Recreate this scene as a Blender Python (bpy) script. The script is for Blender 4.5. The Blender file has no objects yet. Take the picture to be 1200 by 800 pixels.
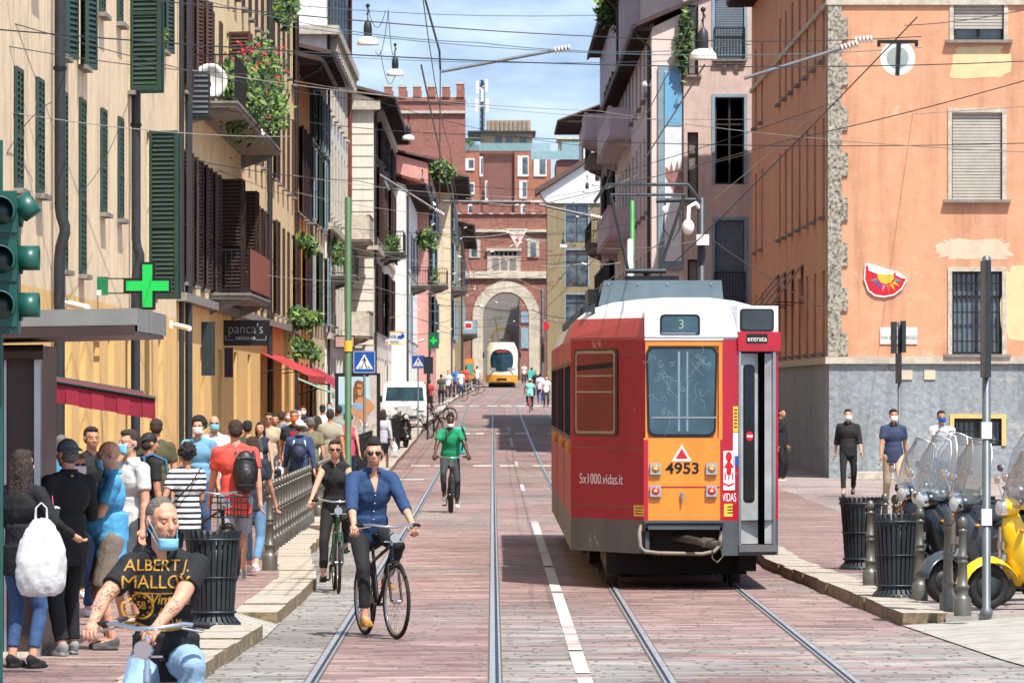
import bpy, bmesh, math, random
from mathutils import Vector, Matrix, Euler
from mathutils.bvhtree import BVHTree
R = math.radians
rnd = random.Random(7)
sc = bpy.context.scene
col = sc.collection

# ---------------------------------------------------------------- camera, world, sun, exposure
F, H = 7000.0, 2.29            # focal length in pixels of the 1200 px wide photo, eye height
VX, VY = 577.0, 457.0          # vanishing point of the street in the photo
cd = bpy.data.cameras.new("street_camera")
cd.sensor_width = 36.0
cd.lens = F / 1200 * 36
cd.shift_x = (600 - VX) / 1200
cd.shift_y = (VY - 400) / 1200
cd.clip_start = 1; cd.clip_end = 6000
cd.dof.use_dof = True; cd.dof.focus_distance = 52; cd.dof.aperture_fstop = 22
cam = bpy.data.objects.new("street_camera", cd)
cam.location = (0, 0, H); cam.rotation_euler = (R(90), 0, 0)
col.objects.link(cam); sc.camera = cam

SUNV = Vector((0.27, -0.50, 1.0)).normalized()
w = bpy.data.worlds.new("World"); sc.world = w; w.use_nodes = True
nt = w.node_tree; nt.nodes.clear()
wo = nt.nodes.new("ShaderNodeOutputWorld"); bg = nt.nodes.new("ShaderNodeBackground")
sky = nt.nodes.new("ShaderNodeTexSky"); sky.sky_type = 'NISHITA'; sky.sun_disc = False
sky.sun_elevation = math.asin(SUNV.z)
sky.sun_rotation = math.atan2(SUNV.x, SUNV.y)
sky.air_density = 1.1; sky.dust_density = 1.2; sky.ozone_density = 1.6
bg.inputs[1].default_value = 0.128
tc = nt.nodes.new("ShaderNodeTexCoord"); mp = nt.nodes.new("ShaderNodeMapping")
mp.inputs['Scale'].default_value = (9, 9, 26)
mp.inputs['Location'].default_value = (0.35, 0.0, 0.2)
nz = nt.nodes.new("ShaderNodeTexNoise"); nz.inputs['Scale'].default_value = 1.5; nz.inputs['Detail'].default_value = 9
nz.inputs['Roughness'].default_value = 0.6
rp = nt.nodes.new("ShaderNodeValToRGB"); rp.color_ramp.elements[0].position = 0.46; rp.color_ramp.elements[1].position = 0.86
mx = nt.nodes.new("ShaderNodeMixRGB"); mx.inputs[2].default_value = (7.0, 8.0, 9.0, 1)
nt.links.new(tc.outputs['Generated'], mp.inputs[0]); nt.links.new(mp.outputs[0], nz.inputs['Vector'])
nt.links.new(nz.outputs['Fac'], rp.inputs[0]); nt.links.new(rp.outputs[0], mx.inputs[0])
va = nt.nodes.new("ShaderNodeVectorMath"); va.operation = 'ADD'; va.inputs[1].default_value = (0, 0, .24)
vn = nt.nodes.new("ShaderNodeVectorMath"); vn.operation = 'NORMALIZE'
nt.links.new(tc.outputs['Generated'], va.inputs[0]); nt.links.new(va.outputs[0], vn.inputs[0]); nt.links.new(vn.outputs[0], sky.inputs['Vector'])
nt.links.new(sky.outputs[0], mx.inputs[1]); nt.links.new(mx.outputs[0], bg.inputs[0]); nt.links.new(bg.outputs[0], wo.inputs[0])
sl = bpy.data.lights.new("sun", 'SUN'); sl.energy = 5.0; sl.angle = R(0.5); sl.color = (1, 0.955, 0.88)
so = bpy.data.objects.new("sun", sl); so.rotation_euler = SUNV.to_track_quat('Z', 'Y').to_euler(); col.objects.link(so)
sc.view_settings.view_transform = 'Standard'; sc.view_settings.look = 'None'; sc.view_settings.gamma = 1
sc.view_settings.exposure = 0.52
sc.cycles.max_bounces = 6; sc.cycles.diffuse_bounces = 3; sc.cycles.glossy_bounces = 3
sc.cycles.transparent_max_bounces = 12; sc.cycles.caustics_reflective = False; sc.cycles.caustics_refractive = False
try: sc.cycles.use_denoising = True
except Exception: pass

# ---------------------------------------------------------------- helpers
def SX(px, Y): return (px - VX) * Y / F
def SZ(py, Y): return H - (py - VY) * Y / F
_gp = [(-100, 0), (110, 0), (160, .10), (220, .42), (311, 1.13), (337, 1.38), (443, 2.48), (560, 3.3), (700, 3.6), (2500, 3.6)]
def GZ(Y):
    for (a, za), (b, zb) in zip(_gp, _gp[1:]):
        if Y <= b:
            t = (Y - a) / (b - a); return za + (zb - za) * t
    return 3.6
def OFF(Y):
    if Y < 335: return 0
    t = min(1, (Y - 335) / 110); return 1.42 * t * t * (3 - 2 * t)
def hx(s):
    s = s.lstrip('#'); s = s if len(s) == 6 else ''.join(c_*2 for c_ in s); f = lambda v: (v / 12.92 if v <= .04045 else ((v + .055) / 1.055) ** 2.4)
    return tuple(f(int(s[i:i+2], 16) / 255) for i in (0, 2, 4))

M = {}
def mat(name, c, rough=.7, metal=0, var=.12, vs=3.0, bump=0, bs=40, streak=0, coat=0, emit=0, spec=.5, stains=None, kind=None, alpha=1):
    if name in M: return M[name]
    m = bpy.data.materials.new(name); m.use_nodes = True; n = m.node_tree; b = n.nodes['Principled BSDF']
    if isinstance(c, str): c = hx(c)
    L = n.links.new; N = n.nodes.new
    b.inputs['Roughness'].default_value = rough; b.inputs['Metallic'].default_value = metal
    b.inputs['Coat Weight'].default_value = coat; b.inputs['Coat Roughness'].default_value = .08
    b.inputs['Specular IOR Level'].default_value = spec
    geo = N("ShaderNodeNewGeometry"); pos = geo.outputs['Position']
    if kind == 'obj':
        t = N("ShaderNodeTexCoord"); pos = t.outputs['Object']
    col0 = N("ShaderNodeRGB"); col0.outputs[0].default_value = (*c, 1); cur = col0.outputs[0]
    def mix(fac, a, b2, mode='MIX'):
        q = N("ShaderNodeMixRGB"); q.blend_type = mode
        for i, v in enumerate((fac, a, b2)):
            if isinstance(v, (int, float)): q.inputs[i].default_value = v
            elif isinstance(v, tuple): q.inputs[i].default_value = (*v, 1)
            else: L(v, q.inputs[i])
        return q.outputs[0]
    def noise(scale, detail=5, vec=pos, lo=.35, hi=.65, ro=.6):
        q = N("ShaderNodeTexNoise"); q.inputs['Scale'].default_value = scale; q.inputs['Detail'].default_value = detail
        q.inputs['Roughness'].default_value = ro; L(vec, q.inputs['Vector'])
        r = N("ShaderNodeMapRange"); r.inputs[1].default_value = lo; r.inputs[2].default_value = hi
        L(q.outputs['Fac'], r.inputs[0]); return r.outputs[0]
    if kind == 'brick':
        sp = N("ShaderNodeSeparateXYZ"); L(pos, sp.inputs[0]); ad = N("ShaderNodeMath"); L(sp.outputs[0], ad.inputs[0]); L(sp.outputs[1], ad.inputs[1])
        cb = N("ShaderNodeCombineXYZ"); L(ad.outputs[0], cb.inputs[0]); L(sp.outputs[2], cb.inputs[1])
        br = N("ShaderNodeTexBrick"); L(cb.outputs[0], br.inputs['Vector']); br.inputs['Scale'].default_value = 1
        br.inputs['Brick Width'].default_value = .34; br.inputs['Row Height'].default_value = .12; br.inputs['Mortar Size'].default_value = .012
        br.inputs['Color1'].default_value = (*c, 1); br.inputs['Color2'].default_value = (c[0]*.62, c[1]*.55, c[2]*.55, 1)
        br.inputs['Mortar'].default_value = (.38, .31, .26, 1); cur = br.outputs['Color']
    if kind == 'tiles':
        wv = N("ShaderNodeTexWave"); wv.bands_direction = 'Y'; wv.inputs['Scale'].default_value = 1.6; L(pos, wv.inputs['Vector'])
        cur = mix(wv.outputs['Fac'], tuple(x*.55 for x in c), c)
    if kind == 'rubble':
        v = N("ShaderNodeTexVoronoi"); v.inputs['Scale'].default_value = 10; L(pos, v.inputs['Vector'])
        r = N("ShaderNodeMapRange"); r.inputs[1].default_value = .2; r.inputs[2].default_value = .55; L(v.outputs['Distance'], r.inputs[0])
        cur = mix(r.outputs[0], c, (.07, .06, .05))
        cur = mix(noise(14), cur, (.5, .46, .38)); 
    if kind == 'stripes':
        wv = N("ShaderNodeTexWave"); wv.bands_direction = 'Z'; wv.inputs['Scale'].default_value = 5.3; L(pos, wv.inputs['Vector'])
        r = N("ShaderNodeMath"); r.operation = 'GREATER_THAN'; r.inputs[1].default_value = .42; L(wv.outputs['Fac'], r.inputs[0])
        cur = mix(r.outputs[0], (.015, .018, .03), c)
    if var:
        d = tuple(max(0, x * (1 - 2.2 * var)) for x in c)
        cur = mix(noise(vs), cur, mix(1.0, cur, tuple(1 - 2.0 * var for _ in range(3)), 'MULTIPLY'))
    if streak:
        mpn = N("ShaderNodeMapping"); mpn.inputs['Scale'].default_value = (2.2, 2.2, .16); L(pos, mpn.inputs[0])
        cur = mix(noise(1.6, 6, mpn.outputs[0], .48, .8), cur, mix(1.0, cur, (1 - streak, 1 - streak, 1 - streak * .95), 'MULTIPLY'))
        cur = mix(noise(.45, 6, pos, .50, .74), cur, mix(1.0, cur, (1 - streak * .55, 1 - streak * .6, 1 - streak * .6), 'MULTIPLY'))
        cur = mix(noise(1.1, 8, pos, .62, .66, .7), cur, mix(.35, cur, (.62, .55, .45)))
    if stains:
        cur = mix(noise(.8, 7, pos, .56, .60, .65), cur, stains)
    L(cur, b.inputs['Base Color'])
    if bump:
        q = N("ShaderNodeTexNoise"); q.inputs['Scale'].default_value = bs; q.inputs['Detail'].default_value = 4; L(pos, q.inputs['Vector'])
        bp = N("ShaderNodeBump"); bp.inputs['Strength'].default_value = min(1, bump); bp.inputs['Distance'].default_value = .02
        L(q.outputs['Fac'], bp.inputs['Height']); L(bp.outputs[0], b.inputs['Normal'])
    if emit:
        L(cur, b.inputs['Emission Color']); b.inputs['Emission Strength'].default_value = emit
    if alpha < 1: b.inputs['Alpha'].default_value = alpha
    M[name] = m; return m

# a mesh collector: boxes, tubes, lathes; build() links it as ONE mesh object
class MB:
    def __init__(s): s.v = []; s.f = []; s.m = []; s.sm = []; s.w = 0
    def add(s, vs, fs, mi=0, smooth=False):
        o = len(s.v); s.v += [tuple(v) for v in vs]
        if smooth and len(fs) == 1: s.w += 1
        for f in fs: s.f.append(tuple(i + o for i in f)); s.m.append(mi); s.sm.append(smooth)
    def box(s, x0, x1, y0, y1, z0, z1, mi=0, mx=None):
        vs = [(x, y, z) for z in (z0, z1) for y in (y0, y1) for x in (x0, x1)]
        if mx is not None: vs = [mx @ Vector(v) for v in vs]
        s.add(vs, [(0, 2, 3, 1), (4, 5, 7, 6), (0, 1, 5, 4), (2, 6, 7, 3), (0, 4, 6, 2), (1, 3, 7, 5)], mi)
    def quad(s, a, b, c, d, mi=0): s.add([a, b, c, d], [(0, 1, 2, 3)], mi)
    def poly(s, pts, mi=0): s.add(pts, [tuple(range(len(pts)))], mi)
    def prism(s, pts, vec, mi=0):     # polygon extruded along vec
        n = len(pts); vec = Vector(vec); a = [Vector(p) for p in pts]; b = [p + vec for p in a]
        s.add(a + b, [tuple(range(n)), tuple(range(2*n-1, n-1, -1))] + [(i, i+n, (i+1) % n + n, (i+1) % n) for i in range(n)], mi)
    def tube(s, pts, r, seg=8, mi=0, caps=True, smooth=True):
        pts = [Vector(p) for p in pts]; n = len(pts)
        rs = r if isinstance(r, (list, tuple)) else [r] * n
        vs = []; up = None
        for i, p in enumerate(pts):
            d = pts[min(i+1, n-1)] - pts[max(i-1, 0)]
            d = d.normalized() if d.length > 1e-9 else Vector((0, 0, 1))
            if up is None: up = d.cross(Vector((0, 0, 1)) if abs(d.z) < .9 else Vector((1, 0, 0)))
            u = up - d * up.dot(d); u = u.normalized() if u.length > 1e-6 else d.orthogonal().normalized(); up = u; v = d.cross(u)
            for k in range(seg):
                a = 2 * math.pi * k / seg; vs.append(p + (u * math.cos(a) + v * math.sin(a)) * rs[i])
        fs = [(i*seg+k, i*seg+(k+1) % seg, (i+1)*seg+(k+1) % seg, (i+1)*seg+k) for i in range(n-1) for k in range(seg)]
        s.add(vs, fs, mi, smooth)
        if caps:
            s.add(vs[:seg], [tuple(range(seg-1, -1, -1))], mi); s.add(vs[-seg:], [tuple(range(seg))], mi)
    def lathe(s, prof, c=(0, 0, 0), seg=16, mi=0, axis='z', smooth=True):
        vs = []; n = len(prof)
        for r, h in prof:
            for k in range(seg):
                a = 2*math.pi*k/seg; x, y = r*math.cos(a), r*math.sin(a)
                p = (x, y, h) if axis == 'z' else ((h, x, y) if axis == 'x' else (x, h, y))
                vs.append((p[0]+c[0], p[1]+c[1], p[2]+c[2]))
        fs = [(i*seg+k, i*seg+(k+1) % seg, (i+1)*seg+(k+1) % seg, (i+1)*seg+k) for i in range(n-1) for k in range(seg)]
        s.add(vs, fs, mi, smooth)
        s.add(vs[:seg], [tuple(range(seg-1, -1, -1))], mi); s.add(vs[-seg:], [tuple(range(seg))], mi)
    def ell(s, c, r, rot=None, seg=12, rings=8, mi=0):
        vs = []; c = Vector(c)
        for i in range(rings+1):
            t = math.pi * i / rings
            t = min(max(t, .08), math.pi-.08)
            for k in range(seg):
                a = 2*math.pi*k/seg
                p = Vector((r[0]*math.sin(t)*math.cos(a), r[1]*math.sin(t)*math.sin(a), r[2]*math.cos(t)))
                if rot is not None: p = rot @ p
                vs.append(p + c)
        fs = [(i*seg+k, (i+1)*seg+k, (i+1)*seg+(k+1) % seg, i*seg+(k+1) % seg) for i in range(rings) for k in range(seg)]
        s.add(vs, fs, mi, True); s.add(vs[:seg], [tuple(range(seg))], mi, True); s.add(vs[-seg:], [tuple(range(seg-1, -1, -1))], mi, True)
    def cone(s, p0, r0, p1, r1, seg=12, mi=0, flat0=False, flat1=False):   # round cone
        p0, p1 = Vector(p0), Vector(p1); d = p1 - p0; L = d.length
        if L < 1e-5: return
        d /= L; pts = []; rs = []
        if not flat0:
            for a in (80, 50, 25): pts.append(p0 - d * r0 * math.sin(R(a))); rs.append(r0 * math.cos(R(a)))
        pts.append(p0); rs.append(r0); pts.append(p1); rs.append(r1)
        if not flat1:
            for a in (25, 50, 80): pts.append(p1 + d * r1 * math.sin(R(a))); rs.append(r1 * math.cos(R(a)))
        s.tube(pts, rs, seg, mi)
    def torus(s, c, rad, r, axis='x', seg=36, ts=6, mi=0):
        vs = []
        for i in range(seg):
            a = 2*math.pi*i/seg
            for k in range(ts):
                b = 2*math.pi*k/ts; q = rad + r*math.cos(b); h = r*math.sin(b)
                p = (h, q*math.cos(a), q*math.sin(a)) if axis == 'x' else ((q*math.cos(a), q*math.sin(a), h) if axis == 'z' else (q*math.cos(a), h, q*math.sin(a)))
                vs.append((p[0]+c[0], p[1]+c[1], p[2]+c[2]))
        fs = [(i*ts+k, i*ts+(k+1) % ts, ((i+1) % seg)*ts+(k+1) % ts, ((i+1) % seg)*ts+k) for i in range(seg) for k in range(ts)]
        s.add(vs, fs, mi, True)
    # wall in a facade frame with openings: O origin, U along, N outward; holes (u0,u1,z0,z1)
    def wall(s, O, U, N, L, z0, z1, holes=(), depth=.22, mi=0, rmi=None):
        O, U, N = Vector(O), Vector(U), Vector(N); rmi = mi if rmi is None else rmi
        us = sorted({0.0, L, *[max(0, min(L, h[i])) for h in holes for i in (0, 1)]})
        zs = sorted({z0, z1, *[max(z0, min(z1, h[i])) for h in holes for i in (2, 3)]})
        P = lambda u, z, d=0: O + U*u + Vector((0, 0, z)) - N*d
        for a, b in zip(us, us[1:]):
            if b - a < 1e-4: continue
            run = None
            for c, d in zip(zs, zs[1:]):
                um, zm = (a+b)/2, (c+d)/2
                hole = any(h[0] < um < h[1] and h[2] < zm < h[3] for h in holes)
                if not hole and d - c > 1e-4: s.quad(P(a, c), P(b, c), P(b, d), P(a, d), mi)
        for h in holes:
            a, b, c, d = h
            s.quad(P(a, c), P(a, c, depth), P(a, d, depth), P(a, d), rmi); s.quad(P(b, c), P(b, d), P(b, d, depth), P(b, c, depth), rmi)
            s.quad(P(a, c), P(b, c), P(b, c, depth), P(a, c, depth), rmi); s.quad(P(a, d), P(a, d, depth), P(b, d, depth), P(b, d), rmi)
    def mesh(s, name, mats, o=(0, 0, 0)):
        me = bpy.data.meshes.new(name)
        if s.w > 8:      # sheets added face by face: share their vertices
            idx = {}; nv = []; mp_ = []
            for v in s.v:
                k = (round(v[0], 4), round(v[1], 4), round(v[2], 4))
                if k not in idx: idx[k] = len(nv); nv.append(v)
                mp_.append(idx[k])
            s.v = nv; keep = [(tuple(dict.fromkeys(mp_[i] for i in f)), m, q) for f, m, q in zip(s.f, s.m, s.sm)]; keep = [k for k in keep if len(k[0]) > 2]
            s.f = [k[0] for k in keep]; s.m = [k[1] for k in keep]; s.sm = [k[2] for k in keep]; s.w = 0
        vs = s.v if tuple(o) == (0, 0, 0) else [(v[0]-o[0], v[1]-o[1], v[2]-o[2]) for v in s.v]
        me.from_pydata(vs, [], s.f)
        me.polygons.foreach_set('material_index', s.m); me.polygons.foreach_set('use_smooth', s.sm)
        for m in (mats if isinstance(mats, (list, tuple)) else [mats]): me.materials.append(m)
        me.update(); return me
    def build(s, name, mats, parent=None, o=(0, 0, 0)):
        return link(name, s.mesh(name, mats, o), parent)
def link(name, data, parent=None, loc=None, rot=None):
    o = bpy.data.objects.new(name, data); col.objects.link(o)
    if parent is not None: o.parent = parent
    if loc is not None: o.location = loc
    if rot is not None: o.rotation_euler = rot
    return o
def tag(o, label=None, cat=None, group=None, kind=None):
    if label: o['label'] = label
    if cat: o['category'] = cat
    if group: o['group'] = group
    if kind: o['kind'] = kind
    return o
def thing(name, label, cat, loc=(0, 0, 0), rz=0, group=None):
    o = bpy.data.objects.new(name, None); col.objects.link(o); o.location = loc; o.rotation_euler = (0, 0, rz)
    return tag(o, label, cat, group)
def kids(o): return [c for c in KID.get(o.name, [])]
KID = {}
def copy_tree(o, loc=None, rz=None, label=None, parent=None, allobj=None):
    c = o.copy(); col.objects.link(c)
    if parent is not None: c.parent = parent
    if loc is not None: c.location = loc
    if rz is not None: c.rotation_euler = (0, 0, rz)
    if label: c['label'] = label
    for ch in list(o.children): copy_tree(ch, parent=c)
    return c
BAKE = []   # (object, extra raw MB, smooth) evaluated once at the end
def remesh(o, vox, smooth=6, disp=0, dscale=.12, extra=None):
    m = o.modifiers.new('r', 'REMESH'); m.mode = 'VOXEL'; m.voxel_size = vox; m.use_smooth_shade = True
    if smooth:
        m = o.modifiers.new('s', 'SMOOTH'); m.iterations = smooth; m.factor = .5
    if disp:
        t = bpy.data.textures.get('wr%.2f' % dscale) or bpy.data.textures.new('wr%.2f' % dscale, 'CLOUDS'); t.noise_scale = dscale; t.noise_depth = 2
        m = o.modifiers.new('d', 'DISPLACE'); m.texture = t; m.strength = disp; m.mid_level = .5; m.texture_coords = 'GLOBAL'
    BAKE.append((o, extra))
TEXTS = []
def text(s, size, parent, loc, rot, m, name='lettering', align='CENTER', ext=.002, sx=1, font_off=0):
    cu = bpy.data.curves.new(name, 'FONT'); cu.body = s; cu.size = size; cu.align_x = align; cu.align_y = 'CENTER'; cu.extrude = ext; cu.offset = font_off
    cu.materials.append(m)
    o = link(name, cu, parent, loc, rot); o.scale = (sx, 1, 1); TEXTS.append(o); return o

# ---------------------------------------------------------------- materials
BEIGE = mat('beige_stucco', '#f2d9b2', .9, streak=.34, bump=.35, bs=18, var=.09)
WARMW = mat('warm_white_stucco', '#ebe2d4', .9, streak=.18, bump=.2, bs=14, var=.05)
CREAM = mat('cream_stucco', '#e0cfb0', .9, streak=.25, bump=.3, bs=18, var=.08)
SAND = mat('sand_stucco', '#f0d6a6', .9, streak=.25, bump=.3, bs=18, var=.08)
OCHRE = mat('ochre_stucco', '#ecc07a', .85, streak=.22, bump=.25, bs=18, var=.06)
ORANGE = mat('orange_stucco', '#d8a07e', .9, streak=.34, bump=.35, bs=14, var=.07)
ORANGE2 = mat('deep_orange_stucco', '#d89a5c', .9, streak=.25, bump=.3, bs=14, var=.08)
BROWNW = mat('mauve_brown_stucco', '#cfb9ae', .9, streak=.25, bump=.3, bs=14, var=.07)
PINKW = mat('pale_pink_stucco', '#e2d3cc', .9, streak=.15, bump=.2, bs=14, var=.05)
MAUVE = mat('mauve_stucco', '#cdbcbe', .9, streak=.25, bump=.2, bs=14, var=.05)
WHITEW = mat('white_stucco', '#ece9e4', .9, streak=.28, bump=.3, bs=14, var=.07)
ROSE = mat('rose_stucco', '#cf9a90', .9, streak=.2, bump=.2, bs=14, var=.05)
OLIVE = mat('olive_ochre_stucco', '#8f8062', .9, streak=.25, bump=.3, bs=14, var=.05)
GREYR = mat('rough_grey_render', '#9aa3a8', .95, streak=.3, bump=1, bs=9, var=.16, vs=7)
BRICK = mat('old_brick', '#a35c4c', .95, kind='brick', var=.10, bump=.4, bs=10)
BRICKD = mat('dark_red_brick', '#7d3a33', .9, kind='brick', var=.06)
BRICKO = mat('orange_brick', '#b0603e', .9, kind='brick', var=.06)
STONE = mat('pale_stone', '#c9c0b0', .85, var=.16, vs=5, bump=.4, bs=20)
STONED = mat('grey_stone', '#8b8780', .85, var=.16, vs=5, bump=.4, bs=20)
RUBBLE = mat('rubble_quoin', '#b5ad9e', .95, kind='rubble', var=.15, bump=.8, bs=12)
TILE = mat('terracotta_tiles', '#b0654a', .9, kind='tiles', var=.18, vs=4, bump=.3)
TILED = mat('weathered_roof', '#6d5650', .9, kind='tiles', var=.16, vs=4)
GSHUT = mat('green_shutter', '#27443b', .55, var=.12)
DGSHUT = mat('dark_green_shutter', '#27382f', .55, var=.12)
BSHUT = mat('brown_shutter', '#3d2a27', .6, var=.14)
RSHUT = mat('russet_shutter', '#553832', .6, var=.14)
BLSHUT = mat('blue_grey_shutter', '#8ba3b2', .6, var=.12)
GLASS = mat('window_glass', '#66737b', .07, var=.40, vs=1.3, spec=.9)
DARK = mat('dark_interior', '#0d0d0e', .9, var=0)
FRAMEW = mat('white_window_frame', '#b9b4aa', .6, var=.06)
FRAMED = mat('dark_window_frame', '#2e2a28', .6, var=.06)
IRON = mat('wrought_iron', '#222322', .5, metal=.3, var=.1)
GUN = mat('gunmetal', '#3a4145', .45, metal=.5, var=.12, vs=8)
BOLL = mat('bollard_bronze', '#6c6a62', .45, metal=.45, var=.15, vs=9)
POLEG = mat('green_painted_pole', '#3b5c3b', .6, var=.12)
POLEM = mat('galvanised_pole', '#6d7376', .45, metal=.5, var=.1)
COPPER = mat('copper_pipe', '#8a4a38', .5, metal=.3, var=.15)
ZINC = mat('dark_zinc', '#3c4044', .5, metal=.4, var=.1)
WIRE = mat('overhead_wire', '#23282c', .5, var=0)
WIREL = mat('pale_wire', '#9a9890', .5, var=0)
WIRET = mat('teal_wire', '#47646a', .5, var=0)
WHITE = mat('white_enamel', '#e4e4e0', .35, var=.03)
CERAM = mat('porcelain', '#d8d6d0', .25, var=.03)
LAMPG = mat('lamp_glass', '#e8e2da', .3, var=.03)
BLACK = mat('black_plastic', '#151617', .45, var=.1)
RUBBER = mat('tyre_rubber', '#1b1b1c', .8, var=.1)
STEEL = mat('brushed_steel', '#b4b6b6', .3, metal=.85, var=.06)
CHROME = mat('chrome', '#d4d6d8', .12, metal=1, var=0)
RAILM = mat('worn_rail_steel', '#c2c4c6', .38, metal=.55, var=.15, vs=4)
RAILD = mat('rail_groove', '#3a4048', .5, metal=.5, var=.2)
PAINTW = mat('road_paint', '#cfcac2', .8, var=.18, vs=5, stains=(.36, .27, .245))
LEAF1 = mat('leaf_green', '#46682f', .7, var=.25, vs=9)
LEAF2 = mat('leaf_light', '#76943f', .7, var=.2, vs=9)
LEAF3 = mat('leaf_dark', '#263f22', .7, var=.2, vs=9)
PETR = mat('red_petals', '#c82b44', .7, var=.15)
PETW = mat('white_petals', '#e8e4e0', .7, var=.05)
# ---------------------------------------------------------------- ground, road, kerbs, rails
YS = list(range(-20, 110, 10)) + [110, 118, 126, 135, 145, 160, 175, 190, 205, 220, 240, 260, 280, 300, 311, 324, 337, 350, 365, 380, 395, 410, 425, 443, 460, 480, 520, 560, 620, 700, 900, 1500, 2500]
def strip(mb, xa, xb, dz, y0, y1, mi=0, ys=None, wall=None):
    """sheet following the street: xa/xb functions of Y"""
    ys = sorted({y0, y1, *[y for y in (ys or YS) if y0 < y < y1]})
    for a, b in zip(ys, ys[1:]):
        mb.quad((xa(a), a, GZ(a)+dz), (xb(a), a, GZ(a)+dz), (xb(b), b, GZ(b)+dz), (xa(b), b, GZ(b)+dz), mi)
def interp(tab):
    def f(y):
        if y <= tab[0][0]: return tab[0][1]
        for (a, va), (b, vb) in zip(tab, tab[1:]):
            if y <= b: return va + (vb-va)*(y-a)/(b-a)
        return tab[-1][1]
    return f
_kl = interp([(20, -2.75), (46.7, -2.32), (55, -2.1), (69, -2.03), (82, -2.5), (100, -2.62), (233, -2.8), (335, -2.5), (1000, -2.4)])
KL = lambda y: _kl(y) + OFF(y)
_kr = interp([(20, 6.5), (44, 4.95), (50, 4.35), (58, 3.98), (77, 3.5), (90, 3.62), (1000, 3.9)])
KR = lambda y: _kr(y) + OFF(y)

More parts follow.
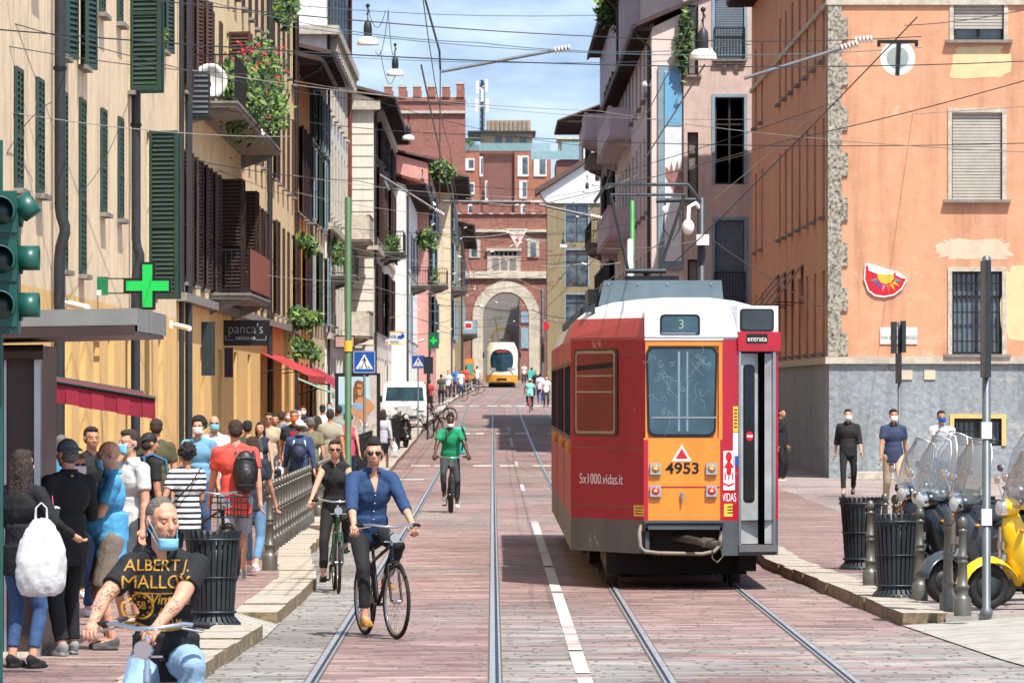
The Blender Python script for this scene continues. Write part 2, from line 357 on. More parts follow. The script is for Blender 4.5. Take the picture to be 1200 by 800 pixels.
def sett_material(name, bw, rh, c1, c2, grey, zone=True):
    m = bpy.data.materials.new(name); m.use_nodes = True; n = m.node_tree; b = n.nodes['Principled BSDF']; L = n.links.new; N = n.nodes.new
    g = N("ShaderNodeNewGeometry"); pos = g.outputs['Position']
    wn = N("ShaderNodeTexNoise"); wn.inputs['Scale'].default_value = 1.3; wn.inputs['Detail'].default_value = 3; L(pos, wn.inputs['Vector'])
    wa = N("ShaderNodeMixRGB"); wa.blend_type = 'ADD'; wa.inputs[0].default_value = .34; L(pos, wa.inputs[1]); L(wn.outputs['Color'], wa.inputs[2])
    # every row of setts is shifted by its own amount
    s0 = N("ShaderNodeSeparateXYZ"); L(wa.outputs[0], s0.inputs[0]); dv = N("ShaderNodeMath"); dv.operation = 'DIVIDE'; dv.inputs[1].default_value = rh; L(s0.outputs[1], dv.inputs[0])
    fl = N("ShaderNodeMath"); fl.operation = 'FLOOR'; L(dv.outputs[0], fl.inputs[0]); wh = N("ShaderNodeTexWhiteNoise"); wh.noise_dimensions = '1D'; L(fl.outputs[0], wh.inputs['W'])
    sh_ = N("ShaderNodeMath"); sh_.operation = 'MULTIPLY_ADD'; sh_.inputs[1].default_value = bw*3; L(wh.outputs['Value'], sh_.inputs[0]); L(s0.outputs[0], sh_.inputs[2])
    wa = N("ShaderNodeCombineXYZ"); L(sh_.outputs[0], wa.inputs[0]); L(s0.outputs[1], wa.inputs[1])
    br = N("ShaderNodeTexBrick"); br.offset = 0; L(wa.outputs[0], br.inputs['Vector']); br.inputs['Scale'].default_value = 1
    br.inputs['Brick Width'].default_value = bw; br.inputs['Row Height'].default_value = rh; br.inputs['Mortar Size'].default_value = .016; br.inputs['Mortar Smooth'].default_value = .3
    br.inputs['Bias'].default_value = .1
    br.inputs['Color1'].default_value = (*c1, 1); br.inputs['Color2'].default_value = (*c2, 1); br.inputs['Mortar'].default_value = (.21, .16, .14, 1)
    def noise(scale, lo, hi, det=5, sc3=(1, 1, 1)):
        mp_ = N("ShaderNodeMapping"); mp_.inputs['Scale'].default_value = sc3; L(pos, mp_.inputs[0])
        q = N("ShaderNodeTexNoise"); q.inputs['Scale'].default_value = scale; q.inputs['Detail'].default_value = det; L(mp_.outputs[0], q.inputs['Vector'])
        r = N("ShaderNodeMapRange"); r.inputs[1].default_value = lo; r.inputs[2].default_value = hi; L(q.outputs['Fac'], r.inputs[0]); return r.outputs[0]
    def mix(f, a, c, mode='MIX'):
        q = N("ShaderNodeMixRGB"); q.blend_type = mode
        for i, v in enumerate((f, a, c)):
            if isinstance(v, (int, float)): q.inputs[i].default_value = v
            elif isinstance(v, tuple): q.inputs[i].default_value = (*v, 1)
            else: L(v, q.inputs[i])
        return q.outputs[0]
    # per-sett grey patches: whole groups of setts of another stone
    b2 = N("ShaderNodeTexBrick"); b2.offset = 0; L(wa.outputs[0], b2.inputs['Vector']); b2.inputs['Scale'].default_value = 1
    b2.inputs['Brick Width'].default_value = bw; b2.inputs['Row Height'].default_value = rh; b2.inputs['Mortar Size'].default_value = .0
    b2.inputs['Bias'].default_value = 0; b2.inputs['Color1'].default_value = (0, 0, 0, 1); b2.inputs['Color2'].default_value = (1, 1, 1, 1)
    patch = noise(.28, .50, .60, 4, (1, .22, 1)); wear = noise(.9, .35, .7, 7, (.6, 1.6, 1)); fine = noise(30, .3, .7)
    cur = br.outputs['Color']
    gcol = mix(b2.outputs['Color'], grey, tuple(v*.62 for v in grey))
    gcol = mix(br.outputs['Fac'], gcol, (.15, .13, .11))
    if zone:
        sp = N("ShaderNodeSeparateXYZ"); L(pos, sp.inputs[0])
        def step(sock, edge, soft, up=True):
            r = N("ShaderNodeMapRange"); r.inputs[1].default_value = edge - soft; r.inputs[2].default_value = edge + soft
            r.inputs[3].default_value = 0 if up else 1; r.inputs[4].default_value = 1 if up else 0; L(sock, r.inputs[0]); return r.outputs[0]
        def mul(a, c, op='MULTIPLY'):
            q = N("ShaderNodeMath"); q.operation = op; q.use_clamp = True
            L(a, q.inputs[0]); L(c, q.inputs[1]); return q.outputs[0]
        xs, ysk = sp.outputs[0], sp.outputs[1]
        left = step(xs, -1.50, .01, False)                      # strip beside the left kerb
        mid = mul(mul(step(xs, 0.06, .01), step(xs, 1.36, .01, False)), step(ysk, 60, 3, False))
        right = mul(step(xs, 1.46, .01), step(ysk, 55, 4, False))
        z = mul(mul(left, mid, 'ADD'), right, 'ADD')
        leftfar = mul(left, step(ysk, 85, 12, False)); z = mul(mul(leftfar, mid, 'ADD'), right, 'ADD')
        # the grey stones come in broken rows
        rows = noise(.9, .40, .52, 3, (.35, 1.5, 1))
        hz = N("ShaderNodeMath"); hz.operation = 'MULTIPLY_ADD'; L(z, hz.inputs[0]); L(rows, hz.inputs[1]); hz.inputs[2].default_value = 0; 
        z2 = mul(mul(hz.outputs[0], leftfar, 'ADD'), mul(patch, b2.outputs['Color']), 'ADD')
        cur = mix(z2, cur, gcol)
    cur = mix(wear, cur, mix(1.0, cur, (.64, .62, .63), 'MULTIPLY'))
    cur = mix(noise(3.0, .55, .7, 6, (.35, 1.4, 1)), cur, mix(.5, cur, (.62, .52, .46)))
    cur = mix(fine, cur, mix(1.0, cur, (.80, .79, .78), 'MULTIPLY'))
    # tufts of dry grass and dirt in open joints
    cur = mix(noise(5.0, .64, .69, 5, (.5, 2.0, 1)), cur, (.10, .085, .05))
    cur = mix(noise(2.2, .60, .66, 7, (.45, 3.2, 1)), cur, (.09, .07, .055))
    cur = mix(noise(1.6, .58, .72, 5, (.3, 2.0, 1)), cur, mix(.5, cur, (.60, .55, .50)))
    cur = mix(noise(.35, .45, .66, 6, (1, .35, 1)), cur, mix(1.0, cur, (.70, .67, .67), 'MULTIPLY'))
    L(cur, b.inputs['Base Color']); b.inputs['Roughness'].default_value = .72
    inv = N("ShaderNodeMath"); inv.operation = 'SUBTRACT'; inv.inputs[0].default_value = 1; L(br.outputs['Fac'], inv.inputs[1])
    q = N("ShaderNodeTexNoise"); q.inputs['Scale'].default_value = 6; q.inputs['Detail'].default_value = 6; L(pos, q.inputs['Vector'])
    ad = N("ShaderNodeMath"); L(inv.outputs[0], ad.inputs[0]); L(q.outputs['Fac'], ad.inputs[1])
    bp = N("ShaderNodeBump"); bp.inputs['Strength'].default_value = .8; bp.inputs['Distance'].default_value = .02; L(ad.outputs[0], bp.inputs['Height']); L(bp.outputs[0], b.inputs['Normal'])
    return m
ROADM = sett_material('porphyry_setts', .46, .25, (.47, .30, .275), (.255, .155, .14), (.42, .405, .375))
PAVM = sett_material('pavement_slabs', .9, .5, (.36, .31, .29), (.43, .36, .33), (.34, .32, .3), False)
BRPAV = sett_material('red_brick_paving', .24, .12, (.40, .25, .22), (.34, .20, .18), (.3, .28, .26), False)
ASPH = mat('plain_ground', (.20, .185, .17), .9, var=.15, vs=.5, bump=.3)
KERBM = mat('granite_kerb', '#b3aa9c', .85, var=.16, vs=6, bump=.8, bs=25)
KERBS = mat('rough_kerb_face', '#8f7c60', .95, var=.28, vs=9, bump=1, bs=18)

g = MB()
strip(g, lambda y: -400, lambda y: 400, -.006, -20, 2500)
tag(g.build('ground', ASPH), kind='structure')
g = MB()
xl = lambda y: KL(y) + .02; xr = lambda y: KR(y) - .02
ysf = sorted(set(YS) | set(range(20, 345, 5)))
strip(g, lambda y: KL(y)-.2, lambda y: KR(y)+.2, 0, -20, 900, ys=ysf)
tag(g.build('road', ROADM), kind='structure')

# pavements: a raised sheet behind kerb stones; dropped kerbs on both sides near the camera
PZ = .12
def pavement(name, xa, xb, y0, y1, m):
    g = MB(); strip(g, xa, xb, PZ, y0, y1, ys=ysf); return tag(g.build(name, m), kind='structure')
pavement('pavement_left', lambda y: -14, lambda y: KL(y) - .42, -20, 700, BRPAV)
pavement('pavement_right', lambda y: KR(y) + .42, lambda y: 14+OFF(y), 58, 700, PAVM)
pavement('pavement_corner', lambda y: KR(y) + 1.8, lambda y: 14, 50.5, 58, PAVM)
g = MB(); strip(g, lambda y: 14+OFF(y), lambda y: 60, PZ, 53.5, 200); tag(g.build('pavement_square', PAVM), kind='structure')
g = MB(); strip(g, lambda y: KR(y) + .35, lambda y: KR(y) + 2.6, PZ+.004, 71, 160, ys=ysf); tag(g.build('pavement_red_strip', BRPAV), kind='structure')
def kerb(name, side, K, y0, y1, step=1.25, skip=()):
    g = MB(); y = y0; rr = random.Random(3)
    while y < y1:
        L_ = step * rr.uniform(.75, 1.2) * (1 if y < 160 else 4); e = min(y1, y + L_)
        if not any(a < (y+e)/2 < b for a, b in skip):
            j = rr.uniform(-.02, .02); wd = .44
            a0, a1 = K(y)+j, K(e)+j
            dzz = rr.uniform(-.008, .008)
            if side > 0: x0, x1, x2, x3 = a0, a0+wd, a1+wd, a1
            else: x0, x1, x2, x3 = a0-wd, a0, a1, a1-wd
            zt0, zt1 = GZ(y)+PZ+.012+dzz, GZ(e)+PZ+.012+dzz; gp = .012
            vs = [(x0, y+gp, GZ(y)-.05), (x1, y+gp, GZ(y)-.05), (x2, e-gp, GZ(e)-.05), (x3, e-gp, GZ(e)-.05), (x0, y+gp, zt0), (x1, y+gp, zt0), (x2, e-gp, zt1), (x3, e-gp, zt1)]
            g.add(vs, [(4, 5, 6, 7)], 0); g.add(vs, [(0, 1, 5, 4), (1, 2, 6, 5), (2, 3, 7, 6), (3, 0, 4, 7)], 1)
        y = e
    o = g.build(name, [KERBM, KERBS]); tag(o, kind='structure')
    bv = o.modifiers.new('b', 'BEVEL'); bv.width = .018; bv.segments = 2; bv.limit_method = 'ANGLE'
    BAKE.append((o, None)); return o
kerb('kerb_left', -1, KL, 20, 700, skip=((54.6, 58.5), (92, 95), (118, 122)))
kerb('kerb_right', 1, KR, 58, 700)
# dropped kerb ramps and the near traffic island on the right
g = MB()
for side, K, a, b in ((-1, KL, 54.8, 58.6), (-1, KL, 92, 95), (-1, KL, 118, 122), (1, KR, 49.2, 58)):
    n_ = 6
    for i in range(n_):
        ya, yb = a+(b-a)*i/n_, a+(b-a)*(i+1)/n_
        i0, i1 = (KR(ya)+.0, KR(yb)+.0) if side > 0 else (KL(ya), KL(yb))
        wd = side * (.43 if side < 0 else 1.8)
        g.quad((i0, ya+.01, GZ(ya)+.012), (i0+wd, ya+.01, GZ(ya)+PZ+.01), (i1+wd, yb-.01, GZ(yb)+PZ+.01), (i1, yb-.01, GZ(yb)+.012))
k0 = KR(58); g.quad((k0+.42, 57.99, 0), (k0+1.8, 57.99, PZ-.01), (k0+1.8, 57.99, PZ), (k0+.42, 57.99, PZ)); g.quad((KR(50.6)+1.8, 50.49, 0), (14, 50.49, 0), (14, 50.49, PZ), (KR(50.6)+1.8, 50.49, PZ))
tag(g.build('dropped_kerb', mat('ramp_granite', '#a8a49a', .9, var=.16, vs=4, bump=.6, bs=14)), kind='structure')
g = MB()
pts = [(4.72, 49.0), (4.55, 49.6), (4.9, 50.6), (5.8, 51.2), (14, 52.0), (14, 20), (6.3, 20)]
g.poly([(x, y, PZ) for x, y in pts]); n_ = len(pts)
for i in range(n_):
    a, b = pts[i], pts[(i+1) % n_]; g.quad((*a, -.05), (*b, -.05), (*b, PZ), (*a, PZ), 1)
tag(g.build('pavement_island', [KERBM, KERBS]), kind='structure')
# low step of the far pavement by the orange corner
# rails
LT, RT, GA = -.715, 2.13, 1.445
for name, cx in (('rails_left', LT), ('rails_right', RT)):
    g = MB()
    for sg in (-1, 1):
        for dx0, dx1, mi, dz in ((-.03, .016, 0, .010), (.016, .044, 1, .004), (.044, .060, 0, .009), (-.045, -.03, 2, .003), (.06, .075, 2, .003)):
            c = cx + sg*GA/2
            if cx == LT: a_, b_ = c+dx0, c+dx1
            else: a_, b_ = c-dx1, c-dx0
            strip(g, (lambda v: lambda y: v + OFF(y))(a_), (lambda v: lambda y: v + OFF(y))(b_), dz, 10, 700, mi, ys=ysf)
    tag(g.build(name, [RAILM, RAILD, mat('joint_dirt', (.13, .105, .075), .95, var=.2, vs=12)]), kind='structure')
# painted lines
g = MB()
def dash(x0, x1, y0, y1, n=1):
    strip(g, lambda y: x0+OFF(y), lambda y: x1+OFF(y), .007, y0, y1)
dash(.67, .79, 40, 47.5); dash(.67, .79, 48.3, 52.2); dash(.67, .79, 52.6, 67.2); dash(.67, .79, 67.9, 77); dash(.67, .79, 77.8, 104)
for a, b in ((133, 141), (170, 176), (205, 228), (245, 258)): dash(.64, .73, a, b)
for Y, xs in ((168, (-2.3, -1.65, -.55, .2, 1.15, 1.9, 2.9)), (236, (-2.2, -1.2, -.9, .15, .9, 2.2, 3.2)), (336, (-2.2, -1.3, -.3, .5, 1.3, 2.3, 3.2))):
    for x in xs: dash(x, x+.55, Y, Y+ (1.9 if Y < 200 else 3.5))
dash(-2.3, -1.7, 147, 148.5)
tag(g.build('painted_lines', PAINTW), kind='structure')

# ---------------------------------------------------------------- windows, shutters, balconies
_wc = {}
def leaf_mesh(w, h, m, pitch=.085, detail=True):
    k = ('leaf', round(w, 2), round(h, 2), m.name, detail)
    if k in _wc: return _wc[k]
    g = MB(); f = .06; t = .022
    g.box(0, f, -t, t, 0, h); g.box(w-f, w, -t, t, 0, h); g.box(f, w-f, -t, t, 0, f*1.5); g.box(f, w-f, -t, t, h-f, h); g.box(f, w-f, -t, t, h*.42, h*.42+f)
    if detail:
        for z0, z1 in ((f*1.5, h*.42), (h*.42+f, h-f)):
            z = z0 + .02
            while z < z1 - .03:
                g.quad((f, -t*.7, z), (w-f, -t*.7, z), (w-f, t*.6, z+pitch*.72), (f, t*.6, z+pitch*.72)); z += pitch
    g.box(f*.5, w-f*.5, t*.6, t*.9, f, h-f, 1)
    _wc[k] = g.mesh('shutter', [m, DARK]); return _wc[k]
def glass_mesh(w, h, fm, depth=.16, trim=None, tr=.1, mull=2, bars=False):
    k = ('win', round(w, 2), round(h, 2), fm.name, depth, trim.name if trim else '', mull, bars)
    if k in _wc: return _wc[k]
    g = MB(); f = .055; hw = w/2; d = depth
    g.box(-hw, hw, d+.04, d+.06, 0, h, 1)
    for x in (-hw, hw-f): g.box(x, x+f, d-.02, d+.04, 0, h)
    g.box(-hw+f, hw-f, d-.02, d+.04, 0, f); g.box(-hw+f, hw-f, d-.02, d+.04, h-f, h)
    for i in range(1, mull): x = -hw + w*i/mull; g.box(x-f*.6, x+f*.6, d-.018, d+.04, f, h-f)
    if h > 1.6: g.box(-hw+f, hw-f, d-.016, d+.04, h*.68, h*.68+f)
    if trim:
        g.box(-hw-tr, -hw, -.035, .02, -.0, h+tr, 2); g.box(hw, hw+tr, -.035, .02, -.0, h+tr, 2); g.box(-hw, hw, -.035, .02, h, h+tr, 2)
    if bars:
        n = int(w/.12)
        for i in range(1, n): x = -hw + w*i/n; g.box(x-.011, x+.011, .02, .045, .0, h, 3)
        for z in (h*.15, h*.5, h*.85): g.box(-hw, hw, .015, .05, z, z+.03, 3)
    _wc[k] = g.mesh('window', [fm, GLASS, trim or fm, IRON]); return _wc[k]
def roller_mesh(w, h, m, low=0, tilt=True):
    k = ('roll', round(w, 2), round(h, 2), m.name, low)
    if k in _wc: return _wc[k]
    g = MB(); z = low
    while z < h - .02:
        g.box(-w/2+.02, w/2-.02, .05, .068, z, z+.062); z += .075
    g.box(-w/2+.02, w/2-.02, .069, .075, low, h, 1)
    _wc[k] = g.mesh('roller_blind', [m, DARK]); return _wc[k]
def sill_mesh(w, m, p=.14):
    k = ('sill', round(w, 2), m.name, p)
    if k in _wc: return _wc[k]
    g = MB(); g.box(-w/2-.1, w/2+.1, -p, .1, -.07, 0); _wc[k] = g.mesh('sill', m); return _wc[k]
def put_window(parent, o, fr, u, z, w, h, kind, sm=None, fm=FRAMED, trim=None, sill=STONED, detail=True, **kw):
    """fr=(O,U,N,angle): frame in world; o = house origin"""
    O, U, N, ang = fr
    p = Vector(O) + Vector(U)*u + Vector((0, 0, z)) - Vector(o)
    wn = link('window', glass_mesh(w, h, fm, trim=trim, bars=kw.get('bars', False), mull=kw.get('mull', 2)), parent, p, (0, 0, ang))
    if sill: link('sill', sill_mesh(w + (.2 if trim else 0), sill), wn)
    if kind == 'shut':
        lw = w/2
        link('shutter', leaf_mesh(lw-.005, h, sm, detail=detail), wn, (-w/2, -.03, 0)); link('shutter', leaf_mesh(lw-.005, h, sm, detail=detail), wn, (.005, -.03, 0))
    elif kind in ('open', 'ajar'):
        lw = w/2; a = R(12) if kind == 'open' else R(70)
        link('shutter', leaf_mesh(lw, h, sm, detail=detail), wn, (-w/2, -.05, 0), (0, 0, math.pi + a if kind == 'open' else -a - R(40)))
        link('shutter', leaf_mesh(lw, h, sm, detail=detail), wn, (w/2, -.05, 0), (0, 0, -a if kind == 'open' else math.pi + a))
    elif kind == 'roll':
        link('roller_blind', roller_mesh(w, h, sm, kw.get('low', 0)), wn)
    return wn
def balcony(parent, o, fr, u, z, w, d, slab=STONED, rail=IRON, solid=None, h=1.0, step=.13):
    O, U, N, ang = fr
    p = Vector(O) + Vector(U)*u + Vector((0, 0, z)) - Vector(o)
    g = MB(); g.box(-w/2, w/2, -d, 0, -.14, 0); g.box(-w/2-.04, w/2+.04, -d-.04, 0, -.05, -.001)
    for x in (-w/2+.25, w/2-.35): g.prism([(x, 0, -.14), (x, -d*.85, -.14), (x, -d*.7, -.26), (x, -d*.2, -.42), (x, 0, -.5)], (.14, 0, 0))
    b = g.build('balcony', slab, parent); b.location = p; b.rotation_euler = (0, 0, ang)
    g = MB()
    if solid is None:
        for z0 in (.06, h-.03): 
            g.box(-w/2, w/2, -d+.01, -d+.04, z0, z0+.035)
            for x in (-w/2, w/2-.03): g.box(x, x+.03, -d+.04, 0, z0, z0+.035)
        n = int(w/step)
        for i in range(n+1): x = -w/2 + (w-.02)*i/n; g.box(x, x+.018, -d+.015, -d+.033, .09, h-.03)
        n = max(2, int(d/step))
        for i in range(1, n):
            y = -d + d*i/n
            for x in (-w/2+.006, w/2-.024): g.box(x, x+.018, y, y+.018, .09, h-.03)
    else:
        g.box(-w/2, w/2, -d, -d+.07, 0, h, 0); 
        for x in (-w/2, w/2-.07): g.box(x, x+.07, -d+.07, 0, 0, h, 0)
        g.box(-w/2-.03, w/2+.03, -d-.03, -d+.1, h, h+.06, 0)
    link('railing', g.mesh('railing', solid or rail), b)
    return b
def foliage(g, c, r, n, size=.09, rr=rnd, mats=3, droop=0):
    c = Vector(c)
    cl = [Vector((rr.uniform(-1, 1)*r[0]*.75, rr.uniform(-1, 1)*r[1]*.75, rr.uniform(-1, 1)*r[2]*.75)) for _ in range(max(4, n//60))]
    for _ in range(n):
        b = rr.choice(cl); p = c + b + Vector((rr.gauss(0, r[0]*.22), rr.gauss(0, r[1]*.22), rr.gauss(0, r[2]*.22) - droop*rr.random()))
        a = Vector((rr.gauss(0, 1), rr.gauss(0, 1), rr.gauss(0, 1))).normalized(); b2 = a.orthogonal().normalized(); s_ = size*rr.uniform(.4, 1.6)
        g.quad(p - a*s_, p + b2*s_*.45, p + a*s_, p - b2*s_*.45, rr.randrange(mats))
def plant(label, loc, r, n=260, size=.09, cat='plant', group=None, flowers=0, droop=0, pot=True, name='potted_plant'):
    t = thing(name, label, cat, loc, 0, group); g = MB()
    foliage(g, (0, 0, r[2]+.12), r, n, size, droop=droop); g.build('leaves', [LEAF1, LEAF2, LEAF3], t)
    if flowers:
        g = MB()
        for _ in range(flowers):
            p = Vector((rnd.gauss(0, r[0]*.55), rnd.uniform(-1.1, .6)*r[1], .12+r[2]+rnd.gauss(0, r[2]*.6)))
            mi = 0 if p.z > r[2]*.9 else rnd.randrange(2)
            for k in range(5):
                a = Vector((rnd.gauss(0, 1), rnd.gauss(0, 1), rnd.gauss(0, 1))).normalized()*.055; b = a.orthogonal().normalized()*.05
                g.quad(p, p+a+b*.5, p+a*1.6, p+a-b*.5, mi)
        tag(g.build('flowers', [PETR, PETW], t), kind='stuff')
    if pot:
        g = MB(); g.lathe([(.10, 0), (.15, .22), (.165, .22), (.165, .26), (.12, .26)], seg=10)
        if r[0] > .7:
            for dx in (-r[0]*.55, r[0]*.55): g.lathe([(.10, 0), (.15, .22), (.165, .22), (.165, .26), (.12, .26)], (dx, 0, 0), seg=10)
        g.build('pot', mat('terracotta', '#a05a3c', .85, var=.12), t)
    return t

# ---------------------------------------------------------------- houses
def house(name, label, cat, side, X, Y0, Y1, zt, wallm, Xend=None, front=None, base=None, basez=None, eave=.6, roofm=TILED, win=(), fwin=(), cornice=None, gutter=True, group=None, quoin=None, roofh=1.6, zb=None, pipe=None, fbase=True):
    """side -1: street face looks to +X; +1: looks to -X. win: (Y centre, z, w, h, kind, shutter mat, opts)"""
    zg = (GZ((Y0+Y1)/2) if zb is None else zb)
    zlow = min(GZ(Y0), GZ(Y1)) - .2
    Xe = X + side*12 if Xend is None else Xend
    o = (X, Y0, GZ(Y0)+PZ); t = thing(name, label, cat, o, 0, group)
    if side < 0: fr = ((X, Y0, 0), (0, 1, 0), (1, 0, 0), R(90)); U = lambda y: y - Y0
    else: fr = ((X, Y1, 0), (0, -1, 0), (-1, 0, 0), R(-90)); U = lambda y: Y1 - y
    L = Y1 - Y0
    fx0 = min(X, Xe); ff = ((fx0, Y0, 0), (1, 0, 0), (0, -1, 0), 0); FL = abs(Xe - X)
    hs = [(U(w[0])-w[2]/2, U(w[0])+w[2]/2, w[1], w[1]+w[3]) for w in win if w[4] != 'none']
    hf = [(w[0]-fx0-w[2]/2, w[0]-fx0+w[2]/2, w[1], w[1]+w[3]) for w in fwin]
    g = MB(); mats = [wallm, base or wallm]
    def seg(frm, LL, hol):
        if basez:
            g.wall(*frm[:3], LL, zlow, basez, [h for h in hol if h[2] < basez], mi=1)
            g.wall(*frm[:3], LL, basez, zt, [h for h in hol if h[2] >= basez], mi=0)
        else: g.wall(*frm[:3], LL, zlow, zt, hol)
    seg(fr, L, hs); seg(ff, FL, hf)
    g.quad((Xe, Y0, zlow), (Xe, Y1, zlow), (Xe, Y1, zt), (Xe, Y0, zt)); g.quad((X, Y1, zlow), (Xe, Y1, zlow), (Xe, Y1, zt), (X, Y1, zt))
    g.quad((X, Y0, zt), (Xe, Y0, zt), (Xe, Y1, zt), (X, Y1, zt))
    g.build('wall', mats, t, o)
    for w in win:
        kw = w[6] if len(w) > 6 else {}
        if w[4] == 'none': continue
        put_window(t, o, fr, U(w[0]), w[1], w[2], w[3], w[4], w[5], detail=(Y0 < 200), **kw)
    for w in fwin:
        kw = w[6] if len(w) > 6 else {}
        put_window(t, o, ff, w[0]-fx0, w[1], w[2], w[3], w[4], w[5], **kw)
    if cornice:
        g = MB()
        for cz, ch, cp, cm in cornice:
            if side < 0: g.box(X+.002, X+cp, Y0, Y1, cz, cz+ch)
            else: g.box(X-cp, X-.002, Y0, Y1, cz, cz+ch)
            g.box(min(X, Xe) - (cp if side > 0 else 0), max(X, Xe) + (cp if side < 0 else 0), Y0-cp, Y0-.002, cz+.003, cz+ch-.003)
        g.build('cornice', cornice[0][3], t, o)
    if roofm:
        g = MB(); s_ = -side; xo = X + s_*eave; xr_ = X - s_*min(6, abs(Xe-X)*.6)
        y0, y1 = Y0-.3, Y1+.05; th = .14
        g.prism([(xo, y0, zt+.02), (xr_, y0, zt+roofh), (Xe, y0, zt+.02), (Xe, y0, zt+.02+th), (xr_, y0, zt+roofh+th), (xo, y0, zt+.02+th)], (0, y1-y0, 0))
        g.prism([(X - s_*.01, Y0+.001, zt), (xr_, Y0+.001, zt+roofh), (Xe + s_*.01, Y0+.001, zt)], (0, .1, 0), 1)
        n = int((y1-y0)/.9)
        if eave > .2:
            for i in range(n):
                yy = y0+.2+i*.9
                g.box(min(X, xo), max(X, xo), yy, yy+.1, zt-.10, zt+.015, 2)
        g.build('roof', [roofm, wallm, BSHUT], t, o)
        if gutter:
            g = MB(); g.tube([(xo + s_*.06, y0, zt+.03), (xo + s_*.06, y1, zt+.03)], .075, 8)
            py = Y0+.25 if pipe is None else pipe
            g.tube([(xo + s_*.06, py, zt), (xo - s_*.1, py, zt-.25), (X + s_*.09, py, zt-.6), (X + s_*.09, py, zlow+.2)], .055, 8)
            g.build('downpipe', ZINC if pipe is None or True else COPPER, t, o)
    return t, o, fr, ff, U

def ypx(px, X): return F * X / (px - VX)
# --- left side, house A: windows read from the photo (px, ytop, ybottom)
XL = -6.5
winA = []
GF = {'fm': FRAMED, 'sill': STONED}
for px, yt, yb, k in ((20, 80, 222, 'shut'), (45, 92, 228, 'shut'), (73, 107, 317, 'shut'), (95, 116, 322, 'shut'), (120, 128, 250, 'shut'), (140, 138, 257, 'shut'), (157, 147, 322, 'shut'), (174, 155, 350, 'ajar')):
    Y = ypx(px, XL); winA.append((Y, SZ(yb, Y), 1.15, SZ(yt, Y)-SZ(yb, Y), k, GSHUT))
for px, yb, hgt in ((14, -60, 2.1), (40, -30, 2.1), (72, 66, 2.9), (95, 78, 2.9), (118, 17, 2.2), (139, 28, 2.2), (152, 108, 3.2), (190, 60, 2.2)):
    Y = ypx(px, XL); winA.append((Y, SZ(yb, Y), 1.15, hgt, 'ajar' if px == 152 else ('open' if px in (72, 95, 14, 190) else 'shut'), GSHUT))
for i, px in enumerate((80, 97, 113, 130, 150, 172, 188)):
    Y = ypx(px, XL); winA.append((Y, .2, 1.5, 3.2, 'glass', None, {'fm': FRAMEW if i < 3 else BLSHUT, 'sill': None, 'mull': 2}))
Y1A = ypx(207, XL)
hA, oA, frA, ffA, UA = house('corner_house', 'tall beige plastered house with green louvred shutters, nearest on the left above the kiosk', 'house', -1, XL, 62, Y1A, 17.5, BEIGE, base=OCHRE, basez=3.75, win=winA, eave=.7)
for px in (60, 151):
    g = MB(); Y = ypx(px, XL); g.tube([(XL+.13, Y, 17.3), (XL+.13, Y, 5.0), (XL+.15, Y, 4.85), (XL+.2, Y, 4.7), (XL+.2, Y, 4.6), (XL+.14, Y, 4.4), (XL+.12, Y, 4.2), (XL+.12, Y, .2)], .085, 10); g.build('drainpipe', ZINC, hA, oA)
    for z_ in (7, 9.5, 12): g = MB(); g.lathe([(.1, 0), (.1, .06)], (XL+.13, Y, z_), 10); g.build('pipe_clip', IRON, hA, oA)
# arch of the ochre ground floor further on
winB = []
Y0B, Y1B = Y1A, ypx(344, XL)
rb = random.Random(5)
n = 17
for i in range(n):
    Y = Y0B + 2.3 + i*(Y1B-Y0B-3.6)/(n-1)
    winB.append((Y, 4.55, 1.15, 2.75, rb.choice(['shut', 'open', 'open']) if i not in (4, 6) else 'ajar', BSHUT, {'fm': FRAMED}))
    winB.append((Y, 8.55, 1.15, 2.5, rb.choice(['shut', 'open', 'open']) if i != 5 else 'ajar', RSHUT if i % 3 else BSHUT))
    winB.append((Y, 12.2, 1.15, 2.3, rb.choice(['shut', 'shut', 'open']), BSHUT))
    if i % 2 == 0: winB.append((Y, .25, 1.9, 3.0, 'glass', None, {'fm': FRAMED, 'sill': None, 'mull': 2}))
hB, oB, frB, ffB, UB = house('shuttered_house', 'long sand coloured house with brown shutters and a flower-filled balcony, over the black shop sign', 'house', -1, XL, Y0B, Y1B, 17.2, SAND, base=OCHRE, basez=4.15, win=winB, cornice=[(4.12, .18, .22, STONED)], eave=.6)
for px in (214, 311):
    g = MB(); Y = ypx(px, XL); g.tube([(XL+.13, Y, 17), (XL+.13, Y, .2)], .08, 10); g.build('drainpipe', ZINC, hB, oB)
def balc_px(h, o, fr, U, X, px0, px1, ybot, d=.9, **k):
    Ya, Yb = ypx(px0, X), ypx(px1, X); Yc = (Ya+Yb)/2
    b = balcony(h, o, fr, U(Yc), SZ(ybot, Yc), abs(Yb-Ya), d, **k); return Yc, SZ(ybot, Yc), abs(Yb-Ya)
Yb1, zb1, wb1 = balc_px(hB, oB, frB, UB, XL, 222, 283, 150, d=1.0)
Yb2, zb2, wb2 = balc_px(hB, oB, frB, UB, XL, 245, 272, 348, d=.92)
g = MB(); g.box(XL+.93, XL+.945, Yb2-wb2/2+.3, Yb2+wb2/2, zb2+.08, zb2+1.02); g.build('cloth_screen', mat('russet_cloth', '#8c4634', .8, var=.12), hB, oB)
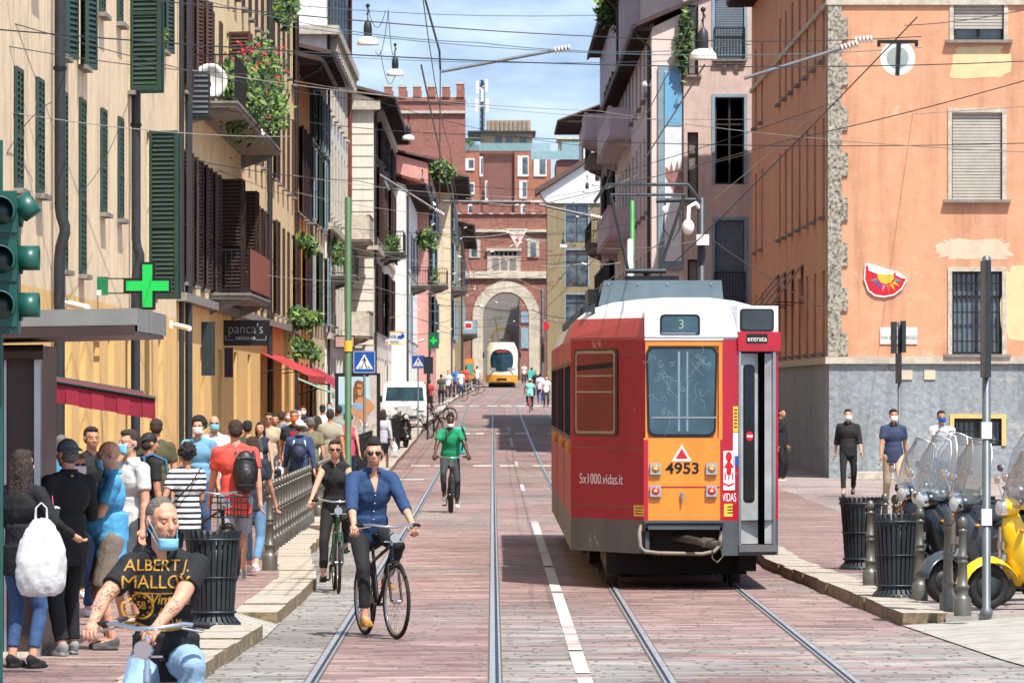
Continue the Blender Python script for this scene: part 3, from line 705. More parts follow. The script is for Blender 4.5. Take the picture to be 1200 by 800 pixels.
# russet screen round the street end of the lower balcony
# --- C .. H left
def autowin(Y0, Y1, pitch, floors, w, kinds, sm, seed=1, **kw):
    rr = random.Random(seed); out = []; n = max(1, int((Y1-Y0)/pitch)); st = (Y1-Y0)/n
    for z, h in floors:
        for i in range(n): out.append((Y0+st*(i+.5), z, w, h, rr.choice(kinds), sm if not isinstance(sm, (list, tuple)) else rr.choice(sm), dict(kw)))
    return out
YC1, YC2, YD, YE, YF = Y1B, 212.5, 234, 269, 318
hC1, *c1 = house('narrow_house', 'narrow orange house with brown shutters, between the sand house and the blue-shuttered one', 'house', -1, XL, YC1, YC2, 13.0, ORANGE2, win=autowin(YC1, YC2, 3.4, ((4.6, 2.7), (8.2, 2.9)), 1.5, ['shut', 'open'], BSHUT, 3) + autowin(YC1, YC2, 4.5, ((.4, 2.8),), 2.4, ['glass'], None, sill=None), eave=.9, roofm=TILED)
hC2, *c2 = house('narrow_house', 'narrow pale house with blue-grey and green shutters beside the ornate white facade', 'house', -1, XL-.05, YC2, YD, 14.2, CREAM, win=autowin(YC2, YD, 3.1, ((4.8, 2.6), (8.4, 2.6), (11.3, 2.0)), 1.5, ['shut', 'open'], [BLSHUT, GSHUT, BLSHUT], 4) + autowin(YC2, YD, 4.5, ((.5, 2.8),), 2.6, ['glass'], None, sill=None), eave=.8)
hD, *d_ = house('ornate_house', 'ornate white stone facade with balustraded balconies and a grey shuttered top floor', 'house', -1, XL, YD, YE, 20.5, WHITEW, win=autowin(YD, YE, 4.4, ((4.9, 2.8), (9.3, 3.0), (13.4, 2.2)), 1.6, ['glass'], None, 5, fm=FRAMED, trim=STONE, sill=STONE) + autowin(YD, YE, 4.4, ((17.0, 2.4),), 1.9, ['shut'], BLSHUT, 6) + autowin(YD, YE, 5, ((.6, 3.0),), 3.0, ['glass'], None, sill=None),
    cornice=[(16.2, .35, .5, STONE), (8.6, .25, .25, STONE), (4.3, .25, .2, STONE)], eave=1.1)
g = MB()
for i in range(14): g = MB(); yy = YD+1+i*2.5; g.box(XL, XL+.42, yy, yy+.35, 15.6, 16.19); g.build('cornice_bracket', STONE, hD, d_[0])
for z_ in (8.9, 4.7):
    b_ = balcony(hD, d_[0], d_[1], d_[3](264), z_, 8.5, 1.15, slab=STONE, solid=STONE, h=1.0)
balcony(hD, d_[0], d_[1], d_[3](243), 6.9, 7, 1.0)
g = MB(); g.tube([(XL+.1, YE-.4, 20), (XL+.1, YE-.4, 1)], .09, 8); g.build('drainpipe', COPPER, hD, d_[0])
hE, *e_ = house('gabled_house', 'cream house with dark brown shutters whose blank end wall juts past the ornate white facade', 'house', -1, -5.35, YE, YF, 15.4, WARMW, Xend=-14, win=autowin(YE, YF, 3.4, ((4.9, 3.1), (9.2, 3.3), (12.9, 1.8)), 1.7, ['shut', 'open'], [BSHUT, BSHUT, RSHUT], 7) + autowin(YE, YF, 5, ((.8, 3.0),), 3.0, ['glass'], None, sill=None), eave=.9, roofm=TILED, cornice=[(8.6, .2, .2, STONE), (14.9, .4, .3, STONE)])
balcony(hE, e_[0], e_[1], e_[3](290), 8.9, 9, 1.1)
g = MB()
for i in range(26): z_ = 1.3+i*.5; g.box(-6.6, -5.36, YE-.012, YE+.01, z_, z_+.04)
g.build('joint_lines', STONED, hE, e_[0])
hF, *f_ = house('plain_house', 'plain white-walled house with red tiled roof further down the left side', 'house', -1, -4.6, YF, 366, 13.2, WHITEW, win=autowin(YF+3, 366, 4, ((5, 2.6), (8.7, 2.4)), 1.7, ['shut', 'glass'], [BLSHUT, DGSHUT], 8) + autowin(YF+3, 366, 6, ((1.9, 2.6),), 3, ['glass'], None, sill=None), eave=1.0, roofm=TILE, roofh=2.2)
balcony(hF, f_[0], f_[1], f_[3](340), 8.2, 9, 1.0)
hF2, *f2_ = house('plain_house', 'taller pale house set back behind the red tiled roof on the left', 'house', -1, -6.0, YF+1, 372, 17.6, WHITEW, eave=.8, roofm=TILED, roofh=1.2)
hG, *g_ = house('pink_house', 'rose coloured house with a dark eave and planted balcony on the left before the gate', 'house', -1, -4.2+.25, 366, 420, 16.2, ROSE, Xend=-16, win=autowin(367, 419, 4, ((5.5, 2.8), (9.3, 2.8), (12.8, 2.2)), 1.8, ['shut', 'glass', 'open'], [BLSHUT, DGSHUT], 9) + autowin(367, 419, 6, ((2.4, 2.6),), 3, ['glass'], None, sill=None), eave=1.1)
balcony(hG, g_[0], g_[1], g_[3](380), 8.9, 12, 1.1)
hH, *h_ = house('stone_house', 'grey-beige house with long dark windows and iron balcony, left of the tram', 'house', -1, -2.95, 420, 470, 17.2, CREAM, Xend=-16, win=autowin(421, 469, 4, ((6, 2.8), (10, 2.8), (13.6, 2.2)), 1.9, ['glass', 'open'], [BLSHUT], 10) + autowin(421, 469, 6, ((3, 2.6),), 3, ['glass'], None, sill=None), eave=1.2)
balcony(hH, h_[0], h_[1], h_[3](440), 9.6, 14, 1.1)
hI, *i_ = house('stone_house', 'ochre house with pale shutters and projecting glazed balcony next to the brick gate', 'house', -1, -2.5, 470, 545, 15.2, OLIVE, Xend=-16, win=autowin(471, 544, 4.5, ((7, 2.8), (11, 2.8)), 2, ['shut'], [BLSHUT], 11) + autowin(471, 544, 6, ((3.6, 2.6),), 3, ['glass'], None, sill=None), eave=1.0)
balcony(hI, i_[0], i_[1], i_[3](500), 6.9, 30, 1.2, solid=BLSHUT)

# --- right side
XO, YO = 8.06, 143.0
def fpx(px, Y=YO): return SX(px, Y)
winO = []
yo1 = ypx(881, XO)
px_w = (965, 955, 946, 937, 928.5, 921, 914, 893, 886)
TR = {'fm': FRAMED}
for px in px_w:
    Y = ypx(px, XO)
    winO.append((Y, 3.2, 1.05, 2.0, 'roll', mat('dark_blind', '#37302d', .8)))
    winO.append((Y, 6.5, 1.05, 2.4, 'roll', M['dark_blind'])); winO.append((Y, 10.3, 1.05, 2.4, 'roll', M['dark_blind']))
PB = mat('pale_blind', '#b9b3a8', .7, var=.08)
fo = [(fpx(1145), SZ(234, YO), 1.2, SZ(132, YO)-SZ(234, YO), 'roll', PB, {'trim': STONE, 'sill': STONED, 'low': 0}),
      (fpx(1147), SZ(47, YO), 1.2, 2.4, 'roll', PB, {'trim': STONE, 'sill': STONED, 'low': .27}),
      (fpx(1145), SZ(415, YO), 1.2, SZ(318, YO)-SZ(415, YO), 'glass', None, {'trim': STONE, 'sill': STONED, 'bars': True}),
      (fpx(1146), SZ(522, YO), 1.14, SZ(490, YO)-SZ(522, YO), 'glass', None, {'trim': OCHRE, 'sill': None, 'bars': True})]
for k in range(1, 5):
    for a in fo[:3]: fo.append((a[0]+k*4.2, *a[1:]))
hO, oO, frO, ffO, UO = house('orange_corner_house', 'large orange stuccoed corner house with rubble quoins and grey rendered base on the right', 'house', 1, XO, YO, yo1, 14.2, ORANGE, Xend=30, base=GREYR, basez=2.95, win=winO, fwin=fo, cornice=[(2.92, .17, .09, STONE), (11.5, .12, .07, ORANGE)], eave=.8, roofh=.5, gutter=False)
g = MB(); rq = random.Random(4)    # quoins at the corner
g.box(XO-.03, XO+.30, YO-.05, YO-.001, 3.1, 14.1); z_ = 3.1
while z_ < 13.5: g.box(XO+.30, XO+.45, YO-.05, YO-.001, z_, z_+.55); z_ += 1.08
g.box(XO-.03, XO-.002, YO-.001, YO+.8, 3.1, 14.1)
g.build('quoins', RUBBLE, hO, oO)
g = MB()    # patched plaster
def blot(cx, cz, w_, h_, m, n=26, seed=1):
    rr = random.Random(seed); pts = []
    for i in range(n):
        a = 2*math.pi*i/n; k = rr.uniform(.82, 1.12); c_, s_ = math.cos(a), math.sin(a)
        ex = abs(c_)**.5*(1 if c_ > 0 else -1); ez = abs(s_)**.5*(1 if s_ > 0 else -1)
        pts.append((cx+ex*w_/2*k, YO-.004, cz+ez*h_/2*k))
    pts.reverse(); g.poly(pts, m)
for a_ in ((fpx(1148), SZ(74, YO), 1.38, .82, 0, 26, 2), (fpx(1142), SZ(292, YO), 1.75, .5, 1, 60, 3), (fpx(1192), SZ(355, YO), .75, 1.7, 0, 30, 4)):
    g = MB(); blot(*a_); g.build('plaster_patch', [mat('yellow_plaster_patch', '#e0c99c', .9, var=.08), mat('pale_plaster_patch', '#e4c0a6', .9, var=.08)], hO, oO)
g = MB()    # cellar-level openings and a low stone step
g.box(XO+.5, XO+2.6, YO-1.4, YO-.06, GZ(YO)+PZ, GZ(YO)+PZ+.16)
g.build('stone_step', STONE, hO, oO)

hR2, *r2 = house('brown_house', 'mauve-brown apartment block with wide dark windows between the orange house and the pink one', 'house', 1, 6.02, 188, 243, 22, BROWNW, Xend=20,
    fwin=[(SX(855, 188), SZ(y1, 188), .92, SZ(y0, 188)-SZ(y1, 188), k, sm, {'trim': BLSHUT, 'sill': None, 'fm': FRAMED}) for y0, y1, k, sm in ((258, 356, 'roll', mat('bluish_blind', '#6d7c88', .7)), (114, 216, 'glass', None), (-20, 70, 'roll', mat('bluish_blind', '#6d7c88', .7)))] + [(SX(812, 188), z_, .34, 2.2, 'glass', None, {'mull': 1}) for z_ in (4.2, 8.2, 12.2)], eave=.3, roofm=None)
for yb in (356, 70): 
    balcony(hR2, r2[0], r2[2], SX(855, 188)-6.02, SZ(yb, 188), .98, .12, slab=STONED, h=1.0, step=.09)
hR3, *r3 = house('pink_house', 'pale pink house with a sloping roofline and tall advertising banner on its end wall', 'house', 1, 5.02, 188.2, 244, 13.7, PINKW, Xend=12, win=autowin(189, 243, 5, ((4.2, 2.6), (8, 2.6), (11.8, 2.4)), 2.2, ['glass'], None, 13, fm=RSHUT), roofm=TILED, roofh=2.0, eave=.5)
for z_ in (7.9, 11.5, 4.1): balcony(hR3, r3[0], r3[1], r3[3](228), z_, 24, .8, solid=MAUVE, slab=MAUVE)
g = MB(); xb0, xb1 = SX(779, 188), SX(799.6, 188); zt_, zb_ = SZ(84, 188), SZ(306, 188)
g.box(xb0-.2, xb1, 188.1, 188.198, zb_-.25, zt_+.2, 0); g.box(xb0, xb1-.02, 188.06, 188.099, zb_, zt_, 1); g.box(xb0+.001, xb1-.021, 188.04, 188.059, zt_-1.7, zt_-.01, 2)
rr = random.Random(9)
pts = [(xb0+.02, 188.05, zt_-3.3)] + [(xb0+.02+(xb1-xb0-.04)*i/8, 188.05, zt_-3.1+rr.uniform(-.1, .35)) for i in range(9)] + [(xb1-.02, 188.05, zt_-3.9), (xb0+.3, 188.05, zt_-3.8)]
g.poly(pts[::-1], 3)
ban = g.build('banner', [BLSHUT, mat('banner_white', '#dfe6ea', .6, var=.05), mat('banner_blue', '#6fb0d8', .6, var=.05), mat('banner_picture', '#b98a80', .6, var=.3, vs=3)])
tag(ban, 'tall blue and white advertising banner hung on the pale pink end wall', 'banner')
hR4, *r4 = house('old_house', 'old mauve house with stacked balconies, seen past the pink house on the right', 'house', 1, 5.2, 244, 289, 18.4, MAUVE, Xend=14, win=autowin(245, 288, 6, ((5, 2.8), (9, 2.8), (13, 2.4)), 2.2, ['glass', 'open'], [RSHUT, DGSHUT], 14), eave=.5, roofm=TILED)
for z_ in (8.9, 12.9): balcony(hR4, r4[0], r4[1], r4[3](276), z_, 18, .8)
balcony(hR4, r4[0], r4[1], r4[3](262), 13.2, 9, 1.2, solid=MAUVE, slab=MAUVE)
YG = 540
hR5, *r5 = house('gable_house', 'ochre house with white gable top and dark windows, right of the brick gate', 'house', 1, 4.95, YG, 548, SZ(238, YG), OLIVE, Xend=13.5,
    fwin=[(SX(676, YG), SZ(yb, YG), 2.0, SZ(yt, YG)-SZ(yb, YG), 'glass', None, {'trim': BLSHUT, 'sill': None}) for yt, yb in ((240, 284), (293, 336), (345, 376))], roofm=None, eave=.4)
g = MB(); ze = SZ(238, YG)
g.prism([(4.3, YG-.2, SZ(226, YG)), (4.95, YG-.2, ze), (13.5, YG-.2, ze), (13.5, YG-.2, SZ(150, YG))], (0, 8, 0), 0)
g.prism([(3.9, YG-.7, SZ(228, YG)), (13.7, YG-.7, SZ(148, YG)), (13.7, YG-.7, SZ(143, YG)), (3.9, YG-.7, SZ(221, YG))], (0, 9, 0), 1)
g.build('gable', [mat('white_gable', '#e4e4e2', .85, var=.05), TILED], hR5, r5[0])
hR6, *r6 = house('far_house', 'white rendered house with a brown eave peeping above the ochre gable roof', 'house', 1, 8.7, 570, 600, SZ(142, 570), WHITEW, Xend=18, eave=2.4, roofm=TILED, roofh=3)
hR7, *r7 = house('far_house', 'glazed penthouse over a red brick block right of the battlements', 'house', 1, SX(652, 640), 640, 660, SZ(188, 640), BRICKD, Xend=14, eave=.1, roofm=None,
    fwin=[])
g = MB(); z0 = SZ(187, 640); x0 = SX(655, 640); g.box(x0, x0+3.6, 641, 650, z0, SZ(163, 640), 0); g.box(x0+.3, x0+3.3, 640.6, 640.98, z0+.2, z0+1.9, 1); g.box(x0-3, x0+6, 639.6, 639.66, z0, z0+.9, 1); g.box(x0-.2, x0+4, 640.5, 651, SZ(163, 640), SZ(161, 640), 0)
g.build('penthouse', [CREAM, mat('pale_glazing', '#8fb0b4', .15, var=.1)], hR7, r7[0])

# --- gate, tower, red block, mast
YT = 560
t = thing('city_gate', 'battlemented brick gateway with a wide pale stone arch across the far end of the street', 'gate', (SX(593, YT), YT, GZ(YT)))
o = tuple(t.location); gx0, gx1 = SX(541, YT), SX(640, YT); zt = SZ(251, YT); xc = SX(593, YT)
g = MB()
ri = 2.15; zsp = SZ(372, YT)
zc = zsp; N_ = 20
def archpts(r, rz): return [(xc + r*math.cos(math.pi*(1-i/N_)), zc + rz*math.sin(math.pi*i/N_)) for i in range(N_+1)]
inn = archpts(ri, SZ(342, YT)-zc)
def wallarch(y, d):
    top = zt
    for (xa, za), (xb, zb) in zip(inn, inn[1:]):
        g.prism([(xa, y, za), (xb, y, zb), (xb, y, top), (xa, y, top)], (0, d, 0), 0)
    g.prism([(gx0-9, y, GZ(YT)-1), (xc-ri, y, GZ(YT)-1), (xc-ri, y, top), (gx0-9, y, top)], (0, d, 0), 0)
    g.prism([(xc+ri, y, GZ(YT)-1), (gx1+9, y, GZ(YT)-1), (gx1+9, y, top), (xc+ri, y, top)], (0, d, 0), 0)
wallarch(YT, 7)
g.build('wall', BRICK, t, o)
g = MB(); out = archpts(ri+1.0, SZ(342, YT)-zc+1.0)
for (xa, za), (xb, zb), (xc2, zc2), (xd, zd) in zip(inn, inn[1:], out[1:], out):
    g.prism([(xa, YT-.25, za), (xb, YT-.25, zb), (xc2, YT-.25, zc2), (xd, YT-.25, zd)], (0, .24, 0))
g.box(xc-ri-1.0, xc-ri, YT-.25, YT-.01, GZ(YT), zsp); g.box(xc+ri, xc+ri+1.0, YT-.25, YT-.01, GZ(YT), zsp)
g.box(gx0, gx1+2, YT-.3, YT-.005, SZ(326, YT), SZ(318, YT))
g.box(gx0-2, gx1+4, YT-.3, YT-.005, SZ(272, YT), SZ(269, YT))
g.build('stone_arch', mat('gate_stone', '#d8cdb8', .85, var=.14, vs=1.5, streak=.25), t, o)
g = MB(); n_ = 8; wv = (gx1-gx0)/n_
for i in range(-5, n_+4):
    x_ = gx0+wv*i; g.box(x_, x_+wv*.6, YT-.2, YT+2.6, zt, zt+1.05, 0); g.box(x_-.08, x_+wv*.6+.08, YT-.28, YT+2.7, zt+1.05, zt+1.3, 1); g.box(x_+wv*.6, x_+wv, YT-.2, YT+2.6, zt+.0, zt+.12, 1)
g.build('battlements', [BRICK, STONE], t, o)
for px in (556, 625):
    g = MB(); x_ = SX(px, YT); g.box(x_-.55, x_+.55, YT-.12, YT-.01, SZ(302, YT), SZ(281, YT), 0); g.box(x_-.25, x_+.25, YT-.16, YT-.121, SZ(300, YT), SZ(284, YT), 1)
    g.build('window', [STONE, GLASS], t, o)
g = MB(); xa, xb = SX(571, YT), SX(610, YT); g.box(xa, xb, YT-.15, YT-.01, SZ(318, YT), SZ(292, YT), 0)
g.box(xa-.1, xb+.1, YT-.4, YT-.151, SZ(294, YT), SZ(291, YT), 0)
for i in range(6):
    x_ = xa+.35+i*(xb-xa-.6)/6; g.box(x_, x_+.28, YT-.2, YT-.151, SZ(299, YT), SZ(295, YT), 1)
for i in range(3):
    x_ = xa+.5+i*(xb-xa-.7)/3; g.box(x_, x_+.6, YT-.19, YT-.151, SZ(316, YT), SZ(302, YT), 2)
g.build('relief', [STONE, DARK, STONED], t, o)

def simple_block(name, label, cat, x0, x1, y0, y1, zt_, m, parts=None):
    zb = GZ(y0)-1; o = ((x0+x1)/2, y0, GZ(y0)); t = thing(name, label, cat, o); g = MB(); g.box(x0, x1, y0, y1, zb, zt_); g.build('wall', m, t, o); return t, o
YW = 600
tt, to = simple_block('brick_tower', 'tall battlemented brick tower rising on the left behind the gate', 'tower', SX(450, YW), SX(545, YW), YW, YW+9, SZ(114, YW), BRICK)
g = MB(); x0, x1 = SX(450, YW), SX(545, YW); n_ = 6; wv = (x1-x0)/(n_-.4)
for i in range(n_):
    x_ = x0+wv*i; hh = 1.0 if i < n_-1 else 1.3
    for yy in (YW-.15, YW+8.2): g = MB(); g.box(x_, x_+wv*.55, yy, yy+.9, SZ(114, YW), SZ(114, YW)+hh, 0); g.box(x_-.06, x_+wv*.55+.06, yy-.06, yy+.96, SZ(114, YW)+hh, SZ(114, YW)+hh+.2, 1); g.build('merlon', [BRICK, STONE], tt, to)
g = MB(); g.box(x0-.25, x1+.25, YW-.3, YW-.01, SZ(133, YW), SZ(130, YW), 1); g.box(x0-.15, x1+.15, YW-.2, YW-.01, SZ(119, YW), SZ(117.5, YW), 0)
g.build('string_course', [BRICK, STONE], tt, to)
YR = 700
rt, ro_ = simple_block('apartment_block', 'dark red and orange brick apartment block with penthouse standing behind the battlements', 'building', SX(545, YR), SX(645, YR), YR, YR+15, SZ(177, YR), BRICKD)
g = MB(); g.box(SX(544, YR), SX(562, YR), YR-.6, YR-.01, 4, SZ(170, YR), 0); g.box(SX(603, YR), SX(645.5, YR), YR-.6, YR-.01, 4, SZ(178, YR), 0); g.build('brick_bay', BRICKO, rt, ro_)
for px, y0, y1, wpx in ((550, 186, 200, 12), (550, 214, 228, 12), (550, 240, 252, 10), (613, 183, 207, 13), (633, 183, 207, 15), (613, 212, 233, 9), (613, 240, 252, 9), (564, 184, 207, 4), (570, 212, 235, 3)):
    g = MB(); x_ = SX(px, YR); hw = wpx*.05; g.box(x_-hw, x_+hw, YR-.75, YR-.61, SZ(y1, YR), SZ(y0, YR), 0); g.box(x_-hw*.1, x_+hw*.85, YR-.8, YR-.751, SZ(y1, YR)+.3, SZ(y0, YR)-.15, 1)
    g.build('window', [WHITEW, GLASS], rt, ro_)
g = MB(); g.box(SX(563, YR), SX(624, YR), YR+1, YR+12, SZ(177, YR), SZ(156, YR), 0); g.box(SX(548, YR), SX(628, YR), YR-.5, YR+13, SZ(156, YR), SZ(153.5, YR), 1)
g.box(SX(570, YR), SX(622, YR), YR+2, YR+11, SZ(153.5, YR), SZ(140, YR), 2)
for i in range(10): x_ = SX(570+i*5.2, YR); g.box(x_, x_+.22, YR+1.85, YR+2, SZ(153, YR), SZ(141, YR), 3)
for px in (584, 597, 613): x_ = SX(px, YR); g.box(x_-.35, x_+.35, YR+.9, YR+.999, SZ(173, YR), SZ(160, YR), 4)
g.box(SX(545, YR), SX(645, YR), YR-.7, YR-.6, SZ(177, YR), SZ(168, YR), 5)
g.build('penthouse', [CREAM, ZINC, mat('ribbed_concrete', '#b49a7a', .9, var=.15, vs=1), STONED, GLASS, mat('terrace_glass', '#9cc0c4', .2, var=.1, alpha=.5)], rt, ro_)
g = MB(); g.box(SX(544, YR), SX(563, YR), YR-.4, YR+2, SZ(165, YR), SZ(162, YR)); foliage(g, (SX(553, YR), YR, SZ(166, YR)), (1.0, .8, .35), 300, .12)
tag(g.build('roof_planting', [LEAF3, LEAF1, LEAF2]), 'green roof-terrace planting above the orange brick bay beside the tower', 'plant')
t = thing('antenna_mast', 'grey telecom mast with panel antennas standing above the apartment block', 'antenna', (SX(565, YR), YR+4, SZ(156, YR))); g = MB()
zb = 0; zh = SZ(92, YR) - SZ(156, YR)
g.tube([(0, 0, 0), (0, 0, zh)], .16, 8); 
for i in range(9): g.tube([(-.25, 0, i*zh/9), (.25, 0, (i+.5)*zh/9), (-.25, 0, (i+1)*zh/9)], .035, 5)
for x_ in (-.25, .25): g.tube([(x_, 0, 0), (x_, 0, zh*.95)], .05, 6)
g.build('lattice', GUN, t)
for (x_, z0) in ((-.65, .42), (.6, .42), (-.55, .75), (.5, .78), (0, .6)):
    g = MB(); g.box(x_-.16, x_+.16, -.4, -.2, zh*z0, zh*z0+1.5); g.box(min(x_, 0), max(x_, 0), -.2, 0, zh*z0+.6, zh*z0+.7); g.build('panel_antenna', WHITE, t)
# brick hall and church seen through the arch
ct, co = simple_block('brick_hall', 'red brick building with pale windows, glimpsed at the right of the gate arch', 'building', SX(609, 640), SX(640, 640), 640, 655, SZ(330, 640), BRICK)
ct2, co2 = simple_block('stone_church_front', 'grey stone front with an arched doorway, seen through the gate arch above the tram', 'building', SX(540, 660), SX(612, 660), 660, 670, SZ(345, 660), STONED)
g = MB(); x_ = SX(588, 640); zb = GZ(640)
x_ = SX(588, 660); g.prism([(x_-1.3, 659.8, zb)] + [(x_-1.3*math.cos(a), 659.8, SZ(395, 640)+1.3*math.sin(a)) for a in [math.pi*i/10 for i in range(11)]] + [(x_+1.3, 659.8, zb)], (0, .15, 0), 0)
g.prism([(x_-.9, 659.7, zb)] + [(x_-.9*math.cos(a), 659.7, SZ(395, 640)+.9*math.sin(a)) for a in [math.pi*i/10 for i in range(11)]] + [(x_+.9, 659.7, zb)], (0, .09, 0), 1)
g.build('doorway', [mat('brown_stone', '#8a7050', .9), STONED], ct2, co2)
for y0, y1 in ((365, 378), (384, 408)):
    g = MB(); x_ = SX(616, 640); g.box(x_-.5, x_+.5, 639.85, 639.99, SZ(y1, 640), SZ(y0, 640)); g.build('window', BLSHUT, ct, co)
# ---------------------------------------------------------------- trams
TRED = mat('tram_red', '#b3122a', .3, coat=.4, var=.10, vs=.9, streak=.22)
TRED_SHADE = mat('tram_red_shaded', '#a00634', .45, coat=.0, spec=.25, var=.10, vs=.9, streak=.15)  # same tram red, with the shade of the left side put into the colour
TORG = mat('tram_orange', '#ee8f30', .38, coat=.3, var=.08, vs=1.1, streak=.24)
TWHT = mat('tram_white', '#dfe4e6', .35, coat=.3, var=.06, vs=2, streak=.18)
TGRY = mat('tram_skirt_grey', '#50565b', .5, var=.12, vs=2, streak=.25)
TROOF = mat('tram_roof_grey', '#5f7078', .55, var=.1, vs=2, streak=.2)
TGLS = mat('tram_glass', '#3a5a68', .05, var=.35, vs=1.3, spec=1, kind='obj')
TDGL = mat('tram_dark_glass', '#2a1a1e', .05, var=.3, vs=1.3, spec=1)
YEL = mat('sticker_yellow', '#e8b83c', .5, var=.05)
REDP = mat('sign_red', '#c81e2a', .4, var=.03)
BLUEP = mat('sign_blue', '#1450a4', .4, var=.03)
UNDER = mat('underframe', '#231c18', .85, var=.25, vs=6)
tr = thing('articulated_tram', 'red and orange articulated tram seen from its rear, number 4953, on the right-hand track', 'tram', (2.10, 68.3, 0))
def plan(h, y1, ins=0.0):
    k = ins
    return [(-.35+k*.3, 0+k), (.53-k*.3, 0+k), (1.18-k, .26+k*.6), (1.18-k, y1-k*.4), (-1.18+k, y1-k*.4), (-1.18+k, 1.75+k*.5)]
ML = 8.0
def ringloft(g, prof, pl, mi):
    for (z0, k0, m0), (z1, k1, m1) in zip(prof, prof[1:]):
        a, b = pl(k0), pl(k1); n = len(a)
        for i in range(n):
            mm = m1(i) if callable(m1) else m1
            if mm is None: continue
            g.quad((*a[i], z0), (*a[(i+1) % n], z0), (*b[(i+1) % n], z1), (*b[i], z1), mm)
# rear module body: faces by plan edge 0 rear, 1 right chamfer(door), 2 right side, 3 front, 4 left side, 5 left chamfer
def fz(y, s=102.5): return H - (y-VY)/s
P0 = plan(0, ML)
g = MB()
def edge(i):
    a, b = Vector((*P0[i], 0)), Vector((*P0[(i+1) % 6], 0)); U_ = (b-a).normalized(); N_ = Vector((U_.y, -U_.x, 0)); return a, U_, N_, (b-a).length
zb0, zt0 = .80, 2.87
a, U_, N_, L_ = edge(0)   # rear orange
rw = [(.02, L_-.03, fz(514), fz(405))]
g.wall(a, U_, N_, L_, zb0, zt0, [(.03, L_-.04, fz(513), fz(405))], depth=.05, mi=2)
a5, U5, N5, L5 = edge(5)  # left chamfer with window
s5 = L5/87.0
u5 = lambda px: (px-668)*s5
g.wall(a5, U5, N5, L5, zb0, zt0, [(u5(673.5), u5(722), fz(509, 101.3), fz(410, 101.3))], depth=.05, mi=1)
a1, U1, N1, L1 = edge(1)  # right chamfer with door
u1 = lambda px: (px-845)*L1/61.0
g.wall(a1, U1, N1, L1, zb0, zt0+.02, [(u1(863), u1(903), zb0, fz(412))], depth=.30, mi=0, rmi=3); g.wall(a1, U1, N1, L1, .40, zb0, [(u1(863), u1(903), .46, zb0)], depth=.30, mi=3, rmi=3)
for i in (2, 4):
    a, U_, N_, L_ = edge(i); g.wall(a, U_, N_, L_, zb0, zt0, [(.35+j*1.9, .35+j*1.9+1.6, 1.72, 2.6) for j in range(3)], depth=.04, mi=1 if i == 4 else 0)
a, U_, N_, L_ = edge(3); g.wall(a, U_, N_, L_, .5, zt0, mi=3)
g.build('body_shell', [TRED, TRED_SHADE, TORG, TGRY], tr)
# roof
g = MB()
mk = lambda c: c
ringloft(g, [(zt0, 0, 0), (zt0+.03, -.02, lambda i: 2 if i in (5, 4) else 0), (3.12, .07, lambda i: 2 if i in (4, 5) else 0), (3.24, .22, 0), (3.32, .5, 0), (3.36, .8, 0)], lambda k: plan(0, ML, k), 0)
pl = plan(0, ML, .8); g.poly([(*p, 3.36) for p in pl])
g.build('roof', [TWHT, TRED, mat('tram_roof_red', '#a83a3e', .4, var=.1)], tr)
# skirt
g = MB()
for i in (0, 2, 4, 5):
    a, U_, N_, L_ = edge(i)
    if i == 0: 
        g.wall(a, U_, N_, L_, .44, zb0, [(.0, L_, .44, .72)], depth=.02)
    elif i == 5: g.wall(a, U_, N_, L_, .42, zb0, [(L_-.12, L_, .42, .68)], depth=.05)
    else: g.wall(a, U_, N_, L_, .42, zb0)
a, U_, N_, L_ = edge(0)
g.box(-.32, .50, -.05, .02, .70, .755); g.box(-.36, .55, -.07, .02, .775, .805)
g.build('skirt', TGRY, tr)
# underframe: dark boxes and wheels
g = MB(); g.box(-1.0, 1.0, 1.9, ML-.3, .40, .79); g.box(-.34, .8, .3, 1.9, .45, .79); g.box(-.78, .85, 1.0, 3.1, .16, .40); g.box(-.6, -.3, 1.3, 1.6, .12, .45, 0); g.box(.75, .95, .75, 1.1, .2, .45)
g.box(-.9, .9, 5.5, 7.7, .16, .42)
g.build('underframe', UNDER, tr)
for y in (1.35, 2.9, 5.9, 7.3):
    for sx in (-1, 1):
        g = MB(); g.lathe([(.06, -.08), (.34, -.07), (.34, -.03), (.31, -.02), (.30, .06), (.12, .065), (.06, .09)], seg=20, axis='x'); wv = g.build('wheel', STEEL if False else mat('wheel_steel', '#5d5248', .5, metal=.5, var=.25, vs=9), tr)
        wv.location = (sx*.72, y, .345); wv.rotation_euler = (0, 0, 0 if sx > 0 else math.pi)
# coupler and bent bumper tube
g = MB(); TAN = mat('tan_paint', '#8c7f70', .6, var=.15, vs=8)
g.tube([(-.40, .05, .74), (-.42, -.02, .66), (-.41, -.03, .50), (-.36, -.04, .45), (-.2, -.04, .43), (.30, -.04, .42), (.44, -.03, .45), (.50, -.01, .52), (.52, .03, .68)], .023, 10)
g.build('bumper_tube', TAN, tr)
g = MB(); g.tube([(-.05, .5, .60), (.05, .1, .60), (.30, -.28, .56)], [.05, .05, .04], 10); g.tube([(.30, -.28, .56), (.42, -.34, .55)], .06, 10); g.lathe([(.075, -.03), (.085, 0), (.075, .03)], (.42, -.36, .55), 14)
g.tube([(.40, -.36, .5), (.40, -.38, .38), (.46, -.38, .33), (.52, -.37, .4), (.50, -.36, .5)], .010, 6)
g.build('coupler', mat('greasy_steel', '#6e6a60', .4, metal=.6, var=.25, vs=14), tr)
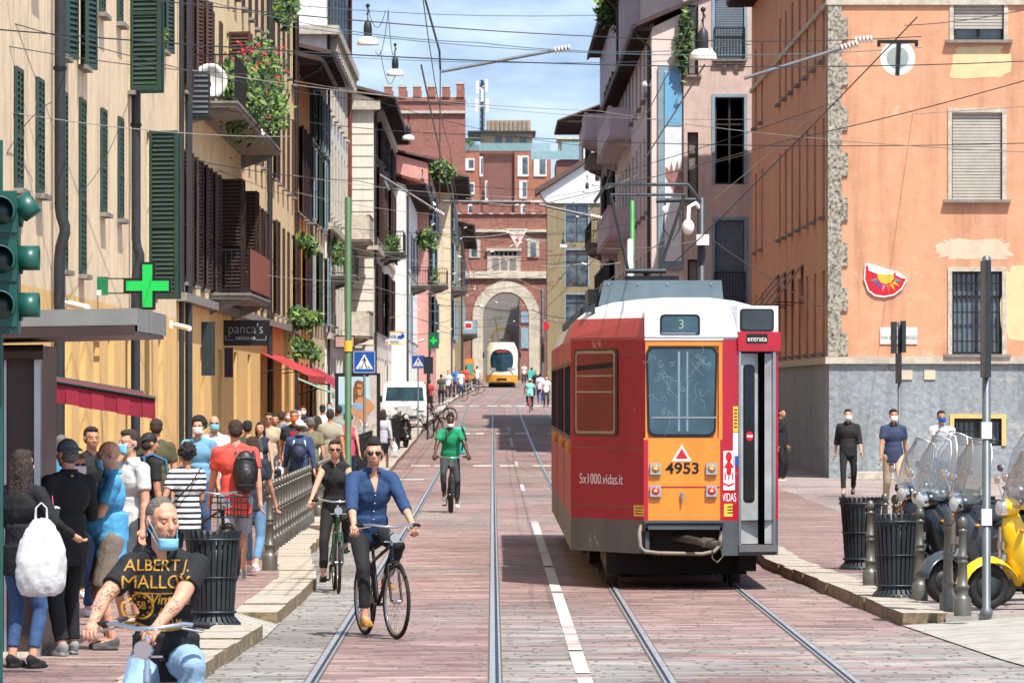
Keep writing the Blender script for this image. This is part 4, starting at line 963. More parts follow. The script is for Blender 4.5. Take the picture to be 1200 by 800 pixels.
# rear window
a, U_, N_, L_ = edge(0)
def rounded(x0, x1, z0, z1, r, n=5):
    pts = []
    for cx_, cz_, a0 in ((x1-r, z1-r, 0), (x0+r, z1-r, 90), (x0+r, z0+r, 180), (x1-r, z0+r, 270)):
        for i in range(n+1): q = R(a0+90*i/n); pts.append((cx_+r*math.cos(q), cz_+r*math.sin(q)))
    return pts
def pane(g, fr, x0, x1, z0, z1, r, d, th, mi, n=5, taper=0):
    A, U_, N_ = fr; pts = rounded(x0, x1, z0, z1, r, n); zc_ = (z0+z1)/2; xc_ = (x0+x1)/2
    P = [A + U_*(xc_+(x-xc_)*(1+taper*(z-zc_)/(z1-z0))) + Vector((0, 0, z)) + N_*d for x, z in pts]
    g.prism([p for p in P], -N_*th, mi)
fr0 = (Vector((-.35, 0, 0)), Vector((1, 0, 0)), Vector((0, -1, 0)))
g = MB(); X0, X1 = (757-755)/102.5-.0, (836-755)/102.5
g.box(-.34, .52, .03, .05, 1.70, 2.81, 3)
# orange surround that covers the square opening corners
pane(g, fr0, X0-.005, X1+.025, fz(511.5), fz(406), .09, .012, .03, 0, taper=.055)
pane(g, fr0, X0+.02, X1, fz(508.5), fz(409), .075, .016, .0035, 1, taper=.055)
g.box(-.28, .46, -.022, -.017, fz(490), fz(488), 2)
g.build('rear_window', [BLACK, TGLS, STEEL, TORG], tr)
# figures of bars seen through the glass, and the scratched scrawl on it
g = MB(); rr = random.Random(11)
def scrawl(cx_, cz_, w_, h_, n):
    for _ in range(n*2):
        x_, z_ = cx_+rr.uniform(-w_, w_), cz_+rr.uniform(-h_, h_); pts = []; an = rr.uniform(0, 6); cv = rr.uniform(-.9, .9)
        for k in range(16):
            pts.append((x_, -.0185, z_)); an += cv + rr.uniform(-.3, .3); x_ += .013*math.cos(an); z_ += .019*math.sin(an)
            if k == 8: cv = -cv
        g.tube(pts, .0022, 4, caps=False)
scrawl(-.14, 2.52, .10, .12, 5); scrawl(.28, 2.6, .08, .08, 4); scrawl(.02, 2.3, .1, .1, 3); scrawl(-.12, 2.1, .06, .1, 3); scrawl(.3, 2.35, .04, .1, 2)
g.build('scratched_scrawl', mat('scratch_grey', '#7f979e', .5, var=0), tr)
g = MB()
for px, wd in ((793, .025), (803, .02)): x_ = (px-755)/102.5-.35; g.box(x_, x_+wd, -.0188, -.0165, fz(505), fz(412), 0)
g.build('grab_pole', mat('pole_behind_glass', '#7f98a4', .3, var=.1), tr)
# orange lower panel, lamps, number
g = MB(); g.box(-.37, .53, -.012, -.001, .80, fz(513), 0); g.box(-.37, -.32, -.016, -.012, .80, fz(515), 1); g.box(.505, .535, -.016, -.012, .80, fz(515), 1); g.box(-.30, .50, -.016, -.012, fz(571), fz(569.5), 1)
g.build('rear_panel', [TORG, TRED], tr)
AMB = mat('amber_lens', '#c8862c', .15, var=.1); RLENS = mat('red_lens', '#d8402c', .15, var=.1)
for x_, z_, m in ((-.235, fz(549), AMB), (.405, fz(549), AMB), (-.235, fz(575), RLENS), (.405, fz(575), RLENS)):
    g = MB(); g.box(x_-.062, x_+.062, -.05, -.012, z_-.065, z_+.065, 0); g.lathe([(.048, -.05), (.048, -.062), (.03, -.07), (.001, -.072)], (x_, 0, z_), 14, 1, axis='y'); g.lathe([(.02, -.068), (.012, -.078), (.001, -.08)], (x_, 0, z_), 10, 2, axis='y')
    g.build('tail_lamp', [CHROME, m, mat('lamp_core', '#ffe9c8', .2, var=0)], tr)
g = MB(); x_ = 0.065; z0_ = fz(540); g.prism([(x_-.115, -.013, z0_), (x_+.115, -.013, z0_), (x_, -.013, z0_+.19)], (0, -.004, 0), 0); g.prism([(x_-.068, -.0175, z0_+.03), (x_+.068, -.0175, z0_+.03), (x_, -.0175, z0_+.145)], (0, -.003, 0), 1)
g.build('warning_triangle', [WHITE, REDP], tr)
text('4953', .175, tr, (.075, -.014, fz(549)), (R(90), 0, 0), BLACK, 'fleet_number', sx=1.12, font_off=.004)
g = MB(); x_ = .07; g.box(x_-.018, x_+.018, -.05, -.012, fz(583), fz(576), 0); g.tube([(x_, -.045, fz(578)), (x_, -.05, fz(588))], .012, 8); g.build('latch', STEEL, tr)
# destination displays
g = MB(); zc_ = fz(381.5); frt = (Vector((-.35, -.0, 0)), Vector((1, 0, 0)), Vector((0, -1, 0)))
g.box(-.36, .54, -.01, .25, zt0-.01, fz(361), 2)
pane(g, frt, (772-755)/102.5, (819-755)/102.5, zc_-.13, zc_+.13, .05, .014, .01, 0); pane(g, frt, (774.5-755)/102.5, (816.5-755)/102.5, zc_-.105, zc_+.105, .04, .017, .004, 1)
g.box(-.17, .22, -.02, -.0165, zc_-.095, zc_-.08, 3)
g.build('line_display', [BLACK, TGLS, TWHT, STEEL], tr)
text('3', .15, tr, (.06, -.019, zc_+.01), (R(90), 0, 0), mat('display_green', '#7faa8a', .5, var=0), 'line_number')
ang1 = math.atan2(U1.y, U1.x); ang5 = math.atan2(U5.y, U5.x)
def on1(u, z, d=0): return Vector(a1) + U1*u + N1*d + Vector((0, 0, z))
def on5(u, z, d=0): return Vector(a5) + U5*u + N5*d + Vector((0, 0, z))
fr1 = (Vector(a1), U1, N1); fr5 = (Vector(a5), U5, N5)
g = MB()
uu0, uu1 = u1(861), u1(906)
g.prism([on1(uu0, fz(397), .0), on1(uu1, fz(397), .0), on1(uu1, fz(358), .0), on1(uu0, fz(358), .0)], -N1*.35, 0)
pane(g, fr1, u1(864), u1(901), fz(388), fz(361.5), .04, .012, .01, 1); pane(g, fr1, u1(866), u1(899), fz(386), fz(363.5), .03, .015, .004, 2)
g.build('side_display', [TWHT, BLACK, mat('display_glass', '#3b4244', .08, var=.2)], tr)
g = MB(); g.prism([on1(uu0-.0, fz(411), .03), on1(uu1+.02, fz(411), .03), on1(uu1+.02, fz(388.5), .03), on1(uu0-.0, fz(388.5), .03)], -N1*.06, 0)
g.prism([on1(u1(870), fz(402), .035), on1(u1(893), fz(402), .035), on1(u1(893), fz(391), .035), on1(u1(870), fz(391), .035)], -N1*.004, 1)
g.build('door_header', [TRED, BLACK], tr)
text('entrata', .085, tr, on1(u1(881.5), fz(397), .037), (R(90), 0, ang1), WHITE, 'door_notice')
# door: frame, folded leaf with long window, no-entry disc, sill
g = MB(); 
for ua, ub in ((862.5, 865), (900, 903)): g.prism([on1(u1(ua), .50, .01), on1(u1(ub), .50, .01), on1(u1(ub), fz(412), .01), on1(u1(ua), fz(412), .01)], -N1*.1, 0)
g.prism([on1(u1(862.5), .44, .03), on1(u1(904), .44, .03), on1(u1(904), .52, .03), on1(u1(862.5), .52, .03)], -N1*.25, 0)
g.prism([on1(u1(863), .5, -.28), on1(u1(903), .5, -.28), on1(u1(903), fz(412), -.28), on1(u1(863), fz(412), -.28)], -N1*.02, 1)
g.build('door_frame', [STEEL, DARK], tr)
def leaf(ua, ub, da, db, win_):
    g = MB(); A = on1(u1(ua), 0, da); B = on1(u1(ub), 0, db); U_ = (B-A).normalized(); N_ = Vector((U_.y, -U_.x, 0)); L_ = (B-A).length
    g.prism([A+Vector((0, 0, .53)), B+Vector((0, 0, .53)), B+Vector((0, 0, fz(414))), A+Vector((0, 0, fz(414)))], -N_*.03, 0)
    if win_: pane(g, (A, U_, N_), L_*.22, L_*.82, fz(589), fz(427), min(.05, L_*.25), .004, .004, 1); pane(g, (A, U_, N_), L_*.28, L_*.76, fz(587), fz(429), min(.04, L_*.2), .008, .004, 2)
    return g.build('door_leaf', [mat('door_aluminium', '#b9bcba', .45, metal=.25, var=.15, streak=.3), BLACK, mat('door_glass', '#14181a', .05, var=.3)], tr), A, U_, N_, L_
lf, A_, UL, NL, LL = leaf(865, 888.5, -.05, -.12, True); leaf(893.5, 900.5, -.06, -.02, False)
g = MB(); c_ = A_ + UL*(LL*.52) + NL*.012 + Vector((0, 0, fz(511)))
for k, (rr_, m_) in enumerate(((.055, 0),)):
    g.prism([c_ + UL*rr_*math.cos(q) + Vector((0, 0, rr_*math.sin(q))) for q in [2*math.pi*i/18 for i in range(18)]], NL*.003, 0)
g.prism([c_ + NL*.004 + UL*x_ + Vector((0, 0, z_)) for x_, z_ in ((-.04, -.012), (.04, -.012), (.04, .012), (-.04, .012))], NL*.003, 1)
g.build('no_entry_disc', [REDP, WHITE], lf)
# stickers and lettering on the red panel by the door
def st(g, px0, px1, y0, y1, mi, d=.004): g.prism([on1(u1(px0), fz(y1), d), on1(u1(px1), fz(y1), d), on1(u1(px1), fz(y0), d), on1(u1(px0), fz(y0), d)], -N1*.003, mi)
g = MB(); st(g, 856.5, 862, 476, 506, 2); st(g, 856.5, 862, 507, 534, 0); st(g, 856.5, 862, 534, 546, 3); st(g, 846.5, 856, 590, 605, 2); st(g, 846, 858.5, 528, 574, 0)
g.build('sticker', [WHITE, REDP, YEL, BLUEP], tr)
g = MB()
def st2(pts, mi=0, d=.0055): g.prism([on1(u1(px if px > 857.4 else 852+(px-850)*.88), fz(y), d) for px, y in pts], -N1*.001, mi)
st2([(849.8+4*math.cos(q), 535+6*math.sin(q)) for q in [math.pi*2*i/12 for i in range(12)]]); st2([(843.2, 548), (850, 538), (856.6, 548), (853, 548), (853, 556), (847, 556), (847, 548)])
for k in (0, 1, 2):
    st2([(845.3+k*4.6+.9*math.cos(q), 558+5*math.sin(q)) for q in [math.pi*2*i/10 for i in range(10)]])
st2([(843.2, 565), (850, 567.5), (856.6, 565), (856.6, 567.2), (850, 570), (843.2, 567.2)])
g.build('emblem', REDP, tr)
text('VIDAS', .135, tr, on1(u1(852.3), fz(583), .004), (R(90), 0, ang1), WHITE, 'lettering', sx=.47)
text('5x1000.vidas.it', .17, tr, on5(u5(704), fz(563), .004), (R(90), 0, ang5), mat('pale_lettering', '#e6d6d8', .5, var=0), 'lettering', sx=1.12)
g = MB(); g.prism([on5(u5(742), fz(605), .004), on5(u5(754), fz(605), .004), on5(u5(754), fz(592), .004), on5(u5(742), fz(592), .004)], -N5*.003, 0)
for z_ in (595, 598.5, 602): g.prism([on5(u5(744), fz(z_+.7), .0052), on5(u5(752), fz(z_+.7), .0052), on5(u5(752), fz(z_-.7), .0052), on5(u5(744), fz(z_-.7), .0052)], -N5*.001, 1)
for z_ in (593.5, 597, 600.5): st2([(848, z_+.7), (855, z_+.7), (855, z_-.7), (848, z_-.7)], 1, .0055)
for z_ in range(480, 504, 4): st2([(857.5, z_+.8), (861, z_+.8), (861, z_-.8), (857.5, z_-.8)], 1, .0055)
g.build('sticker', [YEL, BLACK], tr)
# left chamfer window
g = MB(); pane(g, fr5, u5(672.5), u5(723.5), fz(510.5, 101.3), fz(408.5, 101.3), .07, .012, .03, 0); pane(g, fr5, u5(675), u5(721.5), fz(508, 101.3), fz(411, 101.3), .06, .018, .006, 1)
pane(g, fr5, u5(677), u5(719.5), fz(505, 101.3), fz(414, 101.3), .04, .022, .004, 2)
for y_ in (440, 459): g.prism([on5(u5(677), fz(y_+1), .024), on5(u5(719.5), fz(y_+1), .024), on5(u5(719.5), fz(y_-1), .024), on5(u5(677), fz(y_-1), .024)], -N5*.004, 1)
g.prism([on5(u5(677), fz(434), .023), on5(u5(719), fz(430), .023), on5(u5(719), fz(424), .023), on5(u5(677), fz(428), .023)], -N5*.002, 3)
g.build('side_window', [BLACK, mat('window_metal', '#9a8d8c', .35, metal=.5, var=.1), mat('glass_painted_red_reflection', '#7a1830', .3, var=.25, vs=1.4, kind='obj', spec=.2), DARK], tr)  # the red reflection is painted as the pane's base colour
def side_windows(root, n_, pitch, y0, nm='side_window', L=1.6):
    for sx in (-1, 1):
        for j in range(n_):
            g = MB(); g.box(sx*1.15-.004, sx*1.15+.004, y0+j*pitch, y0+j*pitch+L, 1.7, 2.62, 0)
            for z_ in (1.7, 2.58): g.box(sx*1.172-.012, sx*1.172+.012, y0+j*pitch, y0+j*pitch+L, z_, z_+.05, 1)
            for yy in (0, L-.05): g.box(sx*1.172-.012, sx*1.172+.012, y0+j*pitch+yy, y0+j*pitch+yy+.05, 1.7, 2.62, 1)
            g.build(nm, [TDGL, BLACK], root)
side_windows(tr, 3, 1.9, 2.05)
def marker(root, y):
    g = MB(); g.lathe([(.075, 0), (.075, .03), (.05, .055), (.001, .06)], (0, 0, 0), 14, axis='x'); o_ = g.build('marker_lamp', AMB, root); o_.location = (-1.18, y, 1.63); o_.rotation_euler = (0, 0, math.pi)
marker(tr, 1.95)
for z_, u0, u1_ in ((1.62, 0, L5), (2.70, 0, L5), (.95, 0, L5)):
    g = MB(); g.prism([on5(u0, z_, .001), on5(u1_, z_, .001), on5(u1_, z_+.008, .001), on5(u0, z_+.008, .001)], -N5*.003, 0); g.build('panel_seam', TGRY, tr)
for u_ in (.03, L5-.05):
    for k in range(9): g = MB(); c_ = on5(u_, .95+k*.22, .003); g.ell(c_, (.008, .008, .008), seg=6, rings=4); g.build('rivet', TRED, tr)
# equipment box and pantograph on the roof
g = MB(); bx0, bx1 = (703-577)/98.0-2.10, (845-577)/98.0-2.10
g.prism([(bx0-.02, 3.0, 3.30), (bx1+.03, 3.0, 3.30), (bx1+.0, 3.0, 3.60), (bx0+.05, 3.0, 3.60)], (0, 2.6, 0), 0)
for x_ in (bx0+.1, bx0+.45, bx0+.8, bx1-.12): g.lathe([(.012, 2.985), (.012, 3.0)], (x_, 0, 3.56), 8, 1, axis='y')
g.box(bx0+.3, bx0+.95, 3.3, 4.6, 3.601, 3.66, 2); 
g.box(bx0-.14, bx0-.03, 3.3, 5.5, 3.3, 3.5, 2)
g.build('roof_equipment', [TROOF, STEEL, BLACK], tr)
# further modules
for k in (1, 2):
    y0 = ML + .35 + (k-1)*(ML+.35)
    g = MB(); 
    for yb in range(3): g.box(-1.02, 1.02, y0-.33+yb*.1, y0-.27+yb*.1, .55, 3.1)
    g.box(-.98, .98, y0-.35, y0, .5, 3.05)
    g.build('bellows', BLACK, tr)
    g = MB(); g.box(-1.18, 1.18, y0, y0+ML, .8, 1.7, 0); g.box(-1.14, 1.14, y0+.01, y0+ML-.01, 1.7, 2.62, 0)
    g.box(-1.18, 1.18, y0, y0+ML, 2.62, 2.9, 0); g.box(-1.175, 1.175, y0+.005, y0+ML-.005, .42, .798, 1)
    for j in range(5):
        for sx in (-1, 1): g.box(sx*1.16-.02, sx*1.16+.02, y0+j*1.9+.0, y0+j*1.9+.3, 1.7, 2.62, 0)
    g.prism([(-1.16, y0, 2.9), (1.16, y0, 2.9), (1.08, y0, 3.12), (.9, y0, 3.24), (0, y0, 3.33), (-.9, y0, 3.24), (-1.08, y0, 3.12)], (0, ML, 0), 2)
    g.box(-1.0, 1.0, y0, y0+ML, .3, .45, 3); g.box(-.85, .85, y0+.5, y0+2.7, .05, .4, 3); g.box(-.85, .85, y0+5.5, y0+7.6, .05, .4, 3)
    g.build('car_body', [TRED_SHADE, TGRY, TWHT, UNDER], tr)
    side_windows(tr, 4, 1.9, y0+.3); marker(tr, y0+.3)
g = MB()   # clutter along the left roof edge
for j in range(16): g.box(-1.02, -.9, 1.5+j*1.5, 1.62+j*1.5, 3.2, 3.3)
g.tube([(-.96, 1.5, 3.3), (-.96, 24, 3.3)], .02, 6); g.build('roof_rail', ZINC, tr)
# pantograph: at y ~ +15 on the second module
def pantograph(root, y, zbase, ztop, w=.55, horn=.3):
    g = MB(); m_ = w
    for yy in (y, y+.12):
        g.tube([(-.16-.1, yy, zbase+.15), (-w-.0, yy, ztop-.12)], .022, 8); g.tube([(.16+.0, yy, zbase+.15), (w, yy, ztop-.12)], .022, 8)
        g.tube([(-w-horn, yy, ztop-.22), (-w-horn+.08, yy, ztop-.1), (-w-.05, yy, ztop+.02), (w+.05, yy, ztop+.02), (w+horn-.08, yy, ztop-.1), (w+horn, yy, ztop-.22)], .022, 8)
    g.tube([(-.3, y, zbase+.15), (.25, y, zbase+.15)], .035, 8)
    g.tube([(-w, y, ztop-.12), (w, y, ztop-.12)], .02, 8)
    g.tube([(-.02, y+.3, zbase), (-.02, y, zbase+.15)], .04, 8)
    g.box(-.35, .35, y-.3, y+.8, zbase-.1, zbase)
    g.build('pantograph', GUN, root)
pantograph(tr, 12.5, 3.75, 5.0+.05, .5, .22)

# far tram: cream and orange, rounded nose
YF_ = 443
ft = thing('low_floor_tram', 'cream and orange modern tram coming up the left-hand track in front of the city gate', 'tram', (LT+OFF(YF_), YF_, GZ(YF_)))
CRM = mat('tram_cream', '#ece4cc', .35, coat=.4, var=.04); FOR = mat('tram_amber', '#e0982c', .4, coat=.3, var=.06)
def fnose(z):   # half width, forward set-back by height
    t = max(0, min(1, (z-.4)/2.9)); return 1.2*(1-.0*t) if t < .75 else 1.2-.28*((t-.75)/.25)**1.6
g = MB(); zs_ = [.35, .7, .95, 1.3, 1.7, 2.1, 2.5, 2.8, 3.05, 3.25, 3.35]; rows = []
for z_ in zs_:
    hw = fnose(z_); sb = .12*max(0, z_-1.0)**1.6*.55; row = []
    for i in range(13):
        a_ = -1+2*i/12; row.append((hw*math.sin(a_*math.pi/2), sb+.9*(1-math.cos(a_*math.pi/2)), z_))
    rows.append([(-hw, 10, z_)] + row + [(hw, 10, z_)])
for ra, rb_ in zip(rows, rows[1:]):
    for i in range(len(ra)-1): g.add([ra[i], ra[i+1], rb_[i+1], rb_[i]], [(0, 1, 2, 3)], 1 if ra[i][2] < .9 else 0, True)
g.poly(rows[-1], 0)
g.build('body_shell', [CRM, FOR], ft)
g = MB(); pts = []
for i in range(28):
    q = 2*math.pi*i/28; x_, z_ = .86*math.copysign(abs(math.cos(q))**.75, math.cos(q)), 2.02+.83*math.copysign(abs(math.sin(q))**.75, math.sin(q)); pts.append((x_, z_))
def onnose(x_, z_, d=.03):
    hw = fnose(z_); sb = .12*max(0, z_-1.0)**1.6*.55; a_ = math.asin(max(-1, min(1, x_/hw))); return (x_, sb+.9*(1-math.cos(a_))-d, z_)
cen = onnose(0, 2.0)
for (xa, za), (xb, zb_) in zip(pts, pts[1:]+pts[:1]):
    prev = [onnose(0, 2.0)]*2
    for k in (.33, .66, 1.0):
        cur_ = [onnose(xa*k, 2.0+(za-2.0)*k), onnose(xb*k, 2.0+(zb_-2.0)*k)]
        g.add([prev[0], prev[1], cur_[1], cur_[0]], [(0, 1, 2, 3)], 0 if za > 1.5 or k < .99 else 0, True); prev = cur_
g.build('windscreen', [mat('teal_windscreen', '#1d3a44', .06, var=.2)], ft)
g = MB(); 
for x_ in (-.55, .55): c3 = onnose(x_, 1.36, .05); g.box(c3[0]-.42, c3[0]+.42, c3[1]-.01, c3[1]+.03, 1.28, 1.45, 0)
g.build('headlight_strip', mat('silver_trim', '#aab0b2', .3, metal=.4), ft)
g = MB(); c3 = onnose(0, 2.66, .05); g.box(-.5, .5, c3[1]-.01, c3[1]+.02, 2.56, 2.76, 0); dsp = g.build('line_display', BLACK, ft)
text('3 ABBIATEGRASSO', .13, ft, (0, c3[1]-.012, 2.66), (R(90), 0, 0), mat('display_red', '#e0402a', .5, emit=.8, var=0), 'display_text', sx=.75)
g = MB(); g.box(-.9, .9, -.06, .3, .30, .42); g.box(-.35, .35, -.02, .1, .55, .7); g.box(-1, 1, .4, 10, .06, .36); g.build('bumper', UNDER, ft)
pantograph(ft, 6, 3.5, 5.3, .5, .2)
for sx in (-1, 1):
    g = MB(); g.tube([(sx*1.0, .6, 2.7), (sx*1.36, .3, 2.6)], .02, 6); g.box(sx*1.36-.06, sx*1.36+.06, .26, .34, 2.2, 2.6); g.build('mirror', BLACK, ft)

# ---------------------------------------------------------------- street furniture
# bollards: one model, copied
def bollard_mesh():
    g = MB(); g.lathe([(.115, 0), (.115, .16), (.095, .18), (.075, .2), (.075, .26), (.09, .27), (.09, .29), (.07, .30), (.058, .50), (.075, .51), (.075, .525), (.058, .54), (.058, .55), (.075, .56), (.075, .575), (.055, .59), (.045, .80), (.06, .81), (.06, .825), (.035, .835), (.03, .85)], seg=14)
    g.ell((0, 0, .895), (.062, .062, .062), seg=12, rings=8); return g.mesh('bollard', BOLL)
bm_ = bollard_mesh()
def bollard(x, y, label, group, rz=0, s=1):
    o_ = link('bollard', bm_, None, (x, y, GZ(y)+PZ), (0, 0, rz)); o_.scale = (s*.74, s*.74, s); tag(o_, label, 'bollard', group); return o_
def bol_px(px, py, lab, gr='bollards along the right kerb', s=1):
    Y = F*(H-PZ)/(py-VY); return bollard(SX(px, Y), Y, lab, gr, s=s)
bol_px(1020, 687, 'bronze bollard between the two litter bins on the right pavement')
bol_px(1078, 703, 'bronze bollard standing right against the nearer right litter bin')
bol_px(1098, 697, 'bronze bollard behind and right of the nearer litter bin, before the silver scooter')
bol_px(1111, 716, 'bronze bollard in front of the dark scooter wheel, right kerb')
bol_px(1128, 721, 'bronze bollard nearest the camera, just left of the tall grey pole')
bol_px(1037, 672, 'bronze bollard mostly hidden behind the nearer right litter bin')
bol_px(1049, 675, 'bronze bollard hidden behind the nearer bin, close to the scooters')
for i in range(28):
    Y = 80 + i*1.15 + (4 if i > 15 else 0)
    bollard(-2.98, Y, 'bronze bollard in the close row along the left kerb', 'bollards along the left kerb')
for px, py, lb in ((316, 668, 'stout bronze bollard behind the man in the coral shirt, nearer of the pair'), (308, 655, 'bronze bollard just behind the nearer one of the pair by the coral-shirted man')):
    bol_px(px, py, lb, 'bollards along the left kerb', s=1.08)
for i in range(12):
    Y = 168 + i*5; bollard(KL(Y)-.65, Y, 'small bronze bollard far up the left kerb beyond the van', 'far bollards on the left kerb')
# litter bins
def bin_thing(px, py, label, s=1):
    Y = F*(H-PZ)/(py-VY); t = thing('litter_bin', label, 'litter bin', (SX(px, Y), Y, PZ), rnd.uniform(0, 1), 'slatted litter bins'); t.scale = (s, s, s)
    g = MB(); g.lathe([(.255, 0), (.255, .03), (.20, .055), (.17, .07)], seg=28)
    for i in range(28):
        a_ = 2*math.pi*i/28; ca, sa = math.cos(a_), math.sin(a_)
        P = lambda r_, z_, w_: [(r_*ca - w_*sa, r_*sa + w_*ca, z_), (r_*ca + w_*sa, r_*sa - w_*ca, z_)]
        prof = [(.262, 0), (.262, .03), (.205, .09), (.20, .12), (.225, .5), (.245, .74), (.262, .84), (.275, .875)]
        for (r0, z0), (r1, z1) in zip(prof, prof[1:]):
            a0, b0 = P(r0, z0, .017); a1_, b1 = P(r1, z1, .017); c0, d0 = P(r0-.012, z0, .017); c1, d1 = P(r1-.012, z1, .017)
            g.add([a0, b0, b1, a1_, c0, d0, d1, c1], [(1, 0, 3, 2), (4, 5, 6, 7), (0, 4, 7, 3), (5, 1, 2, 6)])
    g.build('slatted_body', GUN, t)
    for z_, r_, q_ in ((.13, .212, .014), (.80, .26, .012), (.45, .232, .008)): g = MB(); g.torus((0, 0, z_), r_, q_, 'z', 28); g.build('hoop', GUN, t)
    g = MB(); g.lathe([(.17, .1), (.205, .5), (.225, .79), (.215, .79), (.16, .2)], seg=24); g.build('liner', BLACK, t)
    return t
bin_thing(249, 733, 'dark grey slatted litter bin behind the man in the black T-shirt, left pavement', 1.0)
bin_thing(1051, 700, 'dark grey slatted litter bin nearer the camera on the right, next to bollards', 1.0)
bin_thing(1009, 667, 'dark grey slatted litter bin further back on the right pavement', 1.0)
# poles
def pole(name, label, cat, x, y, zt_, r, m, z0=None):
    z0 = GZ(y)+PZ if z0 is None else z0; t = thing(name, label, cat, (x, y, z0)); g = MB(); g.lathe([(r*1.5, 0), (r*1.5, .04), (r, .06), (r, zt_-z0), (r*.5, zt_-z0+.02)], seg=12); g.build('pole', m, t); return t
Yp = F*(H-PZ)/(719-VY)
t = pole('sign_pole', 'tall grey steel pole with an edge-on sign plate, in front of the yellow scooter', 'pole', SX(1156, Yp), Yp, SZ(302, Yp), .042, POLEM)
g = MB(); g.box(-.035, .02, -.30, .30, SZ(442, Yp)-.12, SZ(303, Yp)-.12-.02); g.build('sign_plate', GUN, t)
for z_ in (.86, 1.7): 
    g = MB(); g.box(-.049, .049, -.049, .049, z_, z_+.16); g.build('sticker', WHITE, t)
Yp = 118
t = pole('sign_pole', 'slim pole carrying two narrow edge-on sign boards before the street name plaques', 'pole', SX(1054, Yp), Yp, SZ(378, Yp), .035, POLEM)
for px, y0, y1 in ((1047.5, 378, 415), (1058, 377, 414), (1053, 415, 450)):
    g = MB(); x_ = SX(px, Yp) - SX(1054, Yp); g.box(x_-.04, x_+.04, -.35, .35, SZ(y1, Yp)-PZ, SZ(y0, Yp)-PZ); g.build('sign_board', GUN, t)
Yg = 122
t = pole('tramline_pole', 'dark green painted tramline pole rising behind the crossing sign on the left', 'pole', SX(408, Yg), Yg, SZ(232, Yg), .07, POLEG)
g = MB(); g.lathe([(.085, 0), (.085, .22)], (0, 0, SZ(413, Yg)-PZ), 12); g.build('yellow_band', YEL, t)
t = pole('tramline_pole', 'bright green pole above the tram roof on the right', 'pole', SX(741, 150), 150, SZ(236, 150), .055, mat('bright_green', '#4c9a58', .5))
t = pole('tramline_pole', 'thick pale grey pole right of the pantograph, partly behind the tram roof', 'pole', SX(738.5, 128), 128, SZ(281, 128), .065, mat('pale_grey_pole', '#c9ced2', .5, var=.06))
t = pole('tramline_pole', 'dark steel catenary mast with cameras, right of the pantograph', 'pole', SX(822, 125), 125, SZ(232, 125), .09, ZINC)
g = MB(); zz = SZ(236, 125)-PZ; g.tube([(0, 0, zz), (-.45, 0, zz), (-.95, 0, zz-.02)], .05, 8); g.build('arm', GUN, t)
g = MB(); x_ = SX(806, 125)-SX(822, 125); z_ = SZ(268, 125)-PZ; g.ell((x_, -.2, z_), (.13, .13, .16)); g.tube([(x_, -.2, z_+.1), (x_+.02, -.2, z_+.42), (x_+.16, -.1, z_+.5), (0, 0, z_+.35)], .045, 8); g.build('dome_camera', WHITE, t)
g = MB(); x_ = SX(823, 125)-SX(822, 125); z_ = SZ(283, 125)-PZ; g.box(x_-.13, x_+.13, -.3, -.14, z_-.11, z_+.11); g.build('junction_box', WHITE, t)
g = MB(); x_ = SX(779, 125)-SX(822, 125); z_ = SZ(248, 125)-PZ; g.ell((x_, -.1, z_), (.07, .07, .09)); g.build('camera', WHITE, t)
g = MB(); g.tube([(-.75, 0, zz), (-.80, 0, zz-.6), (-.6, 0, zz-.85), (-.45, 0, zz-.6), (-.44, 0, zz)], .014, 6); g.build('cable_loop', BLACK, t)
t = pole('tramline_pole', 'slender pole with a red and white roundel at the right edge of the gate arch', 'pole', SX(636, 400), 400, SZ(338, 400), .12, ZINC)
g = MB(); g.lathe([(.3, -.06), (.3, -.04)], (.15, 0, SZ(382, 400)-GZ(400)-PZ), 20, 0, 'y'); g.build('roundel', REDP, t)
# signs: pedestrian crossing
def crossing_sign(px, py, Y, size, label, wht=WHITE):
    s_ = Y/F; x_, z_ = SX(px, Y), SZ(py, Y); t = pole('crossing_sign', label, 'road sign', x_, Y, z_+size/2-.02, .03, POLEM); o_ = t.location; z_ -= o_.z; h = size/2
    g = MB(); g.prism([(x, -.05, z_+z) for x, z in rounded(-h, h, -h, h, .04)], (0, .012, 0), 0); g.build('blue_plate', BLUEP, t)
    g = MB()
    for a_, b_ in ((-h+.015, h-.015),):
        for zz in (-h+.012, h-.022): g.box(a_, b_, -.053, -.0501, z_+zz, z_+zz+.010, 0)
        for xx in (-h+.012, h-.022): g.box(xx, xx+.01, -.053, -.0501, z_+a_, z_+b_, 0)
    g.prism([(-h*.78, -.052, z_-h*.62), (h*.78, -.052, z_-h*.62), (0, -.052, z_+h*.72)], (0, .0015, 0), 0)
    k = h
    for pts in ([(.06, .36), (.10, .42), (.04, .46), (-.03, .44), (-.05, .38), (0, .34)], [(-.07, .34), (.06, .34), (.08, .02), (-.04, .0)], [(-.05, .05), (.0, .05), (-.12, -.30), (-.22, -.50), (-.27, -.47)], [(.0, .05), (.07, .05), (.14, -.2), (.26, -.48), (.18, -.50), (.06, -.22)], [(-.06, .33), (-.02, .25), (-.2, .02), (-.24, .06)], [(.04, .33), (.2, .08), (.16, .05), (.03, .2)]):
        g.prism([(x*k, -.0545, z_+z*k) for x, z in pts], (0, .001, 0), 1)
    for i in (-2, -1, 0, 1, 2):
        if i in (0,): continue
        g.prism([((i*.24-.05)*k, -.0545, z_-.58*k), ((i*.24+.05)*k, -.0545, z_-.58*k), ((i*.17+.03)*k, -.0545, z_-.36*k), ((i*.17-.03)*k, -.0545, z_-.36*k)], (0, .001, 0), 1)
    g.build('pictogram', [wht, BLACK], t); return t
crossing_sign(427, 424, 150, .56, 'blue pedestrian crossing sign on a grey pole above the advertising panel')
